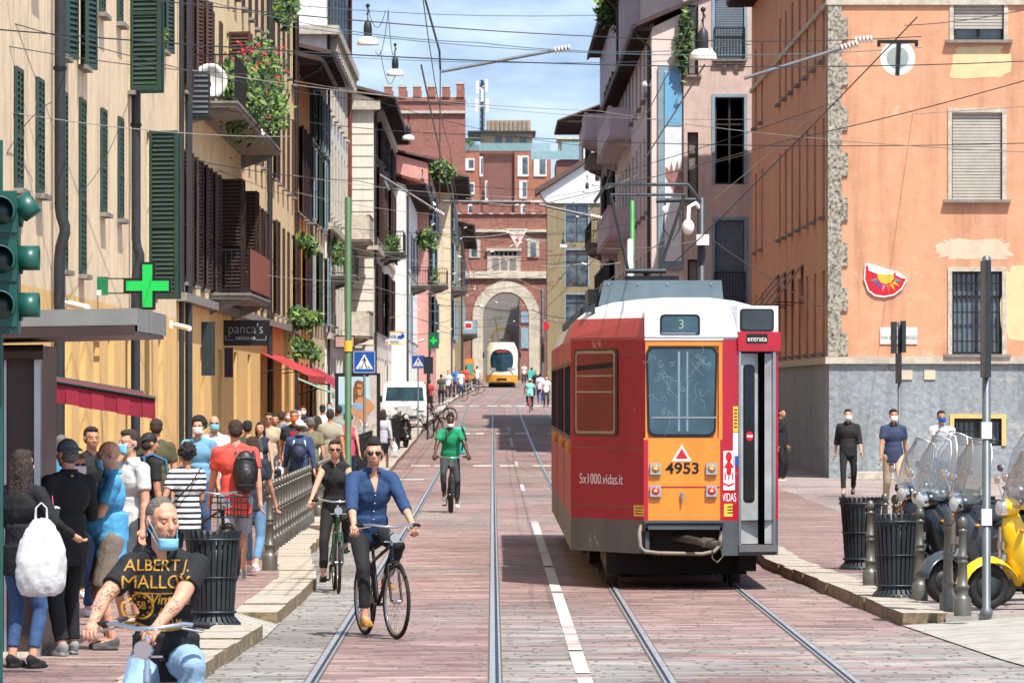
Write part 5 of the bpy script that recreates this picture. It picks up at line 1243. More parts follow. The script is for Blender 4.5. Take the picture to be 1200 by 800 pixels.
t = crossing_sign(490, 424, 222, .5, 'blue pedestrian crossing sign further away, behind a dark signboard')
g = MB(); g.box(SX(502, 215)-.17, SX(502, 215)+.17, 214.9, 215, SZ(438, 215), SZ(418, 215)); g.tube([(SX(501, 215), 215.03, GZ(215)+PZ), (SX(501, 215), 215.03, SZ(418, 215))], .03, 8)
tag(g.build('route_board', GUN), 'dark grey sign seen from behind beside the farther crossing sign', 'sign')
# advertising panel
Yb = 152; t = thing('advertising_panel', 'black framed advertising panel with a long-haired woman in a pale blue bikini', 'billboard', (SX(419, Yb), Yb, GZ(Yb)+PZ)); hz = SZ(437, Yb)-t.location.z; hwp = (445-392)/2*Yb/F
g = MB(); g.box(-hwp, hwp, 0, .16, hz-1.75, hz); g.box(-hwp*.3, hwp*.3, .03, .13, 0, hz-1.75); g.build('frame', BLACK, t)
iw = hwp-.09; ib, it = hz-1.66, hz-.09
SKIN_AD = mat('poster_skin', '#c98f66', .5, var=.1)
g = MB(); g.quad((-iw, -.002, ib+.55*(it-ib)), (iw, -.002, ib+.55*(it-ib)), (iw, -.002, it), (-iw, -.002, it), 0); g.quad((-iw, -.002, ib+.36*(it-ib)), (iw, -.002, ib+.36*(it-ib)), (iw, -.002, ib+.55*(it-ib)), (-iw, -.002, ib+.55*(it-ib)), 1); g.quad((-iw, -.002, ib), (iw, -.002, ib), (iw, -.002, ib+.36*(it-ib)), (-iw, -.002, ib+.36*(it-ib)), 2)
def pp(pts, mi, d): g.poly([(-iw+(px-394.5)/(443-394.5)*2*iw, -.002-d*.0015, hz-.0-(py-437)*Yb/F) for px, py in pts], mi)
pp([(433, 439.5), (443, 439.5), (443, 497), (432, 497), (436, 470)][::-1], 5, 1)
pp([(415, 448), (419, 445), (426, 447), (429, 455), (428, 468), (423, 474), (416, 478), (413, 470), (413, 456)][::-1], 4, 2)
pp([(420, 465), (428, 465), (434, 468), (441, 476), (437, 482), (432, 484), (430, 497), (414, 497), (416, 484), (412, 488), (409, 484), (414, 472)][::-1], 3, 3)
pp([(418.5, 450), (424, 450), (425.5, 456), (423.5, 463), (420, 463), (418, 457)][::-1], 3, 4)
pp([(417.5, 453.5), (424.8, 453.5), (424, 456), (418.5, 456)][::-1], 4, 5)
pp([(414, 474), (420, 471), (424, 474), (424, 480), (415, 480)][::-1], 6, 5)
g.build('poster', [mat('poster_sky', '#b5d3dd', .4, var=.05), mat('poster_sea', '#6fa6bd', .4, var=.1), mat('poster_shore', '#d8d2be', .4, var=.25, vs=6), SKIN_AD, mat('poster_hair', '#8a5a35', .5, var=.25, vs=12), mat('poster_rock', '#c4b8b0', .5, var=.1), mat('poster_bikini', '#7fb2d8', .5)], t)
# pharmacy cross
Yc = ypx(114, XL); kx = Yc/F; t = thing('pharmacy_cross', 'lit green pharmacy cross with black edge on a bracket from the beige house', 'sign', (SX(173, Yc), Yc, SZ(335, Yc)))
GRN = mat('cross_green', '#0fb04a', .5, emit=.3, var=.05)
def cross(g, a_, w_, y_, d_, mi): g.prism([(x, y_, z) for x, z in ((-w_, -a_), (w_, -a_), (w_, -w_), (a_, -w_), (a_, w_), (w_, w_), (w_, a_), (-w_, a_), (-w_, w_), (-a_, w_), (-a_, -w_), (-w_, -w_))], (0, d_, 0), mi)
g = MB(); cross(g, 28*kx, 9.2*kx, -.08, .16, 0); g.build('housing', BLACK, t)
g = MB(); cross(g, 25*kx, 5.8*kx, -.095, .014, 0); g.build('lit_cross', GRN, t)
g = MB(); xl = (112-173)*kx
for z_ in (-.12, .12): g.box(xl+.1, -28*kx, -.02, .02, z_-.012, z_+.012, 0)
g.box(xl, xl+.2, -.09, .09, -.15, .15, 1); g.box((xl-.0), xl+.1, -.095, -.0901, -.15, -.07, 2); g.build('bracket', [POLEG, mat('cross_box_green', '#13734a', .5), WHITE], t)
# black shop sign
Ys = ypx(262, XL); ks = Ys/F; t = thing('shop_sign', 'black hanging shop sign with thin pale letters under the lower balcony', 'sign', (SX(288, Ys), Ys, SZ(390, Ys)))
g = MB(); g.box(-28*ks, 28*ks, -.06, .06, -15*ks, 15*ks); g.build('board', BLACK, t)
text("panca's", 17*ks, t, (0, -.062, 4.5*ks), (R(90), 0, 0), mat('dim_letters', '#8a9a96', .5, var=0), sx=.86, font_off=-.004)
text("DESIGNER", 5.2*ks, t, (0, -.062, -6.5*ks), (R(90), 0, 0), mat('pale_letters', '#c4c8c8', .5, var=0))
g = MB()
for x_ in (-24, 23.4): g.box(x_*ks, (x_+.7)*ks, -.063, -.0601, -8*ks, -3*ks)
g.box(-24*ks, -14*ks, -.063, -.0601, -8.4*ks, -7.8*ks); g.box(12*ks, 24*ks, -.063, -.0601, -8.4*ks, -7.8*ks); g.build('border_line', M['dim_letters'], t)
for px, y0, y1, w_, m_, lb in ((244, 377, 440, 16, mat('charcoal_board', '#2b3438', .5), 'charcoal vertical sign board projecting beside the black shop sign'), (268, 407, 442, 10, mat('wine_board', '#3c2830', .5), 'small wine-coloured sign panel under the black shop sign')):
    Yq = ypx(px-8, XL); g = MB(); g.box(SX(px, Yq)-w_/2*Yq/F, SX(px, Yq)+w_/2*Yq/F, Yq-.05, Yq+.05, SZ(y1, Yq), SZ(y0, Yq)); q = g.build('sign_board', m_); tag(q, lb, 'sign')
# white banner-like shop sign further on
Yq = 300; t = thing('shop_sign', 'white and yellow shop sign with blue writing projecting from the cream house', 'sign', (SX(461, Yq), Yq, SZ(396, Yq))); k_ = Yq/F
g = MB(); g.box(-14*k_, 14*k_, -.06, .06, -8*k_, 8*k_, 0); g.box(-14*k_, 14*k_, -.07, -.0601, -8*k_, -6.8*k_, 1); g.box(-14*k_, 14*k_, -.07, -.0601, 6.8*k_, 8*k_, 1); g.poly([(x*k_, -.075, z*k_) for x, z in ((4, 0), (9, -1), (13, 1), (12.5, 4), (10, 6.5), (9, 3), (6, 3))], 2); g.build('board', [WHITE, YEL, BLUEP], t)
text('ottica', 7*k_, t, (-4.5*k_, -.08, 2.5*k_), (R(90), 0, 0), BLUEP); text('e lenti', 6*k_, t, (-1*k_, -.08, -4*k_), (R(90), 0, 0), mat('grey_letters', '#6f8aa8', .5))
for px, py, w_, h_, Yq, m_, lb in ((591-62.5, 432, 12, 24, 400, mat('orange_stop_sign', '#d88a35', .5), 'orange and green tram stop sign before the gate'), (549, 381, 9, 9, 430, WHITE, 'small white sign with a red mark high on the olive house'), (404-12, 407, 0, 0, 200, None, '')):
    if not m_: continue
    g = MB(); x_ = SX(px if px != 528.5 else 550, Yq); z_ = SZ(py, Yq); k_ = Yq/F
    g.prism([(x_+a_, Yq, z_+b_) for a_, b_ in rounded(-w_/2*k_, w_/2*k_, -h_/2*k_, h_/2*k_, w_*.15*k_)], (0, .1, 0), 0); g.box(x_-w_*.4*k_, x_+w_*.4*k_, Yq-.02, Yq-.001, z_-h_*.3*k_, z_+h_*.25*k_, 1)
    tag(g.build('sign_board', [m_, mat('teal_panel', '#4fa08c', .5) if h_ > 12 else REDP]), lb, 'sign')
Yq = 335; t = thing('pharmacy_cross', 'small distant lit green pharmacy cross beside the blue sign', 'sign', (SX(508, Yq), Yq, SZ(399, Yq)))
g = MB(); g.box(-.3, .3, -.05, .05, -.45, .45, 0); g.box(-.2, .2, -.06, -.051, -.06, .06, 1); g.box(-.06, .06, -.062, -.0511, -.2, .2, 1); g.build('housing', [mat('dark_green_box', '#145a38', .5), GRN], t)
# framed red plaque on the ornate house
Yq = 236; g = MB(); x_ = SX(404, Yq); k_ = Yq/F; g.box(x_-12*k_, x_+12*k_, Yq-.3, Yq-.2, SZ(408, Yq), SZ(393, Yq), 0); g.box(x_-10.5*k_, x_+10.5*k_, Yq-.32, Yq-.301, SZ(406.5, Yq), SZ(394.5, Yq), 1)
tag(g.build('shop_sign', [BLACK, mat('faded_pink_sign', '#c8a49c', .5, var=.15)]), 'faded pink shop sign in a black frame behind the green pole', 'sign')
# high tension triangle hung over the street
Yq = 210; t = thing('warning_sign', 'white inverted triangle sign with red bar and lightning bolt hanging over the street', 'sign', (SX(606, Yq), Yq, SZ(279, Yq))); k_ = Yq/F
g = MB(); g.prism([(-12.5*k_, 0, 11*k_), (12.5*k_, 0, 11*k_), (0, 0, -11.5*k_)], (0, .03, 0), 0); g.box(-7.8*k_, 7.8*k_, -.004, -.001, 3*k_, 4.2*k_, 1); g.poly([(x*k_, -.004, z*k_) for x, z in ((1.5, 2), (-2.8, -3), (-.2, -3), (-1.2, -8.5), (2.6, -1.5), (.2, -1.5), (2.6, 2))][::-1], 1); g.box(-2*k_, 2*k_, -.004, -.001, 6*k_, 7.3*k_, 2); g.build('plate', [WHITE, REDP, YEL], t)
text('PERICOLO 600 VOLT', 2.1*k_, t, (0, -.006, 9*k_), (R(90), 0, 0), BLACK)
for xx in (-11, 11):
    g = MB(); g.tube([(xx*k_, .015, 11*k_), (xx*k_, .015, 20*k_)], .01, 5); g.build('hanger', WIRE, t)
# round tram signal disc, hung before the orange wall
Yq = 120; t = thing('tram_signal_disc', 'round white disc with grey centre and black upright bar hung before the orange wall', 'sign', (SX(1052, Yq), Yq, SZ(68, Yq))); k_ = Yq/F
g = MB(); g.lathe([(20.5*k_, 0), (20.5*k_, .04)], seg=32, mi=0, axis='y'); g.lathe([(13*k_, -.004), (13*k_, -.001)], seg=28, mi=1, axis='y'); g.build('disc', [WHITE, mat('disc_grey', '#9ba7a4', .5)], t)
g = MB(); g.prism([(-2.5*k_, -.03, -21*k_), (2*k_, -.03, -21*k_), (4*k_, -.03, 20*k_), (-1*k_, -.03, 20*k_)], (0, .02, 0)); g.box(-24*k_, 24*k_, -.01, .03, 17*k_, 21*k_); g.box(-24*k_, -20*k_, .0, .03, 13*k_, 17*k_); g.box(20*k_, 24*k_, .0, .03, 13*k_, 17*k_)
g.build('bar', BLACK, t)
# sun mosaic on the orange wall
Yq = YO-.05; t = thing('sun_plaque', 'red half-round mural plaque with a yellow sun and coloured rays on the orange wall', 'plaque', (SX(1037, YO), Yq, SZ(330, YO))); k_ = YO/F
P_ = lambda pts, y_: [((x-1037)*k_, y_, (330-y)*k_) for x, y in pts][::-1]
g = MB(); g.prism(P_([(1013.5, 309), (1030, 313), (1046, 318), (1051, 317.5), (1063.5, 327), (1057, 339), (1048, 346), (1036, 348.5), (1025, 347), (1017, 341), (1012, 327)], 0), (0, .035, 0), 1)
g.prism(P_([(1014.5, 311), (1030, 315), (1046, 320), (1051, 319), (1061.5, 327.5), (1055.5, 338), (1047, 344.5), (1036, 346.5), (1026, 345), (1018.5, 340), (1013.7, 327)], -.004), (0, .003, 0), 0)
g.prism(P_([(1016, 308), (1048, 318), (1046, 322), (1028, 321), (1018, 317)], -.012), (0, .007, 0), 1); g.prism(P_([(1051, 319), (1063, 327), (1055, 325.5), (1049, 322)], -.012), (0, .007, 0), 1)
g.prism(P_([(1028, 321), (1047, 321), (1047.5, 326), (1044, 331), (1038, 333), (1032, 331), (1028.5, 326)], -.0085), (0, .003, 0), 2)
cols = (3, 4, 5, 6, 7, 2, 2, 3)
for i in range(8):
    a_ = R(185-20-i*25); a_ = R(180+12+i*22); c_, s_ = math.cos(a_), -math.sin(a_)
    bx, by = 1038+c_*11, 326+s_*8; ex, ey = 1038+c_*20, 325.5+s_*17; nx, ny = -s_*1.9, c_*1.9
    g.prism(P_([(bx-nx, by-ny), (bx+nx, by+ny), (ex, ey)], -.0085), (0, .003, 0), cols[i])
g.build('plate', [REDP, WHITE, YEL, mat('ray_teal', '#3d9c9a', .5), mat('ray_blue', '#3f62b4', .5), mat('ray_purple', '#7d4ba0', .5), mat('ray_lilac', '#b486c8', .5), mat('ray_orange', '#e07a30', .5)], t)
# street name plaques
def plaque(px0, px1, y0, y1, lab, txt, m=CERAM):
    t = thing('street_plaque', lab, 'plaque', (SX((px0+px1)/2, YO), YO-.03, SZ((y0+y1)/2, YO))); w_ = (px1-px0)/2*k_; h_ = (y1-y0)/2*k_
    g = MB(); g.box(-w_, w_, 0, .028, -h_, h_); g.build('tablet', m, t)
    for i, (s_, sz, tx, z_) in enumerate(txt): text(s_, sz, t, (tx, -.004, z_), (R(90), 0, 0), mat('plaque_grey', '#7d7f80', .6, var=0), sx=.9)
k_ = YO/F
plaque(1031, 1075, 383.5, 403, 'wide white street name plaque behind the sign pole on the orange wall', [('VIA SAN', .12, -.22, -.05), ('GIORGIO', .12, .24, -.05)])
plaque(1056, 1069, 433.5, 444.5, 'small cream house number plaque on the grey base, left of the pair', [], mat('cream_tile', '#dcc7ae', .5)); plaque(1083, 1096, 433.5, 444.5, 'small cream number plaque on the grey base, right of the pair', [], mat('cream_tile2', '#dcc7ae', .5))
# satellite dish & air conditioner
Yq = ypx(232, XL)-2; t = thing('satellite_dish', 'white satellite dish fixed beside the flower balcony', 'satellite dish', (SX(246, Yq), Yq, SZ(95, Yq))); r_ = 20.5*Yq/F
g = MB(); g.lathe([(.02, .09*r_*3), (r_*.35, .085*r_*3), (r_*.7, .05*r_*3), (r_, -.02), (r_, 0.0), (r_*.7, .07*r_*3), (r_*.3, .11*r_*3)], seg=36, axis='y'); g.build('dish', WHITE, t)
g = MB(); g.tube([(0, .2, 0), (0, .35, -.1), (-.3, .4, -.6), (-.7, .4, -.6)], .025, 8); g.tube([(0, .1, -r_*.9), (0, -.3, -.1)], .012, 6); g.box(-.04, .04, -.36, -.26, -.14, -.04); g.build('bracket', IRON, t)
Yq = ypx(218, XL); t = thing('air_conditioner', 'dark air conditioner unit on a rack left of the satellite dish', 'air conditioner', (XL, Yq, SZ(139, Yq)))
g = MB(); g.box(0.05, .5, -.0, .35, .05, 1.0); g.build('casing', GUN, t); g = MB()
for i in range(8): g.box(.08, .47, -.02, -.001, .12+i*.11, .16+i*.11)
g.build('grille', STEEL, t); g = MB(); g.box(0, .55, 0, .9, 0, .045); g.build('rack', IRON, t)

# planting on the balconies
plant('tall balcony planting of oleander with red and white flowers on the upper balcony', (XL+.75, Yb1-1.5, zb1+.05), (.6, 2.8, .8), 4600, .075, 'balcony plants', flowers=110, droop=.5)
plant('leafy shrub with pink flowers at the far end of the upper balcony', (XL+.75, Yb1+6.5, zb1+.5), (.62, 2.8, 1.0), 3600, .085, 'balcony plants', flowers=40, droop=.5)
plant('dark shrub spilling over the near end of the upper balcony rail', (XL+.8, Yb1-6.5, zb1-.1), (.5, 1.8, .6), 1800, .08, 'balcony plants', droop=.4)
for px, y, X, rr_, n, lb in ((356, 283, XL+.5, (.4, 1.0, .26), 380, 'yellow-green trailing plant high on the narrow orange house'), (358, 372, XL+.6, (.5, 1.6, .27), 800, 'light green creeper over the shop awning, upper of two'), (356, 408, XL+.6, (.45, 1.5, .24), 700, 'light green creeper just above the shop awning, lower of two'), (335, 8, XL+.5, (.35, 1.6, .7), 700, 'dense green plants on the high balcony at the top edge'), (190, 46, XL+.2, (.15, .25, .18), 90, 'small sprig of basil on a high window sill of the beige house')):
    Y = ypx(px, X); plant(lb, (X, Y, SZ(y, Y)-rr_[2]), rr_, n, .1 if n > 100 else .06, 'plant', pot=False, droop=.3)
for px, Y, y, X, lb in ((388, 243, 296, None, 'potted plants crowding the iron balcony of the ornate house'), (457, 295, 296, None, 'dark green plants on the balcony of the gabled house'), (503, 380, 330, None, 'green balcony plants on the pink house, middle of the left side'), (497, 372, 312, None, 'small green plants above the pink house balcony'), (519, 300, 205, None, 'young green tree top rising behind the lamp on the left'), (500, 340, 285, None, 'fern-like plant at the white house corner')):
    plant(lb, (SX(px, Y), Y, SZ(y, Y)-.6), (.55, 1.2, .6) if px != 388 else (.6, 3, .5), 900, .13, 'plant', pot=False)
plant('row of bushy shrubs on the roof terrace of the old house, upper right', (SX(724, 246), 249, 17.4), (.7, 2.5, .8), 2600, .14, 'plant', pot=False)
plant('dark creeper hanging from the corner of the mauve-brown block', (SX(801, 188), 187.8, SZ(75, 188)-.5), (.3, .2, 1.0), 700, .09, 'plant', pot=False)
g = MB(); s_ = 13*210/F; x_ = SX(717, 300)
t = thing('roof_house', 'ochre attic with brown sloping eave above the old house, at the upper right edge', 'attic', (SX(725, 275), 275, 17.5)); o_ = t.location
g = MB(); g.box(SX(716, 275), SX(790, 275), 275, 290, 17.6, 23); g.build('wall', OCHRE, t, tuple(o_))
g = MB(); g.prism([(SX(693, 274), 274, SZ(50, 274)), (SX(697, 274), 274, SZ(48, 274)), (SX(715, 274), 274, SZ(-8, 274)), (SX(711, 274), 274, SZ(-8, 274))], (0, 15, 0)); g.build('eave', TILED, t, tuple(o_))

# awnings
def awning(name, label, Xf, px0, px1, drop, out, z0, m, val=.2, frm=IRON):
    Ya, Yb_ = ypx(px0, Xf), ypx(px1, Xf); t = thing(name, label, 'awning', (Xf, Ya, z0)); L_ = Yb_-Ya; g = MB()
    g.prism([(0, 0, 0), (out, 0, -drop), (out, 0, -drop-.02), (0, 0, -.02)], (0, L_, 0)); n_ = max(4, int(L_/.3))
    for i in range(n_): g.box(out-.006, out+.006, L_*i/n_+.01, L_*(i+1)/n_-.01, -drop-val*(1 if i % 2 else .92), -drop)
    g.build('canopy', m, t); g = MB()
    for y_ in (.05, L_-.05): g = MB(); g.tube([(0, y_, -.55), (out*.6, y_, -drop*.7), (out, y_, -drop)], .018, 6); g.build('frame_arm', frm, t)
    return t
REDA = mat('red_canvas', '#b53434', .8, var=.08); CRIM = mat('crimson_canvas', '#9c2438', .8, var=.08)
awning('awning', 'bright red canvas awning under the far corner of the sand house', XL, 305, 330, .65, 1.35, 3.35, REDA)
awning('awning', 'dark red canvas awning over the cafe front beyond the sand house', XL, 350, 372, .9, 1.6, 3.1, CRIM)
awning('awning', 'pale green canvas awning over the cafe doors beside the red one', XL, 346, 350, .5, 1.2, 2.7, mat('green_canvas', '#8fb8a4', .8))
# kiosk on the left: metal roof slab, pillar and red awning
KY = 47.5
t = thing('newsstand_kiosk', 'brown metal kiosk with a wide flat grey roof at the left edge', 'kiosk', (-4.9, KY, PZ)); o = tuple(t.location)
BRZ = mat('kiosk_brown', '#4a3a34', .4, metal=.3, var=.12, vs=3); KGR = mat('kiosk_grey_fascia', '#8b8b86', .55, metal=.2, var=.1, vs=2, streak=.3)
g = MB(); xr_ = SX(161, KY); zt_, zb_ = SZ(361, KY), SZ(388, KY)
g.prism([(-7.5, KY, zb_-.02), (xr_, KY, zb_+.05), (xr_, KY, zt_), (-7.5, KY, zt_-.08)], (0, 4.2, 0), 0)
g.prism([(-7.4, KY-.02, zb_-.14), (xr_-.02, KY-.02, zb_-.03), (xr_-.02, KY-.02, zb_+.045), (-7.4, KY-.02, zb_-.025)], (0, 4.2, 0), 1)
g.box(xr_-.0, xr_+.006, KY+.02, KY+4.1, zb_, zt_-.02, 0)
g.build('roof', [KGR, BRZ], t, o)
g = MB(); x0 = SX(44, KY+1.2); g.box(-7.2, x0-.02, KY+1.2, KY+3.6, .0, zb_-.1, 0); g.box(x0-.02, x0+.03, KY+1.1, KY+1.25, 0, zb_-.1, 2); g.box(-7.2, x0, KY+1.17, KY+1.199, 1.0, 1.04, 2)
for x_ in (-3.98, -4.28): g.box(x_, x_+.02, KY+1.17, KY+1.2, .1, zb_-.12, 2)
g.box(-7.2, x0, KY+1.12, KY+1.2, .0, .16, 1); g.build('wall', [BRZ, STONE, STEEL], t, o)
g = MB(); g.tube([(-7, KY+.8, zb_-.2), (SX(42, KY), KY+.8, zb_-.16)], .06, 8); g.build('shutter_roll', BRZ, t, o)
YK = 56; k_ = YK/F
t = thing('awning', 'crimson awning with valance beside the kiosk at the left', 'awning', (SX(47, YK), YK, SZ(443, YK))); o = tuple(t.location)
g = MB(); A = Vector((SX(47, YK), YK, SZ(444, YK))); B = Vector((SX(182, YK), YK, SZ(467, YK))); bk = Vector((-.25, 2.4, .05))
g.quad(A, B, B+bk, A+bk); n_ = 9
for i in range(n_): p, q = A+(B-A)*i/n_, A+(B-A)*(i+1)/n_; w_ = Vector((0, .01+.015*(i % 2), -.20+.004*(i % 3))); g.quad(p+w_+(0, 0, 0) if False else p+w_, q+w_, q, p)
g.quad(B+Vector((0, 0, -.2)), B+bk+Vector((0, 0, -.2)), B+bk, B)
c_ = g.build('canopy', CRIM, t, o); sd = c_.modifiers.new('s', 'SOLIDIFY'); sd.thickness = .012; BAKE.append((c_, None))
g = MB(); g.tube([A, B], .022, 8); g.tube([A+bk, B+bk], .022, 8); g.tube([A+Vector((0, 0, 0)), A+bk], .02, 8); g.tube([A+bk*.9+Vector((.02, 0, 0)), Vector((A.x+.02, A.y+bk.y*.9, PZ))], .03, 8); g.build('frame', IRON, t, o)

# traffic light, seen from the side
YT_ = 43; k_ = YT_/F; TLG = mat('traffic_light_green', '#17544a', .4, var=.1)
t = thing('traffic_light', 'green traffic light with three visored lamps cut by the left edge', 'traffic light', (SX(-6, YT_), YT_, PZ)); o = tuple(t.location)
g = MB(); g.box(SX(-12, YT_), SX(22, YT_), YT_, YT_+.2, SZ(391, YT_), SZ(233, YT_), 0); g.build('housing', mat('housing_green', '#143f38', .4, var=.1), t, o)
for i, y_ in enumerate((248, 305, 358)):
    cx_, cz_ = SX(2, YT_), SZ(y_, YT_); r_ = .105
    g = MB(); vs = []
    for ring, (yy, rr_) in enumerate(((0, r_), (-.22, r_*1.02))):
        for k in range(25): a_ = R(-35 + 250*k/24); vs.append((cx_+rr_*math.cos(a_), YT_+yy, cz_+rr_*math.sin(a_)))
    g.add(vs, [(k, k+1, 26+k, 25+k) for k in range(24)], 0, True); g.box(SX(-12, YT_), SX(20, YT_), YT_-.012, YT_-.001, cz_-.15, cz_+.15, 0)
    v_ = g.build('visor', TLG, t, o); sd = v_.modifiers.new('s', 'SOLIDIFY'); sd.thickness = .008; BAKE.append((v_, None))
    g = MB(); g.lathe([(.095, -.001), (.09, -.03), (.05, -.045), (.001, -.05)], (cx_, YT_-.012, cz_), 18, 0, 'y'); g.build('lens', mat('dark_lens', '#123a34', .2, var=.05), t, o)
for y_, rot in ((250, 35), (305, 0), (360, 0)):   # side-facing visored lamps
    g = MB(); x_ = SX(22, YT_); cz_ = SZ(y_, YT_); L_ = .14
    for k in range(14): 
        a0, a1_ = R(-40+260*k/14), R(-40+260*(k+1)/14)
        m_ = Matrix.Translation((x_, YT_+.1, cz_)) @ Matrix.Rotation(R(-rot), 4, 'Y')
        P = [m_ @ Vector((d_, .1*math.cos(a_), .1*math.sin(a_))) for d_, a_ in ((0, a0), (L_, a0), (L_, a1_), (0, a1_))]
        g.add(P, [(0, 1, 2, 3)], 0, True)
    g.lathe([(.10, -.0), (.10, .02), (.05, .03)], (x_, YT_+.1, cz_), 14, 0, 'x'); v_ = g.build('side_visor', TLG, t, o); sd = v_.modifiers.new('s', 'SOLIDIFY'); sd.thickness = .008; BAKE.append((v_, None))
g = MB(); g.tube([(SX(-10, YT_), YT_+.3, 0), (SX(-10, YT_), YT_+.3, 4.1)], .06, 10); g.box(SX(-12, YT_), SX(-8, YT_), YT_+.1, YT_+.3, 3.0, 3.05); g.build('pole', TLG, t, o)
for i, px in enumerate((940, 929, 920, 912)):
    Y = ypx(px, XO); t = thing('awning', 'small brown canvas window awning on the shaded flank of the orange house, ' + ('nearest of four', 'second of four', 'third of four', 'farthest of four')[i], 'awning', (XO, Y, 5.55), 0, 'small awnings on the orange flank'); g = MB()
    g.prism([(0, -.7, 0), (-.75, -.7, -.95), (-.75, -.7, -.97), (0, -.7, -.03)], (0, 1.4, 0)); g.box(-.755, -.745, -.7, .7, -1.15, -.96); g.build('canopy', mat('brown_canvas', '#8a6a5c', .85, var=.1), t); g = MB(); g.tube([(0, -.68, -1.0), (-.75, -.68, -.97)], .015, 6); g.build('frame_arm', IRON, t)
# security cameras on the ochre wall
for px, y in ((72, 356), (199, 381)):
    Y = ypx(px, XL); t = thing('security_camera', 'small white security camera on the ochre wall ' + ('above the awning' if px < 100 else 'near the arched doorway'), 'camera', (XL, Y, SZ(y, Y))); g = MB()
    g.box(0, .06, -.06, .06, -.06, .1); g.tube([(.05, 0, .03), (.25, -.1, -.02)], .02, 6); g.build('bracket', WHITE, t); g = MB(); g.tube([(.12, 0, 0), (.42, -.35, -.07)], .055, 10); g.build('housing', WHITE, t)

# ---------------------------------------------------------------- pendant street lamps and wires
def lamp(px, py, wpx, lab):
    Y = .62*F/wpx; t = thing('pendant_lamp', lab, 'street lamp', (SX(px, Y), Y, SZ(py, Y)), 0, 'pendant lamps hung over the street')
    g = MB(); g.lathe([(.30, -.0), (.31, .02), (.285, .12), (.22, .2), (.12, .235), (.10, .24)], seg=24); g.build('shade', LAMPG, t)
    g = MB(); g.lathe([(.10, .24), (.115, .26), (.12, .45), (.10, .62), (.05, .68), (.02, .72)], seg=14); g.build('housing', ZINC, t)
    g = MB(); g.tube([(0, 0, .7), (0, 0, 1.1)], .018, 6); g.tube([(-.04, 0, .85), (.05, 0, .95), (-.02, 0, 1.05)], .02, 6); g.ell((0, 0, 1.1), (.06, .06, .06), seg=8, rings=6); g.build('hanger', IRON, t)
    return t, Y
lamps = [(431, 53, 26, 'bell-shaped pendant lamp, largest on the left against the sky'), (463, 89, 20.5, 'bell-shaped pendant lamp below and right of the largest left one'), (824, 70, 33, 'largest pendant lamp, in front of the mauve-brown block'), (763, 102, 23, 'pendant lamp in front of the pale pink end wall'), (749, 174, 18, 'pendant lamp level with the blue banner, left of it'), (478.5, 164, 15.5, 'pendant lamp in front of the plain white wall on the left'), (495, 223, 13, 'pendant lamp over the red tiled roof, upper'), (505, 241, 12, 'pendant lamp just below the upper red roof one'), (700, 218, 14, 'pendant lamp above the pantograph, left of the pink wall'), (688, 226, 11, 'pendant lamp in front of the white gable'), (506, 282, 11, 'small pendant lamp among the wires left of the gate'), (660, 290, 9.5, 'small pendant lamp in front of the ochre gable house'), (634, 316, 7.5, 'tiny pendant lamp at the right edge of the gate'), (531, 278, 8, 'tiny pendant lamp in front of the gate, left side'), (514, 296, 9, 'small pendant lamp near the iron balcony'), (522, 340, 7, 'tiny pendant lamp above the pale shutters')]
lampY = {}
for a in lamps:
    t_, Y_ = lamp(*a); lampY[a[0]] = (t_.location.copy(), Y_)
def wire(pts, r, m, label, sag=.0, seg=14, cat='wire', name='overhead_wire', group=None):
    P = []; r = r*.8; pts = [Vector(p) for p in pts]
    for a, b in zip(pts, pts[1:]):
        for i in range(seg):
            t_ = i/seg; P.append(a.lerp(b, t_) - Vector((0, 0, sag*4*t_*(1-t_))))
    P.append(pts[-1]); g = MB(); g.tube(P, r, 5, caps=False); return tag(g.build(name, m), label, cat, group)
def wpx(pts, m, label, r=.012, sag=.1, **k): return wire([(SX(px, Y), Y, SZ(py, Y)) for px, py, Y in pts], r, m, label or wlabel(pts, m), sag, **k)
W1 = None; GW = 'span wires over the street'
def where(px, py):
    a = [(90, 'beige corner house'), (230, 'sand house'), (375, 'narrow orange house'), (430, 'ornate white house'), (480, 'gabled cream house'), (560, 'far left houses'), (660, 'gate'), (720, 'old house'), (800, 'pink end wall'), (900, 'mauve-brown block'), (1010, 'orange corner'), (9999, 'orange wall')]
    return ('top ' if py < 60 else 'upper ' if py < 160 else 'middle ' if py < 270 else 'lower ') + [n for x_, n in a if px < x_][0]
def wlabel(pts, m): return '%s wire from the %s to the %s' % ('pale' if m is WIREL else 'teal' if m is WIRET else 'red' if m is REDP else 'dark', where(*pts[0][:2]), where(*pts[-1][:2]))
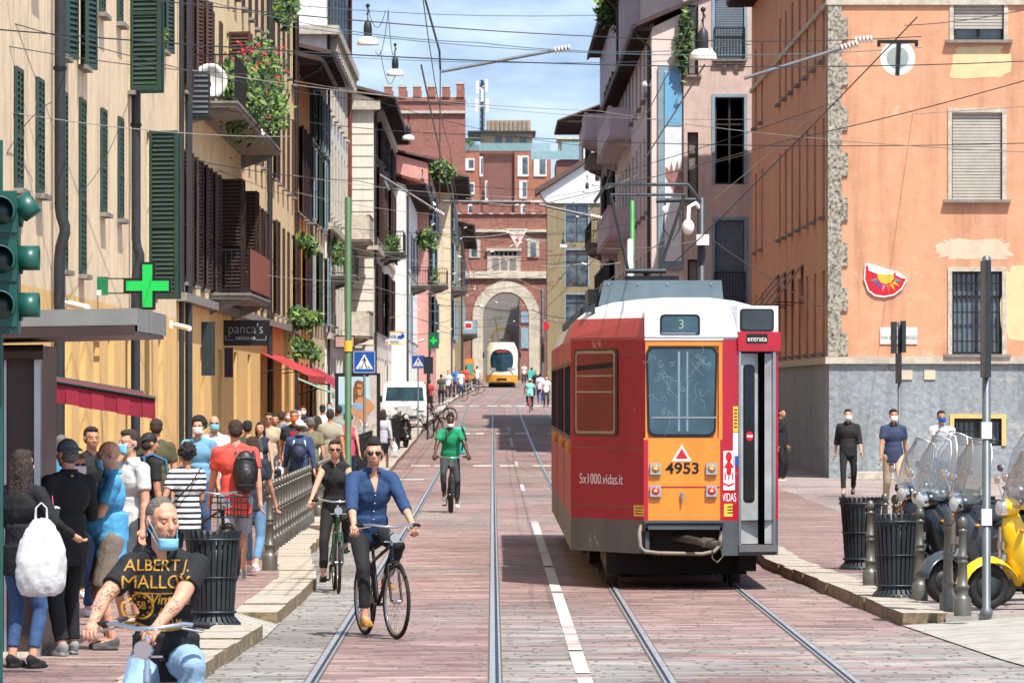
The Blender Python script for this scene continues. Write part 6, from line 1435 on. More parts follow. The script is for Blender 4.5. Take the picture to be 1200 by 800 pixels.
for (pts, m, r, sag) in [
    ([(0, 35, 76), (1200, 72, 105)], WIRE, .012, .25), ([(-10, 51, 79), (330, 88, 110)], WIRE, .009, .1), ([(-10, -22, 79), (700, 43, 120), (1080, 43, 130)], WIRE, .013, .1),
    ([(200, -10, 110), (560, 50, 130), (880, 52, 150)], WIRET, .012, .2), ([(330, 5, 120), (700, 18, 130)], WIRET, .010, .1), ([(330, 30, 120), (1080, 56, 130)], WIRET, .011, .35),
    ([(-10, 20, 79), (440, 118, 150), (700, 172, 200)], WIRE, .010, .2), ([(0, 130, 80), (340, 160, 110)], WIREL, .009, .1), ([(210, 80, 125), (700, 130, 150), (1200, 178, 120)], WIREL, .011, .15),
    ([(200, 118, 125), (560, 158, 150), (1200, 168, 130)], WIRE, .012, .15), ([(345, 95, 180), (720, 138, 170), (1200, 125, 135)], WIREL, .010, .15),
    ([(200, 182, 125), (420, 212, 150), (600, 243, 200)], WIRE, .012, .1), ([(340, 205, 180), (640, 232, 190), (1060, 130, 143)], WIREL, .010, .15),
    ([(640, 238, 180), (920, 165, 130), (1210, 92, 110)], WIRE, .014, .05), ([(760, 335, 110), (860, 240, 110), (1075, 20, 110)], WIRE, .016, .02), ([(820, 270, 125), (972, 365, 143)], WIRE, .014, .1),
    ([(690, 345, 150), (972, 118, 143)], WIREL, .012, .15), ([(700, 210, 150), (965, 125, 143)], WIRE, .011, .05), ([(560, 275, 220), (700, 225, 180), (800, 175, 200)], WIREL, .012, .1),
    ([(350, 262, 200), (640, 275, 230), (820, 240, 125)], WIRE, .012, .15), ([(410, 290, 240), (650, 335, 260)], WIREL, .013, .1), ([(410, 300, 240), (640, 300, 260)], WIREL, .013, .2),
    ([(345, 225, 190), (500, 250, 220), (640, 275, 260)], WIREL, .012, .1), ([(340, 330, 190), (480, 345, 240), (650, 330, 260)], WIRE, .012, .1), ([(200, 175, 125), (345, 232, 180)], WIRE, .010, .05),
    ([(440, 200, 230), (640, 222, 240)], WIRE, .013, .2), ([(450, 318, 260), (640, 352, 300)], WIREL, .014, .1), ([(500, 345, 300), (660, 378, 300)], WIRE, .014, .1), ([(545, 330, 350), (640, 322, 360)], WIRE, .016, .1),
    ([(540, 375, 400), (640, 365, 400)], WIRE, .018, .2), ([(640, 312, 240), (700, 290, 200), (820, 282, 125)], WIREL, .012, .1), ([(560, 305, 300), (690, 296, 200)], REDP, .02, .02),
    ([(700, 300, 150), (640, 360, 180)], WIREL, .014, .05), ([(545, 345, 350), (600, 322, 350), (638, 340, 350)], WIREL, .018, .1), ([(1060, 30, 120), (1200, 12, 110)], WIRE, .010, .05), ([(330, 62, 170), (880, 68, 150)], WIRET, .010, .2), ([(240, 310, 140), (420, 330, 160), (640, 388, 260)], WIREL, .009, .1),
    ([(-5, 205, 79), (60, 120, 84)], WIRE, .008, -.15), ([(95, 225, 88), (150, 120, 96)], WIRE, .007, .2)]:
    wpx(pts, m, W1, r, sag, group=GW)
# longitudinal trolley wires over both tracks
for cx, lb in ((LT, 'copper trolley wire running the length of the left track'), (RT, 'copper trolley wire running the length of the right track')):
    P = [(cx + OFF(y), y, GZ(y)+5.55) for y in (60, 100, 140, 180, 220, 260, 300, 340, 380, 420, 460, 520, 560)]
    wire(P, .012, WIRE, lb, .03, 4)
    P = [(cx + OFF(y), y, GZ(y)+6.35) for y in (60, 100, 140, 180, 220, 260, 300, 340, 380, 420, 460, 520, 560)]
    wire(P, .008, WIRE, lb.replace('copper trolley', 'catenary').replace('running', 'above the trolley wire along'), .25, 6)
# span arms with insulators
def arm(p0, p1, Y, lab, r=.035, ins=None):
    a = Vector((SX(p0[0], Y), Y, SZ(p0[1], Y))); b = Vector((SX(p1[0], Y), Y, SZ(p1[1], Y))); t = thing('wire_arm', lab, 'tramline arm', a); g = MB()
    g.tube([Vector((0, 0, 0)), b-a], r, 8); g.build('tube', mat('arm_grey', '#77797c', .5, metal=.3), t); d = (b-a).normalized()
    for f_ in (ins or (1.0,)):
        g = MB(); c_ = (b-a)*f_; n_ = 5
        for i in range(n_): q = c_ - d*(i*.075); g.tube([q, q-d*.035], .075, 10)
        g.build('insulator', CERAM, t)
arm((517, 84), (668, 56), 128, 'long grey cross arm with ribbed insulator high over the street centre'); arm((872, 92), (1005, 51), 118, 'slanting grey arm with insulator in front of the orange corner'); arm((1005, 47), (1022, 46), 118.4, 'short white ribbed insulator beside the round disc', .02)
arm((445, 205), (520, 252), 200, 'grey tramline arm slanting down in front of the brick tower', .04); arm((520, 236), (632, 237), 235, 'pale horizontal tramline arm crossing in front of the battlements', .05); arm((632, 240), (705, 256), 180, 'slanted pale tramline arm in front of the ochre gable house', .04); arm((820, 62), (835, 60), 133, 'ribbed insulator hanging by the largest right lamp', .02)
wpx([(497, -5, 128), (515, 60, 128), (516, 82, 128)], WIRE, 'dark drop rod holding the long cross arm over the street', .03, 0, cat='drop rod', name='drop_rod'); wpx([(516, 82, 128), (515, 238, 128.5)], mat('rusty_cable', '#5a4238', .6), 'rusty drop cable hanging below the long cross arm', .016, 0, cat='cable', name='drop_cable')
rr = random.Random(21)
for i in range(46):   # porcelain insulators strung on the wires towards the gate
    Y = rr.choice([180, 220, 260, 300, 350, 400]); px = rr.uniform(545, 700) if rr.random() < .75 else rr.uniform(480, 545); py = rr.uniform(240, 405) if px < 640 else rr.uniform(215, 340)
    g = MB(); k = rr.uniform(.035, .065); g.tube([(SX(px, Y)-k*1.3, Y, SZ(py, Y)), (SX(px, Y)+k*1.3, Y, SZ(py, Y)+rr.uniform(-.08, .08))], k*.6, 8); tag(g.build('insulator', CERAM), 'small white porcelain insulator strung on a wire towards the gate', 'insulator', 'insulators on the wires')
    if rr.random() < .6: wpx([(px-rr.uniform(15, 60), py+rr.uniform(-14, 14), Y), (px, py, Y), (px+rr.uniform(15, 60), py+rr.uniform(-14, 14), Y)], rr.choice([WIRE, WIREL]), 'fine bridle wire meeting at an insulator towards the gate', .014, .05, group='bridle wires near the gate')
g = MB()
for (pa, pb) in (((440, 60), (455, 12)), ((431, 8), (452, 12)), ((463, 60), (455, 12)), ((463, 88), (446, 60)), ((748, 140), (763, 68)), ((824, 20), (810, 2))):
    Y = 140; a, b = Vector((SX(pa[0], Y), Y, SZ(pa[1], Y))), Vector((SX(pb[0], Y), Y, SZ(pb[1], Y)))
    wire([a, b], .010, WIRE, 'drooping supply cable looped between the pendant lamps', .45, group='lamp supply cables')
# ---------------------------------------------------------------- bicycles, scooters, van
def bicycle(label, loc, rz, frame_m, name='bicycle', steer=0, basket=False, low=False, white=False, fat=False, hz=1.03, hw=.28, detail=True):
    t = thing(name, label, 'bicycle', loc, rz); r = .345; hf, hr = Vector((0, -.60, r)), Vector((0, .46, r)); tw = .03 if fat else .019
    for c, nm in ((hf, 'wheel'), (hr, 'wheel')):
        g = MB(); g.torus((0, 0, 0), r-tw, tw, 'x', 40, 8); w_ = g.build(nm, RUBBER, t); w_.location = c
        if c is hf: w_.rotation_euler = (0, 0, steer)
        g = MB(); g.torus((0, 0, 0), r-tw*2.2, .012, 'x', 36, 6); g.lathe([(.02, -.04), (.02, .04)], seg=10, axis='x')
        g.build('rim', STEEL, w_)
        if detail:
            g = MB()
            for i in range(24): a_ = 2*math.pi*i/24; b_ = a_+.35*(1 if i % 2 else -1); g.tube([((.02 if i % 2 else -.02), .02*math.cos(a_), .02*math.sin(a_)), (0, (r-tw*2)*math.cos(b_), (r-tw*2)*math.sin(b_))], .0018, 3, caps=False)
            g.build('spokes', STEEL, w_)
    bb, st_, hd, hd0 = Vector((0, .02, .30)), Vector((0, .20, .80)), Vector((0, -.42, .86)), Vector((0, -.46, .72))
    g = MB(); tt = .016
    g.tube([bb, st_], tt, 8); g.tube([bb, hd0], .019, 8); g.tube([(0, .17, .70) if not low else (0, .07, .42), hd], tt, 8)
    for sx in (-1, 1): g.tube([bb + Vector((sx*.02, 0, 0)), hr + Vector((sx*.055, 0, 0))], .010, 6); g.tube([(0, .17, .72), hr + Vector((sx*.055, 0, 0))], .009, 6)
    g.tube([hd0, hd, hd + Vector((0, .01, .06))], .020, 8); g.build('frame', frame_m, t)
    g = MB()
    for sx in (-1, 1): g.tube([(sx*.045, -.475, .68), (sx*.05, -.50, .60), (sx*.05, -.60, r)], .012, 6)
    g.tube([(-.045, -.475, .68), (.045, -.475, .68)], .014, 6); g.build('fork', frame_m if not white else STEEL, t)
    g = MB(); h0 = Vector((0, -.41, hz-.04)); g.tube([(0, -.43, .86), h0], .014, 8)
    g.tube([(-hw, -.28, hz+.01), (-hw*.62, -.36, hz+.02), (-.05, -.43, hz), (.05, -.43, hz), (hw*.62, -.36, hz+.02), (hw, -.28, hz+.01)], .012, 8); hb = g.build('handlebar', CHROME, t)
    for sx in (-1, 1):
        g = MB(); g.tube([(sx*hw, -.28, hz+.01), (sx*(hw-.02), -.36+.1, hz+.01)], .001, 4, caps=False); g.tube([(sx*hw*.78, -.325, hz+.017), (sx*(hw+.015), -.272, hz+.008)], .017, 8); g.build('grip', BLACK, hb)
        g = MB(); g.tube([(sx*hw*.62, -.38, hz-.0), (sx*hw*.98, -.34, hz-.02)], .006, 5); g.build('brake_lever', STEEL, hb)
    g = MB(); g.tube([st_, (0, .235, .92)], .012, 8); g.build('seat_post', STEEL, t)
    g = MB(); g.ell((0, .30, .945), (.085, .11, .03)); g.ell((0, .18, .945), (.035, .12, .022)); g.build('saddle', BLACK, t)
    g = MB(); g.lathe([(.09, -.06), (.09, -.055)], (0, bb.y, bb.z), 20, axis='x')
    g.tube([bb+Vector((-.07, 0, 0)), bb+Vector((-.075, -.05, -.16))], .010, 6); g.tube([bb+Vector((.07, 0, 0)), bb+Vector((.075, .05, .16))], .010, 6)
    g.tube([bb+Vector((-.07, 0, 0)), bb+Vector((.07, 0, 0))], .016, 6)
    g.box(-.16, -.08, -.06-.03, .0+.0, .125, .15); g.box(.08, .16, .03, .11, .445, .47); g.build('crankset', BLACK, t)
    g = MB(); g.box(-.09, .09, -.50, -.49, hz-.14, hz-.13); g.lathe([(.045, -.06), (.05, -.02), (.02, .02)], (0, -.50, hz-.10), 12, axis='y'); g.build('headlight', CHROME, t)
    for c, a0, a1_ in ((hf, 20, 150), (hr, 10, 150)):
        g = MB(); g.tube([(0, c.y + (r+.02)*math.cos(R(a))*(1), c.z + (r+.02)*math.sin(R(a))) for a in range(a0, a1_, 10)], .014, 6); g.build('mudguard', frame_m, t)
    if basket:
        g = MB(); 
        for z_ in (.78, .86, .94, 1.0): g.tube([(-.16, -.48, z_), (.16, -.48, z_), (.17, -.78, z_), (-.17, -.78, z_), (-.16, -.48, z_)], .006, 4)
        for x_ in (-.16, -.08, 0, .08, .16): g.tube([(x_, -.48, 1.0), (x_, -.49, .78), (x_, -.77, .78), (x_, -.78, 1.0)], .005, 4)
        g.build('basket', BLACK, t)
    return t
SHLD = mat('clear_windshield', '#7d8588', .05, var=.1, alpha=.36); SMOKE = mat('smoked_windshield', '#6f675e', .08, var=0, alpha=.62)
def scooter(label, loc, rz, body, shield=SHLD, sh=.62, lean=.05, grp='scooters parked in a row'):
    t = thing('scooter', label, 'scooter', loc, rz, grp); r = .235; wb = .68
    t.rotation_euler = (0, lean, rz)
    for y_ in (-wb, wb*.85):
        g = MB(); g.torus((0, 0, 0), r-.055, .055, 'x', 30, 10); w_ = g.build('wheel', RUBBER, t); w_.location = (0, y_, r)
        g = MB(); g.lathe([(.14, -.035), (.14, .035), (.04, .05)], seg=18, axis='x'); 
        for k in range(5): a_ = 2*math.pi*k/5; g.box(-.045, .045, .05*math.cos(a_)-.01, .05*math.cos(a_)+.01, .05*math.sin(a_)-.01, .05*math.sin(a_)+.01)
        g.build('rim', GUN, w_)
    # front mudguard
    g = MB(); rows = []
    for a in range(15, 176, 16):
        q = R(a); rows.append([(x_, -wb + (r+.045-.35*x_*x_*4)*math.cos(q)*1.12, r + (r+.055-abs(x_)*.5)*math.sin(q)*1.02) for x_ in (-.11, -.085, -.04, 0, .04, .085, .11)])
    for a_, b_ in zip(rows, rows[1:]):
        for i in range(6): g.add([a_[i], a_[i+1], b_[i+1], b_[i]], [(0, 1, 2, 3)], 0, True)
    m_ = g.build('front_mudguard', body, t); sd = m_.modifiers.new('s', 'SOLIDIFY'); sd.thickness = .01; BAKE.append((m_, None))
    # leg shield, floor, rear body: lofted sections along y
    def loft(secs, nm, mt, n=16, cap=True):
        g = MB(); rows = []
        for (y_, zc_, w_, h_, p_) in secs:
            row = []
            for k in range(n):
                q = 2*math.pi*k/n; c_, s_ = math.cos(q), math.sin(q)
                row.append((w_*math.copysign(abs(c_)**p_, c_), y_, zc_ + h_*math.copysign(abs(s_)**p_, s_)))
            rows.append(row)
        for a_, b_ in zip(rows, rows[1:]):
            for k in range(n): g.add([a_[k], a_[(k+1) % n], b_[(k+1) % n], b_[k]], [(0, 1, 2, 3)], 0, True)
        g.poly(rows[0][::-1]); g.poly(rows[-1]); return g.build(nm, mt, t)
    loft([(.02, .50, .12, .16, .7), (.12, .52, .17, .22, .8), (.35, .55, .21, .23, .85), (.62, .58, .20, .20, .9), (.85, .62, .13, .12, .9), (.95, .64, .06, .05, 1)], 'rear_body', body)
    loft([(-.34, .24, .15, .03, .5), (.1, .24, .19, .035, .5), (.3, .28, .16, .06, .6)], 'floorboard', BLACK)
    g = MB(); rows = []      # leg shield: curved sheet rising from floor to the handlebar
    for z_, y_, w_, cv in ((.24, -.30, .17, .02), (.40, -.37, .23, .05), (.60, -.44, .25, .08), (.78, -.47, .21, .08), (.90, -.46, .13, .05), (.97, -.44, .08, .03)):
        rows.append([(w_*x_, y_ + cv*abs(x_)**2*1.5 - .07*(1-abs(x_)), z_) for x_ in (-1, -.66, -.33, 0, .33, .66, 1)])
    for a_, b_ in zip(rows, rows[1:]):
        for i in range(6): g.add([a_[i], a_[i+1], b_[i+1], b_[i]], [(0, 1, 2, 3)], 0, True)
    m_ = g.build('leg_shield', body, t); sd = m_.modifiers.new('s', 'SOLIDIFY'); sd.thickness = .03; BAKE.append((m_, None))
    g = MB(); g.box(-.012, .012, -.565, -.545, .52, .82); g.box(-.06, .06, -.55, -.535, .60, .68); g.build('badge_strip', CHROME if False else STEEL, t)
    g = MB(); g.tube([(0, -.60, .24), (0, -.50, .55)], .035, 8); g.build('fork', STEEL, t)
    g = MB(); g.ell((0, -.46, 1.02), (.13, .11, .09)); g.tube([(-.3, -.36, 1.04), (-.12, -.44, 1.03), (.12, -.44, 1.03), (.3, -.36, 1.04)], .028, 10); hb = g.build('handlebar', body, t)
    for sx in (-1, 1): g = MB(); g.tube([(sx*.26, -.37, 1.04), (sx*.37, -.31, 1.04)], .019, 8); g.build('grip', BLACK, hb)
    g = MB(); g.lathe([(.075, -.575), (.085, -.55), (.09, -.50)], (0, 0, 1.01), 18, 0, 'y'); hl = g.build('headlight', CHROME, t); g = MB(); g.lathe([(.001, -.588), (.04, -.585), (.07, -.577)], (0, 0, 1.01), 18, 0, 'y'); g.build('lens', mat('headlight_lens', '#d8dcd8', .08, var=.1), hl)
    for sx in (-1, 1):
        g = MB(); g.tube([(sx*.22, -.40, 1.06), (sx*.30, -.42, 1.22)], .007, 6); g.ell((sx*.33, -.42, 1.27), (.055, .015, .045)); g.build('mirror', CHROME, t)
        g = MB(); g.ell((sx*.2, -.42, .80), (.035, .03, .02)); g.build('indicator', AMB, t)
    loft([(.04, .77, .09, .03, .7), (.15, .79, .14, .045, .8), (.45, .81, .14, .05, .8), (.75, .82, .11, .045, .8), (.84, .80, .06, .03, .9)], 'seat', BLACK)
    g = MB(); g.box(-.09, .09, .93, .95, .38, .50); g.build('number_plate', WHITE, t)
    if shield:
        g = MB(); rows = []
        for i in range(7):
            f_ = i/6; z_ = 1.02 + sh*f_; w_ = .30*(1-.28*f_**2) if f_ < .9 else .17; w_ = .20 + .07*math.sin(math.pi*min(1, f_*1.15))*.9 if f_ < .95 else .15
            rows.append([(w_*x_, -.53 + .10*x_*x_ + .20*f_, z_ - (.05*x_*x_ if f_ > .8 else 0)) for x_ in (-1, -.66, -.33, 0, .33, .66, 1)])
        for a_, b_ in zip(rows, rows[1:]):
            for k in range(6): g.add([a_[k], a_[k+1], b_[k+1], b_[k]], [(0, 1, 2, 3)], 0, True)
        m_ = g.build('windshield', shield, t)
        g = MB(); edge_ = [r_[0] for r_ in rows] + rows[-1][1:-1] + [r_[-1] for r_ in rows[::-1]]; g.tube(edge_, .006, 5); g.build('windshield_edge', STEEL, m_)
    g = MB(); g.tube([(.12, .35, .12), (.22, .30, .0)], .012, 6); g.tube([(.2, .2, .30), (.22, .7, .27), (.22, .9, .33)], [.03, .05, .05], 10); g.build('exhaust', STEEL, t)
    return t
YELP = mat('yellow_paint', '#f0c419', .22, coat=.6, var=.03); SILV = mat('silver_paint', '#a9aeb0', .3, metal=.5, coat=.3, var=.05); BLKP = mat('black_paint', '#17191c', .25, coat=.5, var=.1); GRYP = mat('graphite_paint', '#3b4046', .3, coat=.4, var=.08); WHTP = mat('white_paint', '#dcdcd8', .3, coat=.4, var=.04)
for x, y, rz, b, sh, h_, lb in ((5.5, 59.2, -66, YELP, SMOKE, .55, 'bright yellow scooter with a smoked windshield, nearest at the right edge'),
    (5.15, 61.4, -54, GRYP, SHLD, .66, 'graphite scooter with clear windshield right behind the yellow one'),
    (4.92, 63.4, -50, BLKP, SHLD, .72, 'black scooter with tall clear windshield, third in the row from the yellow one'),
    (5.05, 65.4, -55, SILV, SHLD, .66, 'silver scooter with clear windshield in the middle of the parked row'),
    (5.0, 67.4, -50, BLKP, SHLD, .60, 'black scooter with low windshield behind the silver one'),
    (5.15, 69.6, -52, GRYP, SHLD, .6, 'dark grey scooter at the far end of the parked row'),
    (6.5, 62.2, -60, GRYP, SMOKE, .6, 'dark scooter with a smoked windshield standing in a second row behind the yellow one'),
    (6.2, 65.0, -50, BLKP, SMOKE, .7, 'black scooter with a brownish smoked screen, second row behind the silver one'),
    (6.3, 68.4, -48, SILV, SHLD, .7, 'silver scooter at the back of the second parked row'),
    (5.35, 64.3, -52, BLKP, SMOKE, .62, 'black scooter squeezed between the third one and the silver one'),
    (5.3, 66.4, -54, GRYP, SHLD, .7, 'graphite scooter squeezed in just behind the silver one'),
    (5.5, 68.5, -50, BLKP, SMOKE, .66, 'black scooter with smoked screen near the far end of the row'),
    (5.7, 60.6, -64, BLKP, SHLD, .6, 'black scooter tucked right behind the yellow one'),
    (5.6, 71.6, -60, BLKP, SHLD, .75, 'black scooter closing the parked row nearest the walking men')):
    scooter(lb, (x, y, PZ), R(rz), b, sh, h_)
for x, y, rz, b, lb in ((-3.45, 142, 10, BLKP, 'black scooter by the iron fence in front of the advertising panel'), (-3.35, 171, 12, GRYP, 'dark scooter parked in front of the white van'), (-3.0, 196, 14, BLKP, 'black scooter just right of the white van')):
    scooter(lb, (x, y, GZ(y)+PZ), R(rz), b, SHLD, .5, grp='scooters parked on the left side')
# iron fence sections beside them
for y0_, n_, lb in ((136, 10, 'black iron railing section in front of the parked scooters, left side'), (180, 10, 'black iron railing section further up by the van')):
    t = thing('iron_fence', lb, 'fence', (-3.0, y0_, GZ(y0_)+PZ)); g = MB()
    for i in range(n_*4+1): g.box(-.012, .012, i*.3, i*.3+.024, .08, 1.0)
    g.box(-.018, .018, 0, n_*1.2, 1.0, 1.05); g.box(-.018, .018, 0, n_*1.2, .1, .14); g.build('bars', BLACK, t)
    for i in range(n_//2+1): g = MB(); g.box(-.035, .035, i*2.4-.03, i*2.4+.04, 0, 1.12); g.build('post', BLACK, t)
# white van
VYY = 246; t = thing('delivery_van', 'white van with dark windscreen parked on the left beyond the advertising panel', 'van', (SX(474, VYY)+.0, VYY, GZ(VYY)+.02)); zz = 2.02
g = MB(); hw = .93
def vsec(z_, y0, y1, w_): return [(-w_, y0, z_), (w_, y0, z_), (w_, y1, z_), (-w_, y1, z_)]
S_ = [(.28, .04, 4.6, .86), (.55, 0, 4.7, .93), (1.0, .02, 4.7, .93), (1.12, .35, 4.7, .91), (1.85, .95, 4.65, .84), (2.0, 1.15, 4.55, .74)]
for a_, b_ in zip(S_, S_[1:]):
    A_, B_ = vsec(*a_), vsec(*b_)
    for i in range(4): g.quad(A_[i], A_[(i+1) % 4], B_[(i+1) % 4], B_[i])
g.poly(vsec(*S_[-1])); vb = g.build('body', WHTP, t); 
bv = vb.modifiers.new('b', 'BEVEL'); bv.width = .05; bv.segments = 3; BAKE.append((vb, None))
g = MB(); g.quad((-.80, .405, 1.20), (.80, .405, 1.20), (.74, .86, 1.78), (-.74, .86, 1.78)); 
g.build('windscreen', mat('teal_dark_glass', '#22404a', .05, var=.3), t)
for sx in (-1, 1):
    g = MB(); g.box(sx*.66-.16, sx*.66+.16, -.03, .02, .62, .82); g.build('headlight', mat('headlight_lens', '#d8dcd8', .08, var=.1), t)
    g = MB(); g.box(sx*1.02-.09, sx*1.02+.09, .6, .68, 1.15, 1.42); g.build('mirror', BLACK, t)
    for y_ in (.8, 3.8):
        g = MB(); g.lathe([(.2, -.1), (.31, -.1), (.32, .1), (.2, .1)], (sx*.85, y_, .31), 20, 0, 'x'); g.build('wheel', RUBBER, t)
g = MB(); g.box(-.5, .5, -.03, .01, .48, .60); g.build('grille', BLACK, t); g = MB(); g.box(-.26, .26, -.045, -.031, .38, .48); g.build('number_plate', WHITE, t)

# ---------------------------------------------------------------- people
SK = {'l': mat('skin_light', '#d29a7e', .6, var=.11, vs=22, bump=.25, bs=160), 'm': mat('skin_tanned', '#b98463', .6, var=.11, vs=22, bump=.25, bs=160), 'd': mat('skin_dark', '#4d3023', .5, var=.06, vs=12)}
_m0 = mat
def mat(n, c, *a, **k): 
    if n.startswith('hair_'): k.update(bump=.9, bs=90)
    return _m0(n, c, *a, **k)
HR = {'black': mat('hair_black', '#1a1513', .6, var=.25, vs=40), 'brown': mat('hair_brown', '#3e2a1e', .6, var=.3, vs=40), 'grey': mat('hair_grey', '#77726c', .7, var=.3, vs=60), 'blonde': mat('hair_blonde', '#8a6238', .6, var=.3, vs=40), 'white': mat('cap_white', '#dcdcd6', .7, var=.05), 'capblack': mat('cap_black', '#16171a', .7, var=.1), 'capgrey': mat('cap_grey', '#5d6268', .7, var=.1)}
EYEW, EYED, LIPS, BROW = mat('eye_white', '#d8cfc8', .3, var=0), mat('eye_dark', '#1c1410', .3, var=0), mat('lips', '#a5604f', .5, var=0), mat('brow', '#2e211a', .8, var=0)
MASKB = mat('mask_light_blue', '#7ec4dd', .8, var=.05); MASKW = mat('mask_white', '#dedede', .8, var=.05); MASKD = mat('mask_blue', '#1d4f9c', .8, var=.05); MASKO = mat('mask_orange', '#c8622e', .8, var=.1)
_cl = {}
def cloth(c, stripes=False):
    k = 'cloth_' + c.strip('#') + ('_striped' if stripes else '')
    return mat(k, c, .85, var=.10, vs=6, bump=.25, bs=60, kind='stripes' if stripes else None)
def ik(a, c, l1, l2, pole):
    a, c = Vector(a), Vector(c); d = c - a; L_ = d.length
    mxl = (l1+l2)*.995
    if L_ > mxl: c = a + d.normalized()*mxl; d = c - a; L_ = mxl
    x = (l1*l1 - l2*l2 + L_*L_)/(2*L_); h = math.sqrt(max(0, l1*l1 - x*x)); u = d.normalized(); p = Vector(pole); p = p - u*p.dot(u)
    p = p.normalized() if p.length > 1e-6 else u.orthogonal().normalized()
    return a + u*x + p*h, c
NAMED = {}
def person(label, x, Y, h=1.75, yaw=0, z=None, skin='l', hair=('short', 'brown'), top='#222', sleeve='short', bottom='#2a3f66', legs='long', shoes='#ddd', mask=None, glasses=False, pose='stand', head_yaw=0, head_pitch=0, woman=False, w=None, a=None, lean=0, hip=None, elb=None, belly=0, shades=False, group=None, neck_beard=None, striped=False, untuck=.0, grip=(None, None), hide_face=False, wide=1.0, knee_out=0):
    """local frame: faces -Y, x to the viewer's right when facing the camera; side A x<0, side B x>0"""
    z = (GZ(Y)+(PZ if not (KL(Y) < x < KR(Y)) else 0)) if z is None else z
    k = h/1.75; sc_ = F/Y*.853; vox = max(.0085, min(.022, 1.25/sc_)); t = thing('person', label, 'person', (x, Y, z), yaw, group); fine = sc_ > 95
    V = Vector; sw = (.148 if woman else .172)*wide
    ph = V(hip) if hip else V((0, 0, .93 if pose != 'walk' else .915)); sp = V((0, -math.sin(lean), math.cos(lean)))
    waist = ph + sp*.13; chest = ph + sp*.36; neck0 = ph + sp*.555; shl = ph + sp*.478
    hdir = V((0, -math.sin(lean*.35), math.cos(lean*.35))); hc = neck0 + hdir*.150 + V((0, -.02, 0))
    S = [shl + V((-sw, 0, 0)), shl + V((sw, 0, 0))]; HP = [ph + V((-.09, 0, -.02)), ph + V((.09, 0, -.02))]
    if a is None:
        a = [V((-.10, 0, .085)), V((.10, 0, .085))] if pose != 'walk' else [V((-.09, -.30, .085)), V((.09, .26, .14))]
        if pose == 'walk2': a = [V((-.09, .28, .14)), V((.09, -.28, .085))]
    if w is None:
        w = [V((-.27, -.04, .83)), V((.27, -.04, .83))] if pose != 'walk' else [V((-.26, .12, .86)), V((.26, -.20, .88))]
        if pose == 'walk2': w = [V((-.26, -.2, .88)), V((.26, .12, .86))]
    a = [V(q) for q in a]; w = [V(q) for q in w]; kn = []; el = []
    ko = knee_out
    for i in (0, 1):
        sx = -1 if i == 0 else 1
        q, a[i] = ik(HP[i], a[i], .44, .41, (sx*(.15+ko), -1, .2)); kn.append(q)
        ep = elb[i] if elb else (sx*.35, 1, -.3); q, w[i] = ik(S[i], w[i], .285, .255, ep); el.append(q)
    hr_ = Matrix.Rotation(head_yaw, 3, 'Z') @ Matrix.Rotation(head_pitch, 3, 'X')
    HD = lambda p: hc + hr_ @ V(p)
    def scale_mb(g): g.v = [(v[0]*k, v[1]*k, v[2]*k) for v in g.v]; return g
    # --- body: one continuous surface
    g = MB(); bw = .9 if woman else 1.0
    g.ell(ph, (.155*bw if not woman else .165, .105, .12)); g.cone(ph, .105, waist, .10); g.ell(waist + V((0, -belly*.4, 0)), (.14*bw, .10+belly*.6, .12)); g.ell(chest, (.165*bw*wide, .11, .17)); g.cone(S[0]*.96+shl*.04, .058, S[1]*.96+shl*.04, .048)
    g.cone(chest + V((-.06, 0, 0)), .10, chest + V((.06, 0, 0)), .10); g.cone(neck0 - sp*.03, .060, HD((0, .015, -.07)), .052 if not woman else .045)
    g.cone(S[0] + V((.02, 0, .0)), .036, neck0 + sp*.01, .036); g.cone(S[1] - V((.02, 0, 0)), .036, neck0 + sp*.01, .036)
    am = .85 if woman else 1.0
    for i in (0, 1):
        g.cone(S[i], .055*am, el[i], .042*am); g.cone(el[i], .041*am, w[i], .027*am); g.cone(S[i].lerp(el[i], .35), .05*am, S[i].lerp(el[i], .6), .047*am)
        g.cone(el[i].lerp(w[i], .2), .042*am, el[i].lerp(w[i], .45), .038*am)
        g.cone(HP[i], .088, kn[i], .055); g.cone(kn[i], .052, a[i], .036); g.cone(kn[i].lerp(a[i], .2), .052, kn[i].lerp(a[i], .45), .05)
        g.cone(a[i], .036, a[i] + V((0, -.10, -.045)), .03)
        d = (w[i]-el[i]).normalized(); pc = w[i] + d*.045; g.cone(w[i], .026, pc + d*.02, .030)
    # head
    def he(p, r): g.ell(HD(p), r, hr_.copy())
    he((0, .012, .030), (.076, .095, .088)); he((0, -.025, -.035), (.060, .070, .075)); he((0, -.055, -.078), (.035, .035, .028)); he((0, -.062, .030), (.052, .028, .022)); 
    g.cone(HD((0, -.088, .012)), .009, HD((0, -.106, -.028)), .014); he((0, -.100, -.034), (.018, .012, .010)); he((0, -.082, -.058), (.026, .014, .016))
    for sx in (-1, 1): he((sx*.078, .015, -.005), (.010, .020, .030)); he((sx*.040, -.062, -.020), (.024, .020, .022))
    scale_mb(g); body = g.build('body', SK[skin], t)
    # raw extras: hands, eyes, lips
    ex = MB()
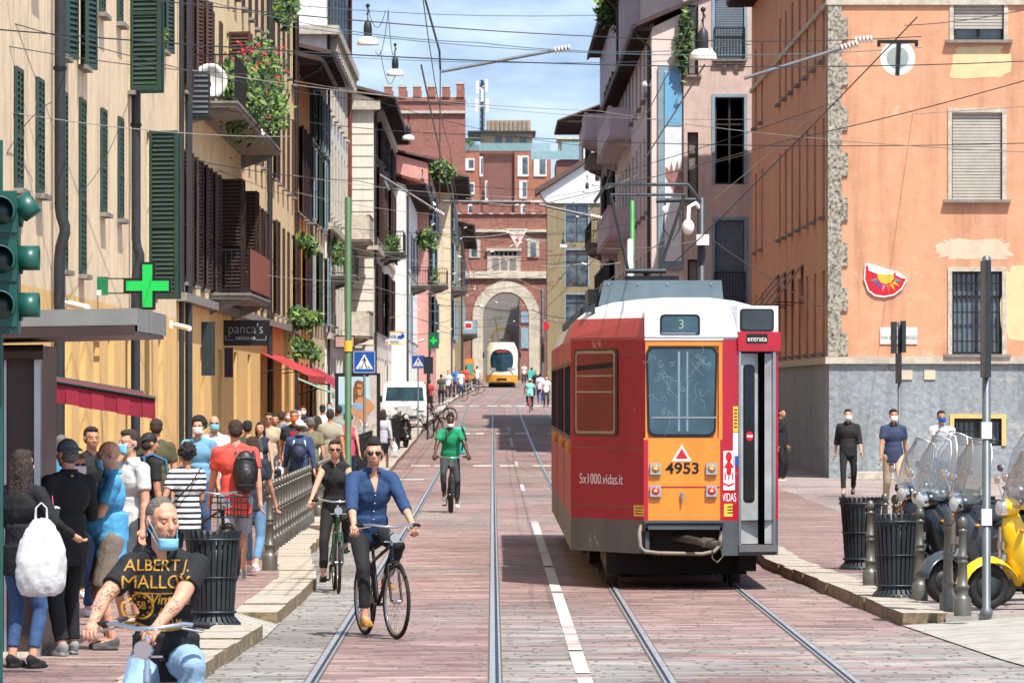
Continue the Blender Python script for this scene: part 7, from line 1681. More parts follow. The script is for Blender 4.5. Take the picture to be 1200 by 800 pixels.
    for i in (0, 1):
        d = (w[i]-el[i]).normalized(); sx = -1 if i == 0 else 1; gp = grip[i]
        side = V((0, 1, 0)) if abs(d.y) < .8 else V((sx, 0, 0)); 
        if gp is not None: side = V(gp).normalized()
        side = (side - d*side.dot(d)).normalized(); up = d.cross(side).normalized() * (1 if i == 0 else -1)
        if gp is not None and up.z < 0: up = -up
        pc = w[i] + d*.05
        rot = Matrix((side, up, d)).transposed()
        ex.ell(pc, (.040*am, .017, .048), rot, 10, 7, 0)
        for f_, (off, ln) in enumerate(((-.030, .072), (-.010, .082), (.010, .077), (.029, .062))):
            p0 = pc + d*.038 + side*off*am*1.0; cu = .55 if gp is None else 1.5
            a1_ = cu*.5; dirn = lambda a_: d*math.cos(a_) - up*math.sin(a_)
            p1 = p0 + dirn(a1_)*ln*.42; p2 = p1 + dirn(a1_+cu*.7)*ln*.33; p3 = p2 + dirn(a1_+cu*1.5)*ln*.27
            ex.tube([p0 - d*.01, p0, p1, p2, p3], [.0088*am, .0092*am, .0088*am, .0078*am, .0058*am], 6, 0)
        ts = V((0, -1, 0)) if gp is None else -side
        ts = side if ts.dot(side) > 0 else -side
        q0 = w[i] + d*.025 + ts*.025; q1 = q0 + (ts*.8 + d*.6 - up*.2).normalized()*.036; q2 = q1 + (ts*.25 + d*.9 - up*.5).normalized()*.030
        ex.tube([q0 - ts*.01, q0, q1, q2], [.011, .012, .010, .007], 6, 0)
    if not hide_face and sc_ > 30:
        for sx in (-1, 1):
            ex.ell(HD((sx*.031, -.0805, .004)), (.0135, .006, .0065), hr_.copy(), 10, 6, 1); ex.ell(HD((sx*.031, -.0862, .004)), (.0058, .0022, .0058), hr_.copy(), 8, 5, 2)
            ex.tube([HD((sx*.048, -.075, .021)), HD((sx*.034, -.087, .0265)), HD((sx*.016, -.089, .022))], .0038, 5, 4)
            ex.tube([HD((sx*.0445, -.0775, .009)), HD((sx*.031, -.0875, .0125)), HD((sx*.018, -.0815, .008))], .0022, 5, 4)
        ex.ell(HD((0, -.096, -.055)), (.023, .006, .0045), hr_.copy(), 10, 6, 3); ex.ell(HD((0, -.095, -.0635)), (.019, .006, .005), hr_.copy(), 10, 6, 3)
    scale_mb(ex); ex.mats = [SK[skin], EYEW, EYED, LIPS, BROW]
    remesh(body, vox*.72 if fine else vox*.85, 5 if fine else 3, extra=ex)
    # --- top
    if top:
        g = MB(); f_ = 1.10; hemz = -.12 - untuck*.8
        g.ell(ph + sp*.02, (.17, .125, .11)); g.cone(ph + sp*hemz, .14, ph + sp*.05, .13, flat0=True) if False else None
        def slab(c0, rx, ry, hh): 
            vs = []
            for zz_, m_ in ((-hh, 1.0), (hh, 1.0)):
                for q in range(20):
                    a_ = 2*math.pi*q/20; vs.append(c0 + V((rx*math.cos(a_)*m_, ry*math.sin(a_)*m_, 0)) + sp*zz_)
            g.add(vs, [(q, (q+1) % 20, 20+(q+1) % 20, 20+q) for q in range(20)] + [tuple(range(19, -1, -1)), tuple(range(20, 40))], 0, True)
        slab(ph + sp*(hemz+.12), .176*(.96 if woman else 1.0), .134, .12); slab(ph + sp*.10, .158*(.92 if woman else 1), .118+belly*.3, .12); g.ell(waist + V((0, -belly*.45, 0)), (.155*(.9 if woman else 1), .12+belly*.65, .14))
        g.ell(chest, (.183*bw*wide, .130, .185)); g.cone(S[0]*.88+shl*.12, .064, S[1]*.88+shl*.12, .064); g.cone(chest + V((-.07, 0, 0)), .118, chest + V((.07, 0, 0)), .118)
        if woman: g.ell(chest + V((-.065, -.085, -.02)), (.06, .05, .06)); g.ell(chest + V((.065, -.085, -.02)), (.06, .05, .06))
        g.cone(S[0]+V((.02, 0, 0)), .058, neck0 - sp*.012, .058, flat1=True); g.cone(S[1]-V((.02, 0, 0)), .058, neck0 - sp*.012, .058, flat1=True)
        for i in (0, 1):
            if sleeve == 'none': continue
            e1 = el[i] if sleeve != 'short' else S[i].lerp(el[i], .68)
            am2 = .97 if woman else 1.04; g.cone(S[i], .067*am2, e1, (.057 if sleeve != 'short' else .064)*am2, flat1=(sleeve == 'short'))
            if sleeve == 'long': g.cone(el[i], .060*am, w[i].lerp(el[i], .06), .040*am, flat1=True)
            if sleeve == 'rolled': g.cone(el[i], .058*am, w[i].lerp(el[i], .62), .055*am, flat1=True)
        if sleeve == 'rolled' or (sleeve == 'long' and not woman) or 'polo' in label:
            cg = MB(); rws = []
            for (r_, dz_, oy) in ((.062, .02, .0), (.070, .038, .004), (.082, .002, .0)):
                rws.append([neck0 + sp*(dz_-.012-.03*(1-abs(math.sin(q/2)))*(1 if r_ > .075 else .3)) + V((r_*math.sin(q), -r_*math.cos(q)*1.0+.008, 0)) for q in [R(22)+(2*math.pi-R(44))*i/18 for i in range(19)]])
            for ra, rb_ in zip(rws, rws[1:]):
                for i in range(18): cg.add([ra[i], ra[i+1], rb_[i+1], rb_[i]], [(0, 1, 2, 3)], 0, True)
            scale_mb(cg); co_ = cg.build('collar', cloth(top), t); sd = co_.modifiers.new('s', 'SOLIDIFY'); sd.thickness = .006; BAKE.append((co_, None))
        scale_mb(g); s_ = g.build('shirt' if not woman else 'top', cloth(top, striped), t); remesh(s_, vox, 4, .022 if fine else .014, .11); NAMED[label] = s_
    # --- bottoms
    g = MB()
    g.ell(ph + V((0, .005, -.035)), (.173 if not woman else .165, .128 if not woman else .12, .15))
    if legs == 'skirt':
        vs = []; n_ = 20
        for zz_, rr_ in ((.06, .15), (-.1, .19), (-.42, .225)):
            for q in range(n_): a_ = 2*math.pi*q/n_; vs.append(ph + V((rr_*math.cos(a_), rr_*.8*math.sin(a_), zz_)))
        g.add(vs, [(r_*n_+q, r_*n_+(q+1) % n_, (r_+1)*n_+(q+1) % n_, (r_+1)*n_+q) for r_ in (0, 1) for q in range(n_)] + [tuple(range(n_)), tuple(range(3*n_-1, 2*n_-1, -1))], 0, True)
    else:
        tight = .86 if woman or legs == 'slim' else 1.0
        for i in (0, 1):
            if legs == 'short': g.cone(HP[i], .108, HP[i].lerp(kn[i], .92), .092, flat1=True)
            else:
                g.cone(HP[i], .106*tight, kn[i], .073*tight); g.cone(kn[i], .072*tight, a[i].lerp(kn[i], .10 if legs != 'slim' else .2), .060*tight, flat1=True); g.cone(kn[i].lerp(a[i], .2), .072*tight, kn[i].lerp(a[i], .5), .064*tight)
    scale_mb(g); remesh(g.build('skirt' if legs == 'skirt' else ('shorts' if legs == 'short' else 'trousers'), cloth(bottom), t), vox, 4, .018 if fine else .012, .13)
    # --- shoes
    if shoes:
        for i in (0, 1):
            g = MB(); dz = a[i].z - .085; fwd = V((0, -1, 0))
            g.ell(a[i] + V((0, .005, -.030)), (.042, .055, .042)); g.ell(a[i] + V((0, -.085, -.050)), (.046, .095, .034)); g.cone(a[i] + V((0, .02, -.01)), .042, a[i] + V((0, -.06, -.035)), .038)
            g.box(a[i].x-.040, a[i].x+.040, a[i].y-.17, a[i].y+.045, a[i].z-.083, a[i].z-.06)
            scale_mb(g); remesh(g.build('shoe', cloth(shoes), t), max(.008, vox*.8), 2)
    # --- hair / headgear
    if hair:
        kind, hc_ = hair; g = MB()
        def hh(p, r): g.ell(HD(p), r, hr_.copy())
        if kind in ('short', 'curly', 'long', 'bun', 'bob', 'tall'):
            hh((0, .028, .048), (.084, .092, .082)); hh((0, .052, .005), (.078, .072, .075)); hh((0, -.022, .092), (.062, .060, .032))
        if kind == 'buzz': hh((0, .022, .040), (.0795, .094, .086)); hh((0, .04, -.005), (.0775, .075, .07))
        if kind == 'tall': hh((0, -.01, .115), (.058, .065, .042))
        if kind == 'curly':
            rr_ = random.Random(int(x*77) + 5)
            for _ in range(46):
                th, phh = rr_.uniform(0, 2*math.pi), rr_.uniform(-.35, 1.3); p = V((math.cos(th)*math.cos(phh)*.093, math.sin(th)*math.cos(phh)*.093+.045, math.sin(phh)*.105+.035))
                if p.y < -.03 and p.z < .07: continue
                g.ell(HD(p), (.026, .026, .026), seg=8, rings=6)
        if kind in ('long', 'bob'):
            ln = .30 if kind == 'long' else .13
            hh((0, .07, -.06), (.078, .05, .10))
            for sx in (-1, 0, 1): g.cone(HD((sx*.05, .06, .0)), .05, HD((sx*.06, .075, -ln)), .035); 
            for sx in (-1, 1): g.cone(HD((sx*.075, .01, .02)), .022, HD((sx*.078, .02, -ln*.7)), .022)
        if kind == 'bun': hh((0, .115, .06), (.042, .036, .042))
        if kind in ('cap', 'cap_back'):
            hh((0, .014, .046), (.085, .102, .086)); s_ = -1 if kind == 'cap' else 1
            g.add([HD(q) for q in ((-.07, s_*.07, .045), (.07, s_*.07, .045), (.06, s_*.155, .025), (-.06, s_*.155, .025), (-.07, s_*.07, .062), (.07, s_*.07, .062), (.06, s_*.155, .037), (-.06, s_*.155, .037))], [(0, 1, 2, 3), (7, 6, 5, 4), (0, 4, 5, 1), (1, 5, 6, 2), (2, 6, 7, 3), (3, 7, 4, 0)])
        scale_mb(g); remesh(g.build('cap' if 'cap' in kind else 'hair', HR[hc_], t), max(.007, vox*.8), 2 if kind == 'curly' else 3, 0 if 'cap' in kind or kind == 'buzz' else .016, .03)
        if 'cap' in kind:
            g = MB(); hh((0, .05, -.01), (.077, .065, .065)); scale_mb(g); g.build('hair', HR['grey' if hc_ == 'capgrey' else 'brown'], t)
    if mask:
        m_, low = mask if isinstance(mask, tuple) else (mask, 0)
        g = MB(); rows = []
        for j in range(6):
            zz_ = -.005 - j*(.0175 if low < .04 else .0115) - low; row = []
            for i in range(9):
                a_ = -1.25 + 2.5*i/8; rr_ = .067 if low < .04 else .056; yy = -.052 - .062*math.cos(a_) - .006*math.cos(a_*2)*(1-abs(j-2)/3) + (.012 if j == 5 else 0); row.append(HD((rr_*math.sin(a_), yy, zz_)))
            rows.append(row)
        for ra, rb_ in zip(rows, rows[1:]):
            for i in range(8): g.add([ra[i], ra[i+1], rb_[i+1], rb_[i]], [(0, 1, 2, 3)], 0, True)
        for sx, i in ((-1, 0), (1, 8)): g.tube([rows[1][i], HD((sx*.082, .0, .012)), HD((sx*.084, .022, .0))], .0022, 4, 0); g.tube([rows[4][i], HD((sx*.084, .022, -.012))], .0022, 4, 0)
        scale_mb(g); o_ = g.build('face_mask', m_, t); sd = o_.modifiers.new('s', 'SOLIDIFY'); sd.thickness = .004; BAKE.append((o_, None))
    if glasses or shades:
        g = MB(); m_ = mat('dark_lenses', '#15110f', .1, var=.1) if shades else mat('spectacle_rim', '#222', .4, var=0)
        for sx in (-1, 1):
            if shades: g.ell(HD((sx*.033, -.092, .004)), (.027, .006, .019), hr_.copy())
            else: 
                c_ = [HD((sx*.033+.024*math.cos(q), -.092, .003+.018*math.sin(q))) for q in [2*math.pi*i/12 for i in range(13)]]; g.tube(c_, .0025, 4)
            g.tube([HD((sx*.058, -.088, .008)), HD((sx*.080, .01, .010))], .003, 4)
        g.tube([HD((-.01, -.096, .008)), HD((.01, -.096, .008))], .003, 4)
        scale_mb(g); g.build('sunglasses' if shades else 'glasses', m_, t)
    t['_s'] = 0; del t['_s']
    J = dict(k=k, hc=hc*k, sh=[q*k for q in S], w=[q*k for q in w], chest=chest*k, ph=ph*k, el=[q*k for q in el], t=t, mw=Matrix.Translation((x, Y, z)) @ Matrix.Rotation(yaw, 4, 'Z'), label=label)
    return J
def W(J, p): return J['mw'] @ Vector(p)
def backpack(J, label, m, size=(.30, .16, .42), box=False, off=(0, 0, 0), front=False, strapm=None):
    c = J['chest'] + Vector((0, (.20 if not front else -.2)+off[1], off[2])) + Vector((off[0], 0, 0)); wl = W(J, c); yaw = J['t'].rotation_euler[2]
    t = thing('backpack', label, 'backpack', wl, yaw); g = MB(); sx, sy, sz = size
    if box: g.box(-sx/2, sx/2, -sy/2, sy/2, -sz/2, sz/2); b = g.build('bag_body', m, t); bv = b.modifiers.new('b', 'BEVEL'); bv.width = .03; bv.segments = 3; BAKE.append((b, None))
    else:
        g.ell((0, 0, 0), (sx*.5, sy*.55, sz*.5)); g.box(-sx*.36, sx*.36, -sy*.42, sy*.42, -sz*.40, sz*.34); g.ell((0, sy*.45, -sz*.12), (sx*.36, sy*.35, sz*.28)); b = g.build('bag_body', m, t); remesh(b, .012, 5, .012, .08)
        g = MB(); g.box(-sx*.3, sx*.3, sy*.70, sy*.74, -sz*.30, -sz*.27); g.tube([(-sx*.38, sy*.3, sz*.1), (-sx*.2, sy*.5, sz*.36), (sx*.2, sy*.5, sz*.36), (sx*.38, sy*.3, sz*.1)], .006, 5); g.build('zip', STEEL if False else GUN, t)
    g = MB()
    for q in (-1, 1): g.tube([(q*sx*.32, -sy*.5, -sz*.35), (q*sx*.40, -sy*.5-.02, 0), (q*sx*.35, -sy*.45, sz*.45), (q*sx*.30, -sy*.5-.10, sz*.5), (q*sx*.40, -sy*.5-.25, sz*.35), (q*sx*.48, -sy*.5-.26, 0)], .017, 6)
    g.build('strap', strapm or m, t); return t
def carrier_bag(label, loc, rz, m, w_=.34, h_=.42, hang=.0):
    t = thing('carrier_bag', label, 'bag', loc, rz); g = MB(); n_ = 18; rows = []; rr_ = random.Random(int(loc[0]*100))
    for zz_, rx, ry in ((-h_, .55, .3), (-h_*.96, .9, .5), (-h_*.75, 1.1, .62), (-h_*.45, 1.05, .55), (-h_*.2, .8, .36), (-h_*.05, .45, .16), (0, .2, .06)):
        rows.append([(w_/2*rx*math.cos(2*math.pi*i/n_)*rr_.uniform(.92, 1.08), w_/2*ry*math.sin(2*math.pi*i/n_)*rr_.uniform(.85, 1.15), zz_+rr_.uniform(-.012, .012)) for i in range(n_)])
    for ra, rb_ in zip(rows, rows[1:]):
        for i in range(n_): g.add([ra[i], ra[(i+1) % n_], rb_[(i+1) % n_], rb_[i]], [(0, 1, 2, 3)], 0, True)
    g.poly(rows[0][::-1]); b = g.build('bag_body', m, t); ss = b.modifiers.new('u', 'SUBSURF'); ss.levels = 2; ss.render_levels = 2
    tx = bpy.data.textures.get('wr0.06') or bpy.data.textures.new('wr0.06', 'CLOUDS'); tx.noise_scale = .06; dm = b.modifiers.new('d', 'DISPLACE'); dm.texture = tx; dm.strength = .03; BAKE.append((b, None))
    g = MB(); g.tube([(-w_*.12, 0, -h_*.06), (-.04, 0, .08), (0, 0, .12)], [.012, .008, .006], 6); g.tube([(w_*.12, 0, -h_*.06), (.04, 0, .08), (0, 0, .12)], [.012, .008, .006], 6); g.build('handle', m, t); return t
def hat(*a): pass
PL = mat('thin_white_plastic', '#dcdedf', .3, var=.14, vs=9, bump=.6, bs=14, alpha=.86)
def at(px, s): Y = F/s; return SX(px, Y), Y
# 1. man in black T-shirt on bicycle
x, Y = at(186, 235)
bicycle('silver city bicycle ridden by the man in the black T-shirt, bottom left', (x+.01, Y, 0), R(-6), STEEL, hz=1.12, hw=.27)
J1 = person('tattooed man in black printed T-shirt and lowered blue mask sitting on a bicycle', x, Y, 1.72, R(-6), 0, 'l', ('buzz', 'grey'), '#14161b', 'short', '#8fb0cc', 'long', '#333', (MASKB, .075), hip=(0, .24, .965), lean=R(9), a=[(-.14, -.02, .22), (.17, -.10, .54)], w=[(-.29, -.27, 1.16), (.03, -.29, 1.13)], elb=[(-1, .5, -.3), (1, .25, .1)], head_yaw=R(36), head_pitch=R(4), wide=.97, grip=((-1, .3, 0), (1, 0, 0)), knee_out=.1)
# 2. couple on bicycles
x, Y = at(440, 126)
bicycle('black city bicycle ridden by the man in the blue shirt', (x+.03, Y, 0), R(17), BLACK, steer=R(4), hw=.30)
J2 = person('man in dark blue rolled-sleeve shirt, black trousers and sunglasses riding a black bicycle', x, Y, 1.83, R(17), 0, 'l', ('tall', 'black'), '#24426b', 'rolled', '#17181b', 'slim', '#b07a30', None, hip=(0, .23, .94), lean=R(15), a=[(-.12, -.07, .175), (.12, .08, .50)], w=[(-.27, -.25, 1.0), (.27, -.25, 1.0)], elb=[(-.5, .5, -.8), (.5, .5, -.8)], shades=True, head_yaw=R(-14), grip=((-1, .3, 0), (1, .3, 0)), wide=1.05)
x, Y = at(392, 103)
bicycle('dark green city bicycle ridden by the woman in black', (x+.02, Y, 0), R(4), mat('bottle_green', '#1f4a38', .35, var=.05), hw=.27, low=True)
person('woman in black sleeveless top and sunglasses riding just behind the man in the blue shirt', x, Y, 1.66, R(-2), 0, 'l', ('bun', 'brown'), '#131316', 'none', '#141416', 'slim', '#111', None, hip=(0, .22, 1.0), lean=R(10), a=[(-.13, -.06, .2), (.12, .06, .54)], w=[(-.28, -.27, 1.06), (.28, -.27, 1.06)], elb=[(-.4, .4, -.8), (.4, .4, -.8)], shades=True, woman=True, head_yaw=R(6), grip=((-1, .3, 0), (1, .3, 0)))
# 3. green T-shirt rider
x, Y = at(528, 62.6)
bicycle('dark fat-tyred bicycle ridden by the man in the green T-shirt', (x, Y, 0), R(2), BLACK, fat=True)
J3 = person('man in a green T-shirt with a teal delivery backpack cycling down the left track', x, Y, 1.82, R(4), 0, 'd', ('tall', 'black'), '#0d8a5c', 'short', '#33363c', 'slim', '#e4e4e4', (MASKW, .06), hip=(0, .22, .97), lean=R(14), a=[(-.12, -.07, .30), (.12, .06, .16)], w=[(-.30, -.26, 1.05), (.30, -.26, 1.05)], elb=[(-.6, .4, -.7), (.6, .4, -.7)], grip=((-1, .3, 0), (1, .3, 0)))
backpack(J3, 'teal box-shaped delivery backpack on the green T-shirt rider', mat('teal_fabric', '#3fb8ac', .6, var=.05), (.40, .34, .50), True, (.10, .06, -.03), strapm=BLACK)
# far riders
x, Y = at(621, 22.5)
bicycle('distant bicycle with a red fork heading away up the right track', (x, Y, GZ(Y)), R(180), REDP, detail=False)
Jr = person('distant cyclist seen from behind in a turquoise top, right of the far tram', x, Y, 1.75, R(180), GZ(Y), 'l', ('cap', 'white'), '#86d4cf', 'short', '#1c1d22', 'slim', '#222', hip=(0, .22, .97), lean=R(15), a=[(-.12, -.07, .20), (.12, .06, .45)], w=[(-.28, -.24, 1.05), (.28, -.24, 1.05)], elb=[(-1, .4, -.3), (1, .4, -.3)], hide_face=True)
x, Y = at(623, 17.5)
bicycle('tiny bicycle of the far courier by the gate', (x, Y, GZ(Y)), R(180), BLACK, detail=False)
Jr = person('far courier on a bicycle with a turquoise box on the back, near the gate', x, Y, 1.75, R(180), GZ(Y), 'l', ('short', 'black'), '#222', 'long', '#1c1d22', 'slim', '#222', hip=(0, .22, .97), lean=R(15), a=[(-.12, -.07, .20), (.12, .06, .45)], w=[(-.28, -.24, 1.05), (.28, -.24, 1.05)], elb=[(-1, .4, -.3), (1, .4, -.3)], hide_face=True)
backpack(Jr, 'turquoise delivery box on the back of the far courier', M['teal_fabric'], (.5, .4, .5), True, (0, .06, 0))
# left pavement crowd, near to far
x, Y = at(26, 150)
J = person('long-haired woman in a black hoodie and jeans holding a white carrier bag, left edge', x, Y, 1.70, R(150), PZ, 'l', ('long', 'brown'), '#101114', 'long', '#38557e', 'slim', '#1a1a1a', woman=True, w=[(-.34, -.24, 1.06), (.14, -.3, 1.0)], untuck=.08, hide_face=True, wide=1.1)
x2, Y2 = at(52, 152); carrier_bag('large crumpled white plastic carrier bag held by the long-haired woman', (x2, Y2-.32, SZ(606, Y2)), R(10), PL, .38, .60)
x, Y = at(80, 143)
J = person('bearded man in black with a grey cap, holding an iced drink, beside the kiosk', x, Y, 1.76, R(-140), PZ, 'l', ('cap_back', 'capgrey'), '#0d0e10', 'long', '#121316', 'long', '#8a8a8a', w=[(-.22, -.30, 1.12), (.28, -.10, .95)], hide_face=True, wide=1.12, untuck=.1, pose='stand', a=[(-.12, -.1, .085), (.16, .14, .085)])
x2, Y2 = at(64, 150); t = thing('iced_drink', 'plastic cup of green drink with pink straw, held by the man in black', 'cup', (x2, Y2, SZ(612, Y2)))
g = MB(); g.lathe([(.028, 0), (.042, .11)], seg=16); g.build('cup', mat('green_drink', '#23433a', .2, var=.1), t); g = MB(); g.lathe([(.045, .11), (.045, .118), (.02, .13)], seg=16); g.build('lid', mat('clear_lid', '#cfd8d6', .1, alpha=.6, var=0), t); g = MB(); g.tube([(0, 0, .05), (-.02, 0, .21)], .005, 6); g.build('straw', mat('pink_straw', '#e05a8a', .4), t)
x, Y = at(130, 140)
J4 = person('bald man in a light blue polo shirt and lowered mask looking at his phone', x, Y, 1.74, R(-78), PZ, 'l', None, '#4f9fcf', 'short', '#7c6f63', 'short', '#555', (MASKB, .02), w=[(-.13, -.36, 1.16), (.10, -.36, 1.14)], belly=.10, wide=1.1, untuck=.1, elb=[(-.2, 1, -.9), (.2, 1, -.9)], head_pitch=R(8))
pm = W(J4, (0, -.44, 1.20)); t = thing('mobile_phone', 'dark mobile phone in the hand of the bald man in the blue polo', 'phone', pm, R(-78)); g = MB(); g.box(-.04, .04, -.005, .005, -.07, .07); b = g.build('phone_body', BLACK, t); b.rotation_euler = (R(-50), 0, 0)
x, Y = at(153, 128)
person('man in a white T-shirt and pale blue mask standing behind the blue polo man', x, Y, 1.80, R(-50), PZ, 'l', ('short', 'brown'), '#cfcfca', 'short', '#4a4c52', 'short', '#777', MASKB, w=[(-.16, -.34, 1.12), (.26, -.06, .88)])
x, Y = at(107, 112)
person('man in black with dark hair half hidden behind the bald man', x, Y, 1.78, R(20), PZ, 'm', ('short', 'black'), '#17181a', 'short', '#222', mask=None)
x, Y = at(92, 122)
person('short woman with sunglasses and white mask behind the man in black', x, Y, 1.55, R(15), PZ, 'l', ('bob', 'blonde'), '#3e5d80', 'short', '#2c4468', woman=True, shades=True, mask=MASKW)
x, Y = at(72, 108)
person('balding man in a blue T-shirt mostly hidden by the kiosk queue', x, Y, 1.68, R(170), PZ, 'l', ('buzz', 'grey'), '#3f86b4', 'short', '#333', hide_face=True)
x, Y = at(183, 92)
person('man in an olive T-shirt seen from behind near the ochre wall', x, Y, 1.80, R(185), PZ, 'l', ('short', 'brown'), '#4c4a33', 'short', '#3c4250', hide_face=True)
x, Y = at(174, 108)
J = person('person in a black cap and dark vest with a bag, left of the striped top', x, Y, 1.70, R(120), PZ, 'm', ('cap_back', 'capblack'), '#18191c', 'short', '#27282d', hide_face=True)
backpack(J, 'blue and black backpack on the person in the black cap', mat('blue_fabric', '#2c5f86', .7), (.30, .2, .44))
x, Y = at(219, 112)
J10 = person('curly dark-haired woman in a navy and white striped top seen from behind', x, Y, 1.60, R(200), PZ, 'm', ('curly', 'black'), '#e6e6e4', 'short', '#1e2230', 'slim', '#333', woman=True, striped=True, hide_face=True, wide=1.12, w=[(-.1, -.26, 1.2), (.30, -.12, 1.0)], untuck=.06)
g = MB(); c_ = J10['chest']; g.tube([W(J10, (-.12, .12, 1.36)), W(J10, (0, .16, 1.2)), W(J10, (.16, .13, 1.02)), W(J10, (.2, .05, .95))], .008, 6); tag(g.build('bag_strap', BLACK), 'thin black bag strap across the striped top', 'strap')
x, Y = at(276, 103)
J11 = person('tall man in a coral red T-shirt and pale shorts walking away with a black backpack', x, Y, 1.84, R(186), PZ, 'l', ('short', 'brown'), '#dd5147', 'short', '#9aa4ae', 'short', '#888', pose='walk', hide_face=True, wide=1.12, untuck=.10, belly=.02)
backpack(J11, 'black backpack slung on the right shoulder of the man in coral red', mat('black_nylon', '#16171a', .5, var=.15), (.30, .2, .50), False, (-.10, .0, -.10))
x, Y = at(296, 100)
person('woman in blue jeans and white trainers stepping out behind the man in coral red', x, Y, 1.62, R(172), PZ, 'l', ('bob', 'brown'), '#26303c', 'short', '#5f89ae', 'slim', '#e2dcdc', pose='walk2', woman=True, hide_face=True)
x, Y = at(233, 88)
person('dark-haired man in a light blue T-shirt with white mask coming towards the camera', x, Y, 1.80, R(-8), PZ, 'l', ('curly', 'black'), '#6a9fc4', 'short', '#33507a', 'long', '#555', MASKW, glasses=True)
x, Y = at(251, 78)
person('bald man in a white shirt with sunglasses and blue surgical mask', x, Y, 1.78, R(5), PZ, 'l', None, '#d8dcdf', 'long', '#4a5566', 'long', '#333', MASKB, shades=True)
x, Y = at(305, 69)
J = person('woman in a navy sleeveless top with brown hair and a black handbag', x, Y, 1.64, R(-6), PZ, 'l', ('bob', 'brown'), '#1c2a42', 'none', '#3a4c68', 'slim', '#eee', woman=True, pose='walk')
q = W(J, (.30, 0, .72)); t = thing('handbag', 'black handbag carried by the woman in the navy top', 'bag', q); g = MB(); g.box(-.06, .06, -.14, .14, -.15, .12); b = g.build('bag_body', BLACK, t); bv = b.modifiers.new('b', 'BEVEL'); bv.width = .03; BAKE.append((b, None)); g = MB(); g.tube([(0, -.1, .12), (0, -.06, .3), (0, .06, .3), (0, .1, .12)], .008, 6); g.build('handle', BLACK, t)
x, Y = at(315, 62)
person('man with sunglasses and beige shirt behind the woman in navy', x, Y, 1.74, R(0), PZ, 'm', ('short', 'brown'), '#b7a58c', 'short', '#3d4450', shades=True)
x, Y = at(345, 64)
J16 = person('man in a black T-shirt with a red print and orange mask walking towards the camera', x, Y, 1.82, R(0), PZ, 'm', ('short', 'grey'), '#22262f', 'short', '#232b3c', 'long', '#333', MASKO, pose='walk', glasses=True)
g = MB(); 
for i in range(4): g.box(-.07+i*.037, -.045+i*.037, -.165, -.155, 1.34, 1.42)
g.box(-.07, .07, -.165, -.156, 1.31, 1.325); pr = g.build('shirt_print', REDP, J16['t'])
q = W(J16, (-.28, -.1, .78)); carrier_bag('small white carrier bag swinging beside the man with the red print', tuple(q), 0, PL, .26, .34)
x, Y = at(351, 70)
J17 = person('person in a navy jacket and white cap walking away behind the bollards', x, Y, 1.68, R(180), PZ, 'l', ('cap', 'white'), '#2f4668', 'long', '#1c2434', 'long', '#555', pose='walk', hide_face=True)
backpack(J17, 'small navy backpack on the person in the white cap', mat('navy_fabric', '#232f48', .7), (.26, .14, .34), False, (0, -.02, -.06), strapm=mat('pale_strap', '#b8c0c8', .7))
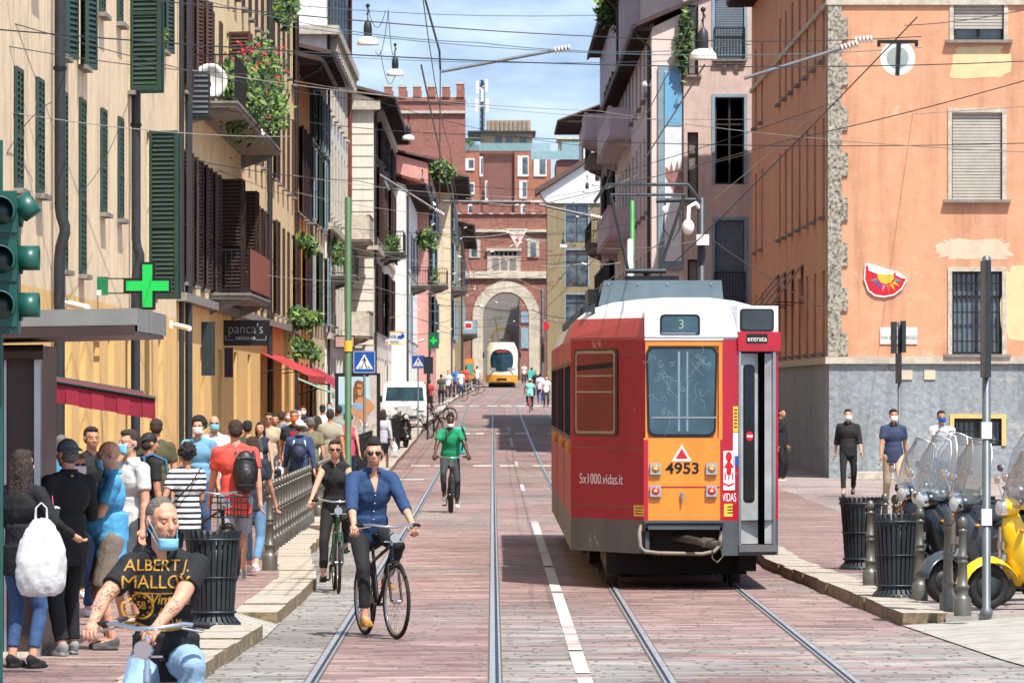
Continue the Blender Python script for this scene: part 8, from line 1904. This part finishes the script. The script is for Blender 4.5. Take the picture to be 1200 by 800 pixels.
crowd = [(322, 60, 1.7, 8, 'm', ('short', 'black'), '#3a2c2c', 'short', '#333', None, 'dark-haired man half hidden behind the orange-masked man'),
 (349, 52, 1.66, 0, 'l', ('cap', 'white'), '#b9a58e', 'short', '#445', MASKW, 'person in a pale cap and beige top by the cafe door'),
 (355, 48, 1.72, 4, 'l', ('short', 'brown'), '#1f2c4a', 'long', '#2c3448', MASKW, 'person in a navy pullover with folded hands by the cafe'),
 (386, 42, 1.70, 0, 'l', ('short', 'black'), '#8f8a88', 'short', '#3c618c', MASKB, 'woman in a grey top and jeans walking towards us left of the poster'),
 (372, 58, 1.64, 186, 'l', ('long', 'brown'), '#e2e0d8', 'none', '#d8d2c4', None, 'long-haired woman in white walking away'),
 (387, 60, 1.80, 182, 'm', ('buzz', 'brown'), '#a09c88', 'short', '#3a5878', None, 'broad man in a sage green shirt walking away with a shoulder strap'),
 (397, 50, 1.76, 180, 'm', ('short', 'black'), '#8a908c', 'short', '#444', None, 'man in grey further along, left of the pink top'),
 (408, 56, 1.66, 178, 'l', ('curly', 'brown'), '#d84a6c', 'none', '#33415c', None, 'woman in a bright pink top walking away'),
 (330, 57, 1.72, 176, 'l', ('short', 'brown'), '#5b6f86', 'short', '#39424e', None, 'man in a slate blue T-shirt walking away beside the bollards'),
 (338, 50, 1.64, 4, 'l', ('long', 'blonde'), '#d9c7b4', 'short', '#47607c', MASKW, 'blonde woman in a cream top walking towards us near the cafe'),
 (364, 66, 1.70, 182, 'm', ('short', 'grey'), '#6f6a52', 'short', '#2c3038', None, 'grey-haired man in a moss green top behind the white cap'),
 (378, 47, 1.74, 180, 'l', ('cap', 'capblack'), '#c8ccd2', 'short', '#2f3b52', None, 'man in a black cap and pale grey top walking away'),
 (399, 44, 1.66, 2, 'l', ('bob', 'black'), '#3f4d66', 'short', '#222630', None, 'dark-haired woman in a blue-grey top under the advertising panel'),
 (422, 40, 1.75, 180, 'm', ('short', 'black'), '#26282e', 'short', '#3c4450', None, 'man in black walking away just right of the advertising panel post'),
 (436, 36, 1.68, 184, 'l', ('long', 'brown'), '#a8485a', 'short', '#2a3448', None, 'woman in a raspberry top near the parked scooters'),
 (290, 74, 1.70, 178, 'l', ('short', 'black'), '#3d4a3c', 'short', '#30343a', None, 'dark-haired man in a bottle green top beyond the coral T-shirt'),
 (478, 27, 1.7, 180, 'l', ('short', 'black'), '#2a2c30', 'short', '#333', None, 'dark-clothed passer-by beyond the white van roof, left'),
 (464, 26, 1.7, 0, 'l', ('short', 'black'), '#1c1d22', 'short', '#333', None, 'person in black standing above the van roof line'),
 (471, 25, 1.66, 10, 'l', ('long', 'brown'), '#7a4a3c', 'short', '#333', None, 'long-haired passer-by in a rust top beyond the van'),
 (489, 27, 1.68, 180, 'l', ('short', 'brown'), '#e4dcd4', 'none', '#222', None, 'person in white at the right side of the van'),
 (497, 26, 1.72, 0, 'd', ('short', 'black'), '#17181c', 'short', '#222', None, 'person in black beside the crossing sign pole'),
 (503, 24, 1.7, 180, 'l', ('short', 'black'), '#b03440', 'short', '#223', None, 'person in dark red top beyond the distant railing'),
 (540, 18.5, 1.76, 20, 'm', ('short', 'black'), '#d8e0e8', 'short', '#2a3c60', None, 'person in a white top at the far kerb, left of the tram'),
 (534, 18.2, 1.74, 0, 'm', ('short', 'black'), '#3c7ab8', 'short', '#222', None, 'person in a blue top beside the far bicycles'),
 (546, 17.6, 1.74, 180, 'l', ('short', 'brown'), '#c04838', 'short', '#222', None, 'person in a red-orange top among the far group'),
 (553, 17, 1.76, 180, 'l', ('short', 'black'), '#26282c', 'short', '#222', None, 'person in dark clothes right of the red-topped one'),
 (559, 16.6, 1.74, 180, 'l', ('short', 'brown'), '#e0e0e0', 'short', '#334', None, 'person in white close to the far tram'),
 (525, 19.5, 1.74, 0, 'l', ('short', 'black'), '#c8ccd0', 'short', '#223', None, 'person in pale clothes by the far parked bicycles'),
 (517, 21, 1.7, 180, 'm', ('short', 'black'), '#4a4440', 'short', '#223', None, 'person in brown near the distant shop front'),
 (633, 20, 1.76, 180, 'l', ('short', 'black'), '#d0d4dc', 'short', '#2c4a80', None, 'person in pale top and blue jeans at the far right kerb'),
 (640, 21, 1.74, 0, 'l', ('short', 'black'), '#e0e2e6', 'short', '#333', None, 'person in white just left of the red tram'),
 (628, 18.5, 1.7, 0, 'l', ('short', 'black'), '#1d1e22', 'short', '#333', None, 'person in black at the far right kerb'),
 (614, 14.5, 1.7, 0, 'l', ('short', 'black'), '#e0d0c8', 'short', '#333', None, 'tiny figure in white under the gate arch')]
for px, s_, h_, yw, sk, hr, tp, sl, bt, mk, lb in crowd:
    x, Y = at(px, s_)
    person(lb, x, Y, h_, R(yw), None, sk, hr, tp, sl, bt, 'long', '#444', mk, pose='walk' if s_ > 30 else 'stand', hide_face=(abs(yw) > 90), woman='woman' in lb)
x, Y = at(449, 44)
J = person('woman in a lilac long-sleeved top and dark shorts walking away past the scooters', x, Y, 1.66, R(176), PZ, 'l', ('bob', 'brown'), '#b9bac8', 'long', '#3a3c42', 'short', '#ddd', pose='walk', woman=True, hide_face=True)
q = W(J, (-.27, 0, .80)); carrier_bag('white carrier bag held by the woman in the lilac top', tuple(q), 0, PL, .26, .42)
# right pavement
x, Y = at(994, 58)
person('young man all in black with a white mask walking on the right square', x, Y, 1.80, R(-4), PZ, 'l', ('short', 'brown'), '#191a1e', 'rolled', '#16171a', 'slim', '#333', MASKW, pose='walk', head_yaw=R(5))
x, Y = at(1047, 64)
person('man in a navy polo and khaki trousers with a white mask, right square', x, Y, 1.82, R(6), PZ, 'm', ('short', 'black'), '#2e3c57', 'short', '#b9a88c', 'long', '#555', MASKW, pose='walk2')
x, Y = at(1103, 62.5)
person('man in a white shirt with a blue mask walking behind the scooters', x, Y, 1.80, R(8), PZ, 'm', ('short', 'black'), '#dfe3ea', 'rolled', '#4a6a94', 'long', '#555', MASKD, pose='walk')
x, Y = at(915, 50)
person('dark figure standing in the shade of the orange building behind the tram door', x, Y, 1.74, R(60), PZ, 'm', ('short', 'black'), '#0f1012', 'long', '#0f1012', hide_face=True)
# parked bicycles on both sides
for px, s_, rz, lb, m_ in ((500, 30, 100, 'bicycle leaning on the kerb railing beyond the van', BLACK), (512, 26, 80, 'black bicycle parked along the distant railing', BLACK), (545, 18, 70, 'pale bicycle parked among the far group', WHTP), (552, 17.4, 80, 'silver bicycle nearest the far tram', STEEL), (533, 19.4, 60, 'dark bicycle at the left of the far group', BLACK), (510, 31, 20, 'city bicycle standing right of the van', GUN)):
    x, Y = at(px, s_); z_ = GZ(Y) + (PZ if x < KL(Y) else 0); bicycle(lb, (x, Y, z_), R(rz), m_, detail=False)
bicycle('black bicycle with front basket parked behind the litter bin, left pavement', (SX(243, 66), 66, PZ), R(25), BLACK, basket=True)

# ---------------------------------------------------------------- bake modifiers, text and shirt print
dg = bpy.context.evaluated_depsgraph_get(); dg.update()
def evalmesh(o_): return bpy.data.meshes.new_from_object(o_.evaluated_get(dg), preserve_all_data_layers=False, depsgraph=dg)
newm = []
for o_, ex in BAKE: newm.append(evalmesh(o_))
newt = [evalmesh(o_) for o_ in TEXTS]
for (o_, ex), me in zip(BAKE, newm):
    if ex is not None:
        mats = ex.mats; bm = bmesh.new(); bm.from_mesh(me)
        for f_ in bm.faces: f_.material_index = 0; f_.smooth = True
        m2 = ex.mesh('tmp', mats); bm.from_mesh(m2)
        me2 = bpy.data.meshes.new('body'); bm.to_mesh(me2); bm.free(); me2.materials.clear()
        for m_ in mats: me2.materials.append(m_)
        me = me2
    elif any(md.type == 'REMESH' for md in o_.modifiers):
        old = o_.data.materials[0]; me.materials.clear(); me.materials.append(old); me.polygons.foreach_set('use_smooth', [True]*len(me.polygons))
    o_.modifiers.clear(); me.name = o_.name; o_.data = me
for o_, me in zip(TEXTS, newt):
    n_ = bpy.data.objects.new('tmp', me); col.objects.link(n_); n_.parent = o_.parent; n_.location = o_.location; n_.rotation_euler = o_.rotation_euler; n_.scale = o_.scale
    for kk in o_.keys(): n_[kk] = o_[kk]
    nm = o_.name; bpy.data.objects.remove(o_); n_.name = nm
# T-shirt print: flat lettering laid onto the shirt's surface
shirt = NAMED[J1['label']]; bt = BVHTree.FromPolygons([v.co[:] for v in shirt.data.vertices], [tuple(p.vertices) for p in shirt.data.polygons]); GOLD = mat('gold_print', '#c9962e', .7, var=.2, vs=20)
kx = 1/235.0; c0 = Vector((0, -1.2, 0)); parts_ = []
def tx(s, size, lx, lz, sx=1, off=0, shear=0):
    cu = bpy.data.curves.new('p', 'FONT'); cu.body = s; cu.size = size; cu.align_x = 'CENTER'; cu.align_y = 'CENTER'; cu.offset = off; cu.shear = shear
    ob = bpy.data.objects.new('p', cu); col.objects.link(ob); bpy.context.view_layer.update(); d2 = bpy.context.evaluated_depsgraph_get(); me = bpy.data.meshes.new_from_object(ob.evaluated_get(d2)); bpy.data.objects.remove(ob)
    bm = bmesh.new(); bm.from_mesh(me); bmesh.ops.triangulate(bm, faces=bm.faces[:]); 
    for _ in range(3):
        ed = [e_ for e_ in bm.edges if e_.calc_length() > .011]
        if ed: bmesh.ops.subdivide_edges(bm, edges=ed, cuts=1)
    bmesh.ops.triangulate(bm, faces=bm.faces[:]); vs = [(v.co.x*sx+lx, v.co.y+lz) for v in bm.verts]; bm.verts.index_update(); fs = [tuple(v.index for v in f_.verts) for f_ in bm.faces]; bm.free(); parts_.append((vs, fs))
def shp(pts):
    parts_.append((pts, [tuple(range(len(pts)))]))
cz_ = J1['chest'].z
cz_ += .05
tx('ALBERT J.', .082, -.015, cz_+.065, .98, 0); tx('MALLOY', .094, -.015, cz_-.018, .98, 0); tx('Vintage', .072, .04, cz_-.105, .92, .001, .25); tx('& co', .05, .03, cz_-.165, 1.0, .001, .3); tx('AND M', .036, .04, cz_-.215, 1.0, .001)
cx_, cc = -.105, cz_-.135
for k_ in range(20):
    a0, a1_ = 2*math.pi*k_/20, 2*math.pi*(k_+1)/20
    shp([(cx_+.070*math.cos(a0), cc+.070*math.sin(a0)), (cx_+.070*math.cos(a1_), cc+.070*math.sin(a1_)), (cx_+.058*math.cos(a1_), cc+.058*math.sin(a1_)), (cx_+.058*math.cos(a0), cc+.058*math.sin(a0))])
    if k_ % 2: shp([(cx_+.052*math.cos(a0), cc+.052*math.sin(a0)), (cx_+.052*math.cos(a1_), cc+.052*math.sin(a1_)), (cx_+.044*math.cos(a1_), cc+.044*math.sin(a1_)), (cx_+.044*math.cos(a0), cc+.044*math.sin(a0))])
tx('58', .055, cx_, cc, 1, .002)
for i in range(10):
    f0, f1 = i/10, (i+1)/10; zf = lambda f_: -.19-.035*math.sin(f_*math.pi*.9)-.015*f_
    shp([(-.16+.28*f0, cz_+zf(f0)-.03), (-.16+.28*f1, cz_+zf(f1)-.03), (-.16+.28*f1, cz_+zf(f1)-.015), (-.16+.28*f0, cz_+zf(f0)-.015)])
    shp([(-.14+.26*f0, cz_-.068-.008*math.sin(f0*3)), (-.14+.26*f1, cz_-.068-.008*math.sin(f1*3)), (-.14+.26*f1, cz_-.063-.008*math.sin(f1*3)), (-.14+.26*f0, cz_-.063-.008*math.sin(f0*3))])
g = MB()
for vs, fs in parts_:
    P = []
    for vx, vz in vs:
        h_ = bt.ray_cast(Vector((vx, -1.2, vz)), Vector((0, 1, 0)))
        P.append(Vector((vx, (h_[0].y if h_[0] else -.1)-.0055, vz)))
    g.add(P, fs)
g.build('shirt_print', GOLD, J1['t'])
sh2 = NAMED[J2['label']]; b2 = BVHTree.FromPolygons([v.co[:] for v in sh2.data.vertices], [tuple(p.vertices) for p in sh2.data.polygons])
def on2(x_, z_, d_=.003):
    h_ = b2.ray_cast(Vector((x_, -1.2, z_)), Vector((0, 1, 0))); return Vector((x_, (h_[0].y if h_[0] else -.1)-d_, z_))
nz_ = (J2['ph'] + (J2['chest']-J2['ph'])*1.54).z
g = MB(); rows = []
for i in range(7): f_ = i/6; z_ = nz_-.03-.17*f_; rows.append([on2(x_*(.045*(1-f_)+.004), z_) for x_ in (-1, -.33, .33, 1)])
for ra, rb_ in zip(rows, rows[1:]):
    for i in range(3): g.add([ra[i], ra[i+1], rb_[i+1], rb_[i]], [(0, 1, 2, 3)], 0, True)
g.build('open_neck', SK['l'], J2['t'])
g = MB(); rows = [[on2(x_, nz_-.2-.03*i, .004) for x_ in (-.016, 0, .016)] for i in range(11)]
for ra, rb_ in zip(rows, rows[1:]):
    for i in range(2): g.add([ra[i], ra[i+1], rb_[i+1], rb_[i]], [(0, 1, 2, 3)], 0, True)
g.build('button_placket', cloth('#24426b'), J2['t'])
for i in range(4): g = MB(); g.ell(on2(0, nz_-.23-.075*i, .007), (.007, .004, .007), seg=8, rings=5); g.build('button', mat('shirt_button', '#c8ccd0', .4), J2['t'])
g = MB(); P = [on2(x_, z_, .004) for x_, z_ in ((.06, nz_-.26), (.15, nz_-.26), (.15, nz_-.30), (.06, nz_-.30))]; g.quad(*P[::-1]); g.build('pocket_flap', cloth('#24426b'), J2['t'])
# tattoo marks on the forearms of the rider
TAT = mat('tattoo_ink', '#6d6464', .7, var=.1); body = [c for c in J1['t'].children if c.name.startswith('body')][0]
bt2 = BVHTree.FromPolygons([v.co[:] for v in body.data.vertices], [tuple(p.vertices) for p in body.data.polygons]); g = MB(); rr = random.Random(3)
for i in (0, 1):
    for _ in range(26 if i == 0 else 10):
        f_ = rr.uniform(.1, .9); p = J1['el'][i].lerp(J1['w'][i], f_) if rr.random() < .7 else J1['el'][i].lerp(J1['sh'][i], rr.uniform(.05, .28)); q = p + Vector((rr.uniform(-.03, .03), 0, rr.uniform(-.03, .03))); pts = []
        for _k in range(5):
            h_ = bt2.ray_cast(Vector((q.x, -1.2, q.z)), Vector((0, 1, 0)))
            if h_[0] is not None: pts.append(h_[0] + Vector((0, -.0008, 0)))
            q = q + Vector((rr.uniform(-.012, .012), 0, rr.uniform(-.012, .012)))
        if len(pts) > 2: g.tube(pts, .0017, 4, caps=False)
if g.f: g.build('tattoo', TAT, J1['t'])
